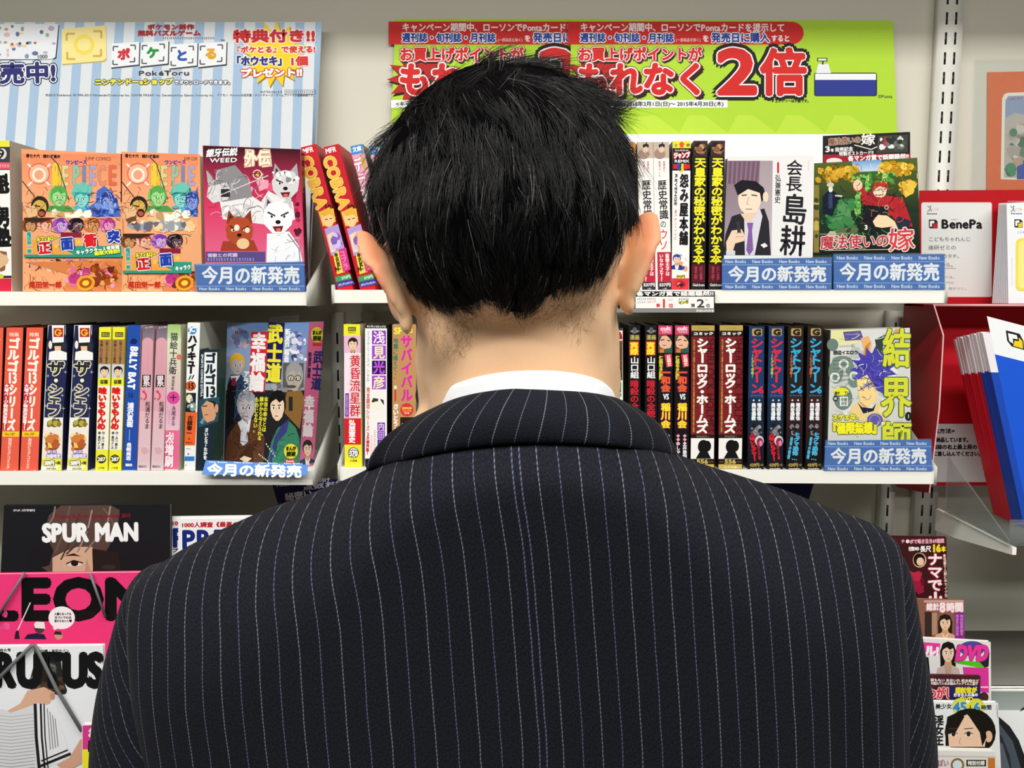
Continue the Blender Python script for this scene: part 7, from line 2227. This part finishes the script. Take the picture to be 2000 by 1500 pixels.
# trousers and shoes
tr = []
for sx in (-1, 1):
    hip = np.array((sx * .085 + .01, -.52, .90))
    kn = np.array((sx * .095 + .01, -.515, .50))
    an = np.array((sx * .10 + .01, -.53, .045))
    tr.append((hip, kn, an))
rows, uvs = [], []
tro = thing('trousers', (0, 0, 0), None, None)
bpy.data.objects.remove(tro)
trm = None
for i, (hip, kn, an) in enumerate(tr):
    o = tube_cloth('trouser_leg', [hip + np.array((0, 0, .06)), hip, (hip + kn) / 2, kn, (kn + an) / 2, an], [.10, .105, .095, .085, .080, .082, .085], man, cap=True, twist=0, n=32)
    sb = MB()
    sole = [(-.045, -.10), (-.040, .05), (-.030, .13), (0, .165), (.030, .13), (.045, .05), (.045, -.10), (.030, -.125), (-.030, -.125)]
    lv = []
    for z, k in ((0, 1.0), (.018, 1.0), (.030, .96), (.055, .80), (.075, .62)):
        lv.append([(an[0] + x * k, an[1] + .02 + (y * (k if y > 0 and z > .03 else 1.0)) * (1 if y < 0 else (1.0 if z < .04 else .55)), z) for x, y in sole])
    nn_ = len(sole)
    vv = [p for l in lv for p in l]
    ff = [tuple(range(nn_))]
    for a_ in range(len(lv) - 1):
        for k in range(nn_):
            ff.append((a_ * nn_ + k, a_ * nn_ + (k + 1) % nn_, (a_ + 1) * nn_ + (k + 1) % nn_, (a_ + 1) * nn_ + k))
    ff.append(tuple((len(lv) - 1) * nn_ + k for k in range(nn_))[::-1])
    sb.add(vv, ff)
    so = sb.build('shoe', 'shoe_leather', man, smooth=True)

# ---------------------------------------------------------------- hair
rng = np.random.default_rng(7)
bme.calc_loop_triangles()
BV = np.empty(len(bme.vertices) * 3, np.float32)
bme.vertices.foreach_get('co', BV)
BV = BV.reshape(-1, 3).astype(float) + np.array(man.location)
BT = np.empty(len(bme.loop_triangles) * 3, np.int32)
bme.loop_triangles.foreach_get('vertices', BT)
BT = BT.reshape(-1, 3)
cen = BV[BT].mean(1)
nrm = np.cross(BV[BT[:, 1]] - BV[BT[:, 0]], BV[BT[:, 2]] - BV[BT[:, 0]])
ar = np.linalg.norm(nrm, axis=1) / 2
nrm = nrm / (2 * ar[:, None] + 1e-12)


def project(P):
    r = P - CAM
    dpt = r @ FWD
    return 1000 + F_PX * (r @ RGT) / dpt, 750 - F_PX * (r @ UPV) / dpt


HLX = [690, 725, 762, 785, 812, 850, 880, 915, 945, 975, 1000, 1030, 1060, 1085, 1110, 1150, 1180, 1200, 1222, 1270]
HLY = [448, 452, 470, 540, 572, 592, 600, 596, 582, 592, 610, 610, 586, 566, 558, 550, 528, 490, 420, 405]
loc = (cen - H) @ RH
px_, py__ = project(cen)
facing = np.einsum('ij,ij->i', nrm, CAM - cen) > 0
near = (np.linalg.norm((loc - np.array((0, 0, -.02))) / np.array((.085, .102, .10)), axis=1) < 1.12)
earz = (np.abs(loc[:, 0]) > .0775) & (loc[:, 2] < -.008) & (loc[:, 1] > -.045)
scalp = near & ~earz & np.where(facing, py__ < np.interp(px_, HLX, HLY), (loc[:, 2] > np.where(loc[:, 1] > .055, .038, -.005)))
SI = np.nonzero(scalp)[0]
wS = ar[SI] / ar[SI].sum()
bvh = BVHTree.FromPolygons([Vector(v) for v in BV], [tuple(t) for t in BT[np.nonzero(near)[0]]])
WH = H + RH @ np.array((-.018, -.040, .075))


def pick(n, w=wS):
    idx = rng.choice(SI, n, p=w)
    r1, r2 = np.sqrt(rng.random(n)), rng.random(n)
    a, b, c = BV[BT[idx, 0]], BV[BT[idx, 1]], BV[BT[idx, 2]]
    P = a * (1 - r1)[:, None] + b * (r1 * (1 - r2))[:, None] + c * (r1 * r2)[:, None]
    return P, nrm[idx]


KS = 9
G = 620
gp, gn = pick(G)
gl = (gp - H) @ RH
gpx, gpy = project(gp)
guides = np.zeros((G, KS, 3))
glen = np.zeros(G)
for i in range(G):
    p, n = gp[i].copy(), gn[i]
    hgt = gl[i, 2]
    edge = np.interp(gpx[i], HLX, HLY) - gpy[i] if (n @ (CAM - p)) > 0 else 120
    Ln = np.interp(hgt, [-.09, -.05, .0, .03, .07], [.016, .026, .034, .038, .042]) * rng.uniform(.8, 1.15)
    if edge < 60:
        Ln = min(Ln, .006 + .022 * max(0, edge) / 60)
    if abs(gl[i, 0]) > .066 and hgt < .02:
        Ln = min(Ln, .017)
    glen[i] = Ln
    wild = rng.random() < ((.26 if gl[i, 0] > .018 else .07) if hgt > .025 else .01)
    tip = hgt > .045 and gl[i, 0] > -.01
    jit = rng.normal(0, .60 if hgt > .025 else .16, 3)
    step = Ln / (KS - 1)
    guides[i, 0] = p - n * .0015
    cur = p.copy()
    for k in range(1, KS):
        q = k / (KS - 1)
        away = cur - WH
        n2 = n
        hit = bvh.find_nearest(Vector(cur))
        if hit[0] is not None:
            n2 = np.array(hit[1])
            if n2 @ (cur - H) < 0:
                n2 = -n2
        away = away - n2 * (away @ n2)
        away /= (np.linalg.norm(away) + 1e-6)
        swirl = np.cross(n2, away)
        grav = np.array((0, 0, -1.0)) - n2 * (-n2[2])
        gw = np.interp(hgt, [-.05, .02, .06], [1.3, .8, .12])
        lift = (.40 if hgt > .02 else .30) * (1 - q) ** 1.5 - .10 * q
        if wild:
            lift += .34
            away = away + np.array((.55, 0, .1)) * (gl[i, 0] > .018)
        if tip:
            lift += .14 * (1 - q)
            away = away + np.array((.5, .1, .1))
        jt = jit - n2 * (jit @ n2) * .8
        d = away * np.interp(hgt, [-.05, .03], [.25, 1.0]) + swirl * .35 * (hgt > .01) + grav * gw + n2 * lift + jt * (.6 + .6 * q)
        d /= np.linalg.norm(d)
        cur = cur + d * step
        if hit[0] is not None:
            dist = (cur - np.array(hit[0])) @ n2
            mn = .0022 if hgt < -.03 else .004
            if dist < mn * min(1, q * 3):
                cur = cur + n2 * (mn * min(1, q * 3) - dist)
        guides[i, k] = cur
from mathutils.kdtree import KDTree
kd = KDTree(G)
for i in range(G):
    kd.insert(Vector(gp[i]), i)
kd.balance()
NH = 30000
hp_, hn_ = pick(NH)
gi = np.array([kd.find(Vector(p))[1] for p in hp_])
kk = np.linspace(0, 1, KS)[None, :, None]
rel = guides[gi] - guides[gi][:, :1]
sc = rng.uniform(.72, 1.12, (NH, 1, 1))
fr = rng.normal(0, 1, (NH, 1, 3)) * kk ** 1.6 * (glen[gi] * .10)[:, None, None]
S = (hp_ - hn_ * .001)[:, None, :] + rel * sc + fr
pull = (gp[gi] - hp_)[:, None, :] * (kk ** 1.5) * rng.uniform(.4, .92, (NH, 1, 1))
S = S + pull
Cc = np.tile(np.array(lin('0b0a0b')), (NH, 1)) * rng.uniform(.5, 1.6, (NH, 1))
gray = rng.random(NH) < .028
Cc[gray] = np.array(lin('8c8a88')) * rng.uniform(.5, 1.1, (gray.sum(), 1))
rad = np.full(NH, .000125)
# fine short hairs below the hairline on the neck
nk = (facing & (py__ > np.interp(px_, HLX, HLY) - 4) & (py__ < np.interp(px_, HLX, HLY) + np.interp(px_, [820, 850, 900, 940, 1000, 1060, 1100, 1130, 1180], [20, 90, 100, 40, 18, 30, 90, 110, 40])) & (px_ > 815) & (px_ < 1190) & near)
NI = np.nonzero(nk)[0]
if len(NI):
    nf = 900
    idx = rng.choice(NI, nf, p=ar[NI] / ar[NI].sum())
    p = cen[idx] + rng.normal(0, .0006, (nf, 3))
    dr = rng.normal(0, 1, (nf, 3)) * .55 + np.array((0, 0, -.9))
    dr -= nrm[idx] * np.einsum('ij,ij->i', dr, nrm[idx])[:, None] * .9
    dr /= np.linalg.norm(dr, axis=1)[:, None]
    ln = rng.uniform(.003, .009, (nf, 1, 1))
    curl = np.cross(dr, nrm[idx]) * rng.normal(0, .5, (nf, 1))
    S2 = p[:, None, :] + nrm[idx][:, None, :] * (.0002 + .0012 * kk) + dr[:, None, :] * kk * ln + curl[:, None, :] * kk ** 2 * ln
    S = np.concatenate([S, S2])
    Cc = np.concatenate([Cc, np.tile(np.array(lin('1a1512')), (nf, 1))])
    rad = np.concatenate([rad, np.full(nf, .00005)])
NT = len(S)
tg = np.gradient(S, axis=1)
tg /= np.linalg.norm(tg, axis=2)[:, :, None] + 1e-9
view = S - CAM
s1 = np.cross(tg, np.array((0.31, 0.52, 0.79)))
s1 /= np.linalg.norm(s1, axis=2)[:, :, None] + 1e-9
s2 = np.cross(tg, s1)
taper = (1 - kk ** 3 * .75) * rad[:, None, None]
ringv = np.stack([S + taper * (s1 * math.cos(a) + s2 * math.sin(a)) for a in (0, 2.094, 4.189)], 2)     # NT,KS,3,3
HV = ringv.reshape(-1, 3)
base = (np.arange(NT) * KS * 3)[:, None, None]
kI = (np.arange(KS - 1) * 3)[None, :, None]
tri = []
for a in range(3):
    b = (a + 1) % 3
    tri.append(np.stack(np.broadcast_arrays(base + kI + a, base + kI + b, base + kI + 3 + b, base + kI + 3 + a), -1).reshape(-1, 4))
HF = np.concatenate(tri)
HC = np.repeat(Cc, KS * 3, axis=0)
# dense under-layer of hair hugging the scalp
used = np.unique(BT[SI])
vn = np.zeros_like(BV)
for c in range(3):
    np.add.at(vn, BT[SI][:, c], nrm[SI])
vn /= np.linalg.norm(vn, axis=1)[:, None] + 1e-9
vpx, vpy = project(BV)
ed = np.clip((np.interp(vpx, HLX, HLY) - vpy) / 60, 0.05, 1)
vl = (BV - H) @ RH
capv = BV + vn * (.0042 * ed * np.interp(vl[:, 2], [-.05, .05], [.6, 1.5]))[:, None]
remap = -np.ones(len(BV), int)
remap[used] = np.arange(len(used)) + len(HV)
capf = remap[BT[SI]]
AV = np.concatenate([HV, capv[used]]) - np.array(man.location)
AC = np.concatenate([HC, np.tile(np.array(lin('0a090a')), (len(used), 1))])
hm = bpy.data.meshes.new('hair')
hm.vertices.add(len(AV))
hm.vertices.foreach_set('co', AV.astype(np.float32).ravel())
lp = np.concatenate([HF.ravel(), capf.ravel()]).astype(np.int32)
tot = np.concatenate([np.full(len(HF), 4), np.full(len(capf), 3)]).astype(np.int32)
hm.loops.add(len(lp))
hm.loops.foreach_set('vertex_index', lp)
hm.polygons.add(len(tot))
hm.polygons.foreach_set('loop_start', np.concatenate([[0], np.cumsum(tot)[:-1]]).astype(np.int32))
hm.polygons.foreach_set('loop_total', tot)
hm.polygons.foreach_set('use_smooth', np.ones(len(tot), bool))
hm.update(calc_edges=True)
ca = hm.color_attributes.new('Col', 'FLOAT_COLOR', 'POINT')
ca.data.foreach_set('color', np.concatenate([AC, np.ones((len(AC), 1))], 1).astype(np.float32).ravel())
hm.materials.append(MATS['hair_strand'])
hm.materials.append(MATS['hair_under'])
hm.polygons.foreach_set('material_index', np.concatenate([np.zeros(len(HF), np.int32), np.ones(len(capf), np.int32)]))
ho = bpy.data.objects.new('hair', hm)
COL.objects.link(ho)
ho.parent = man
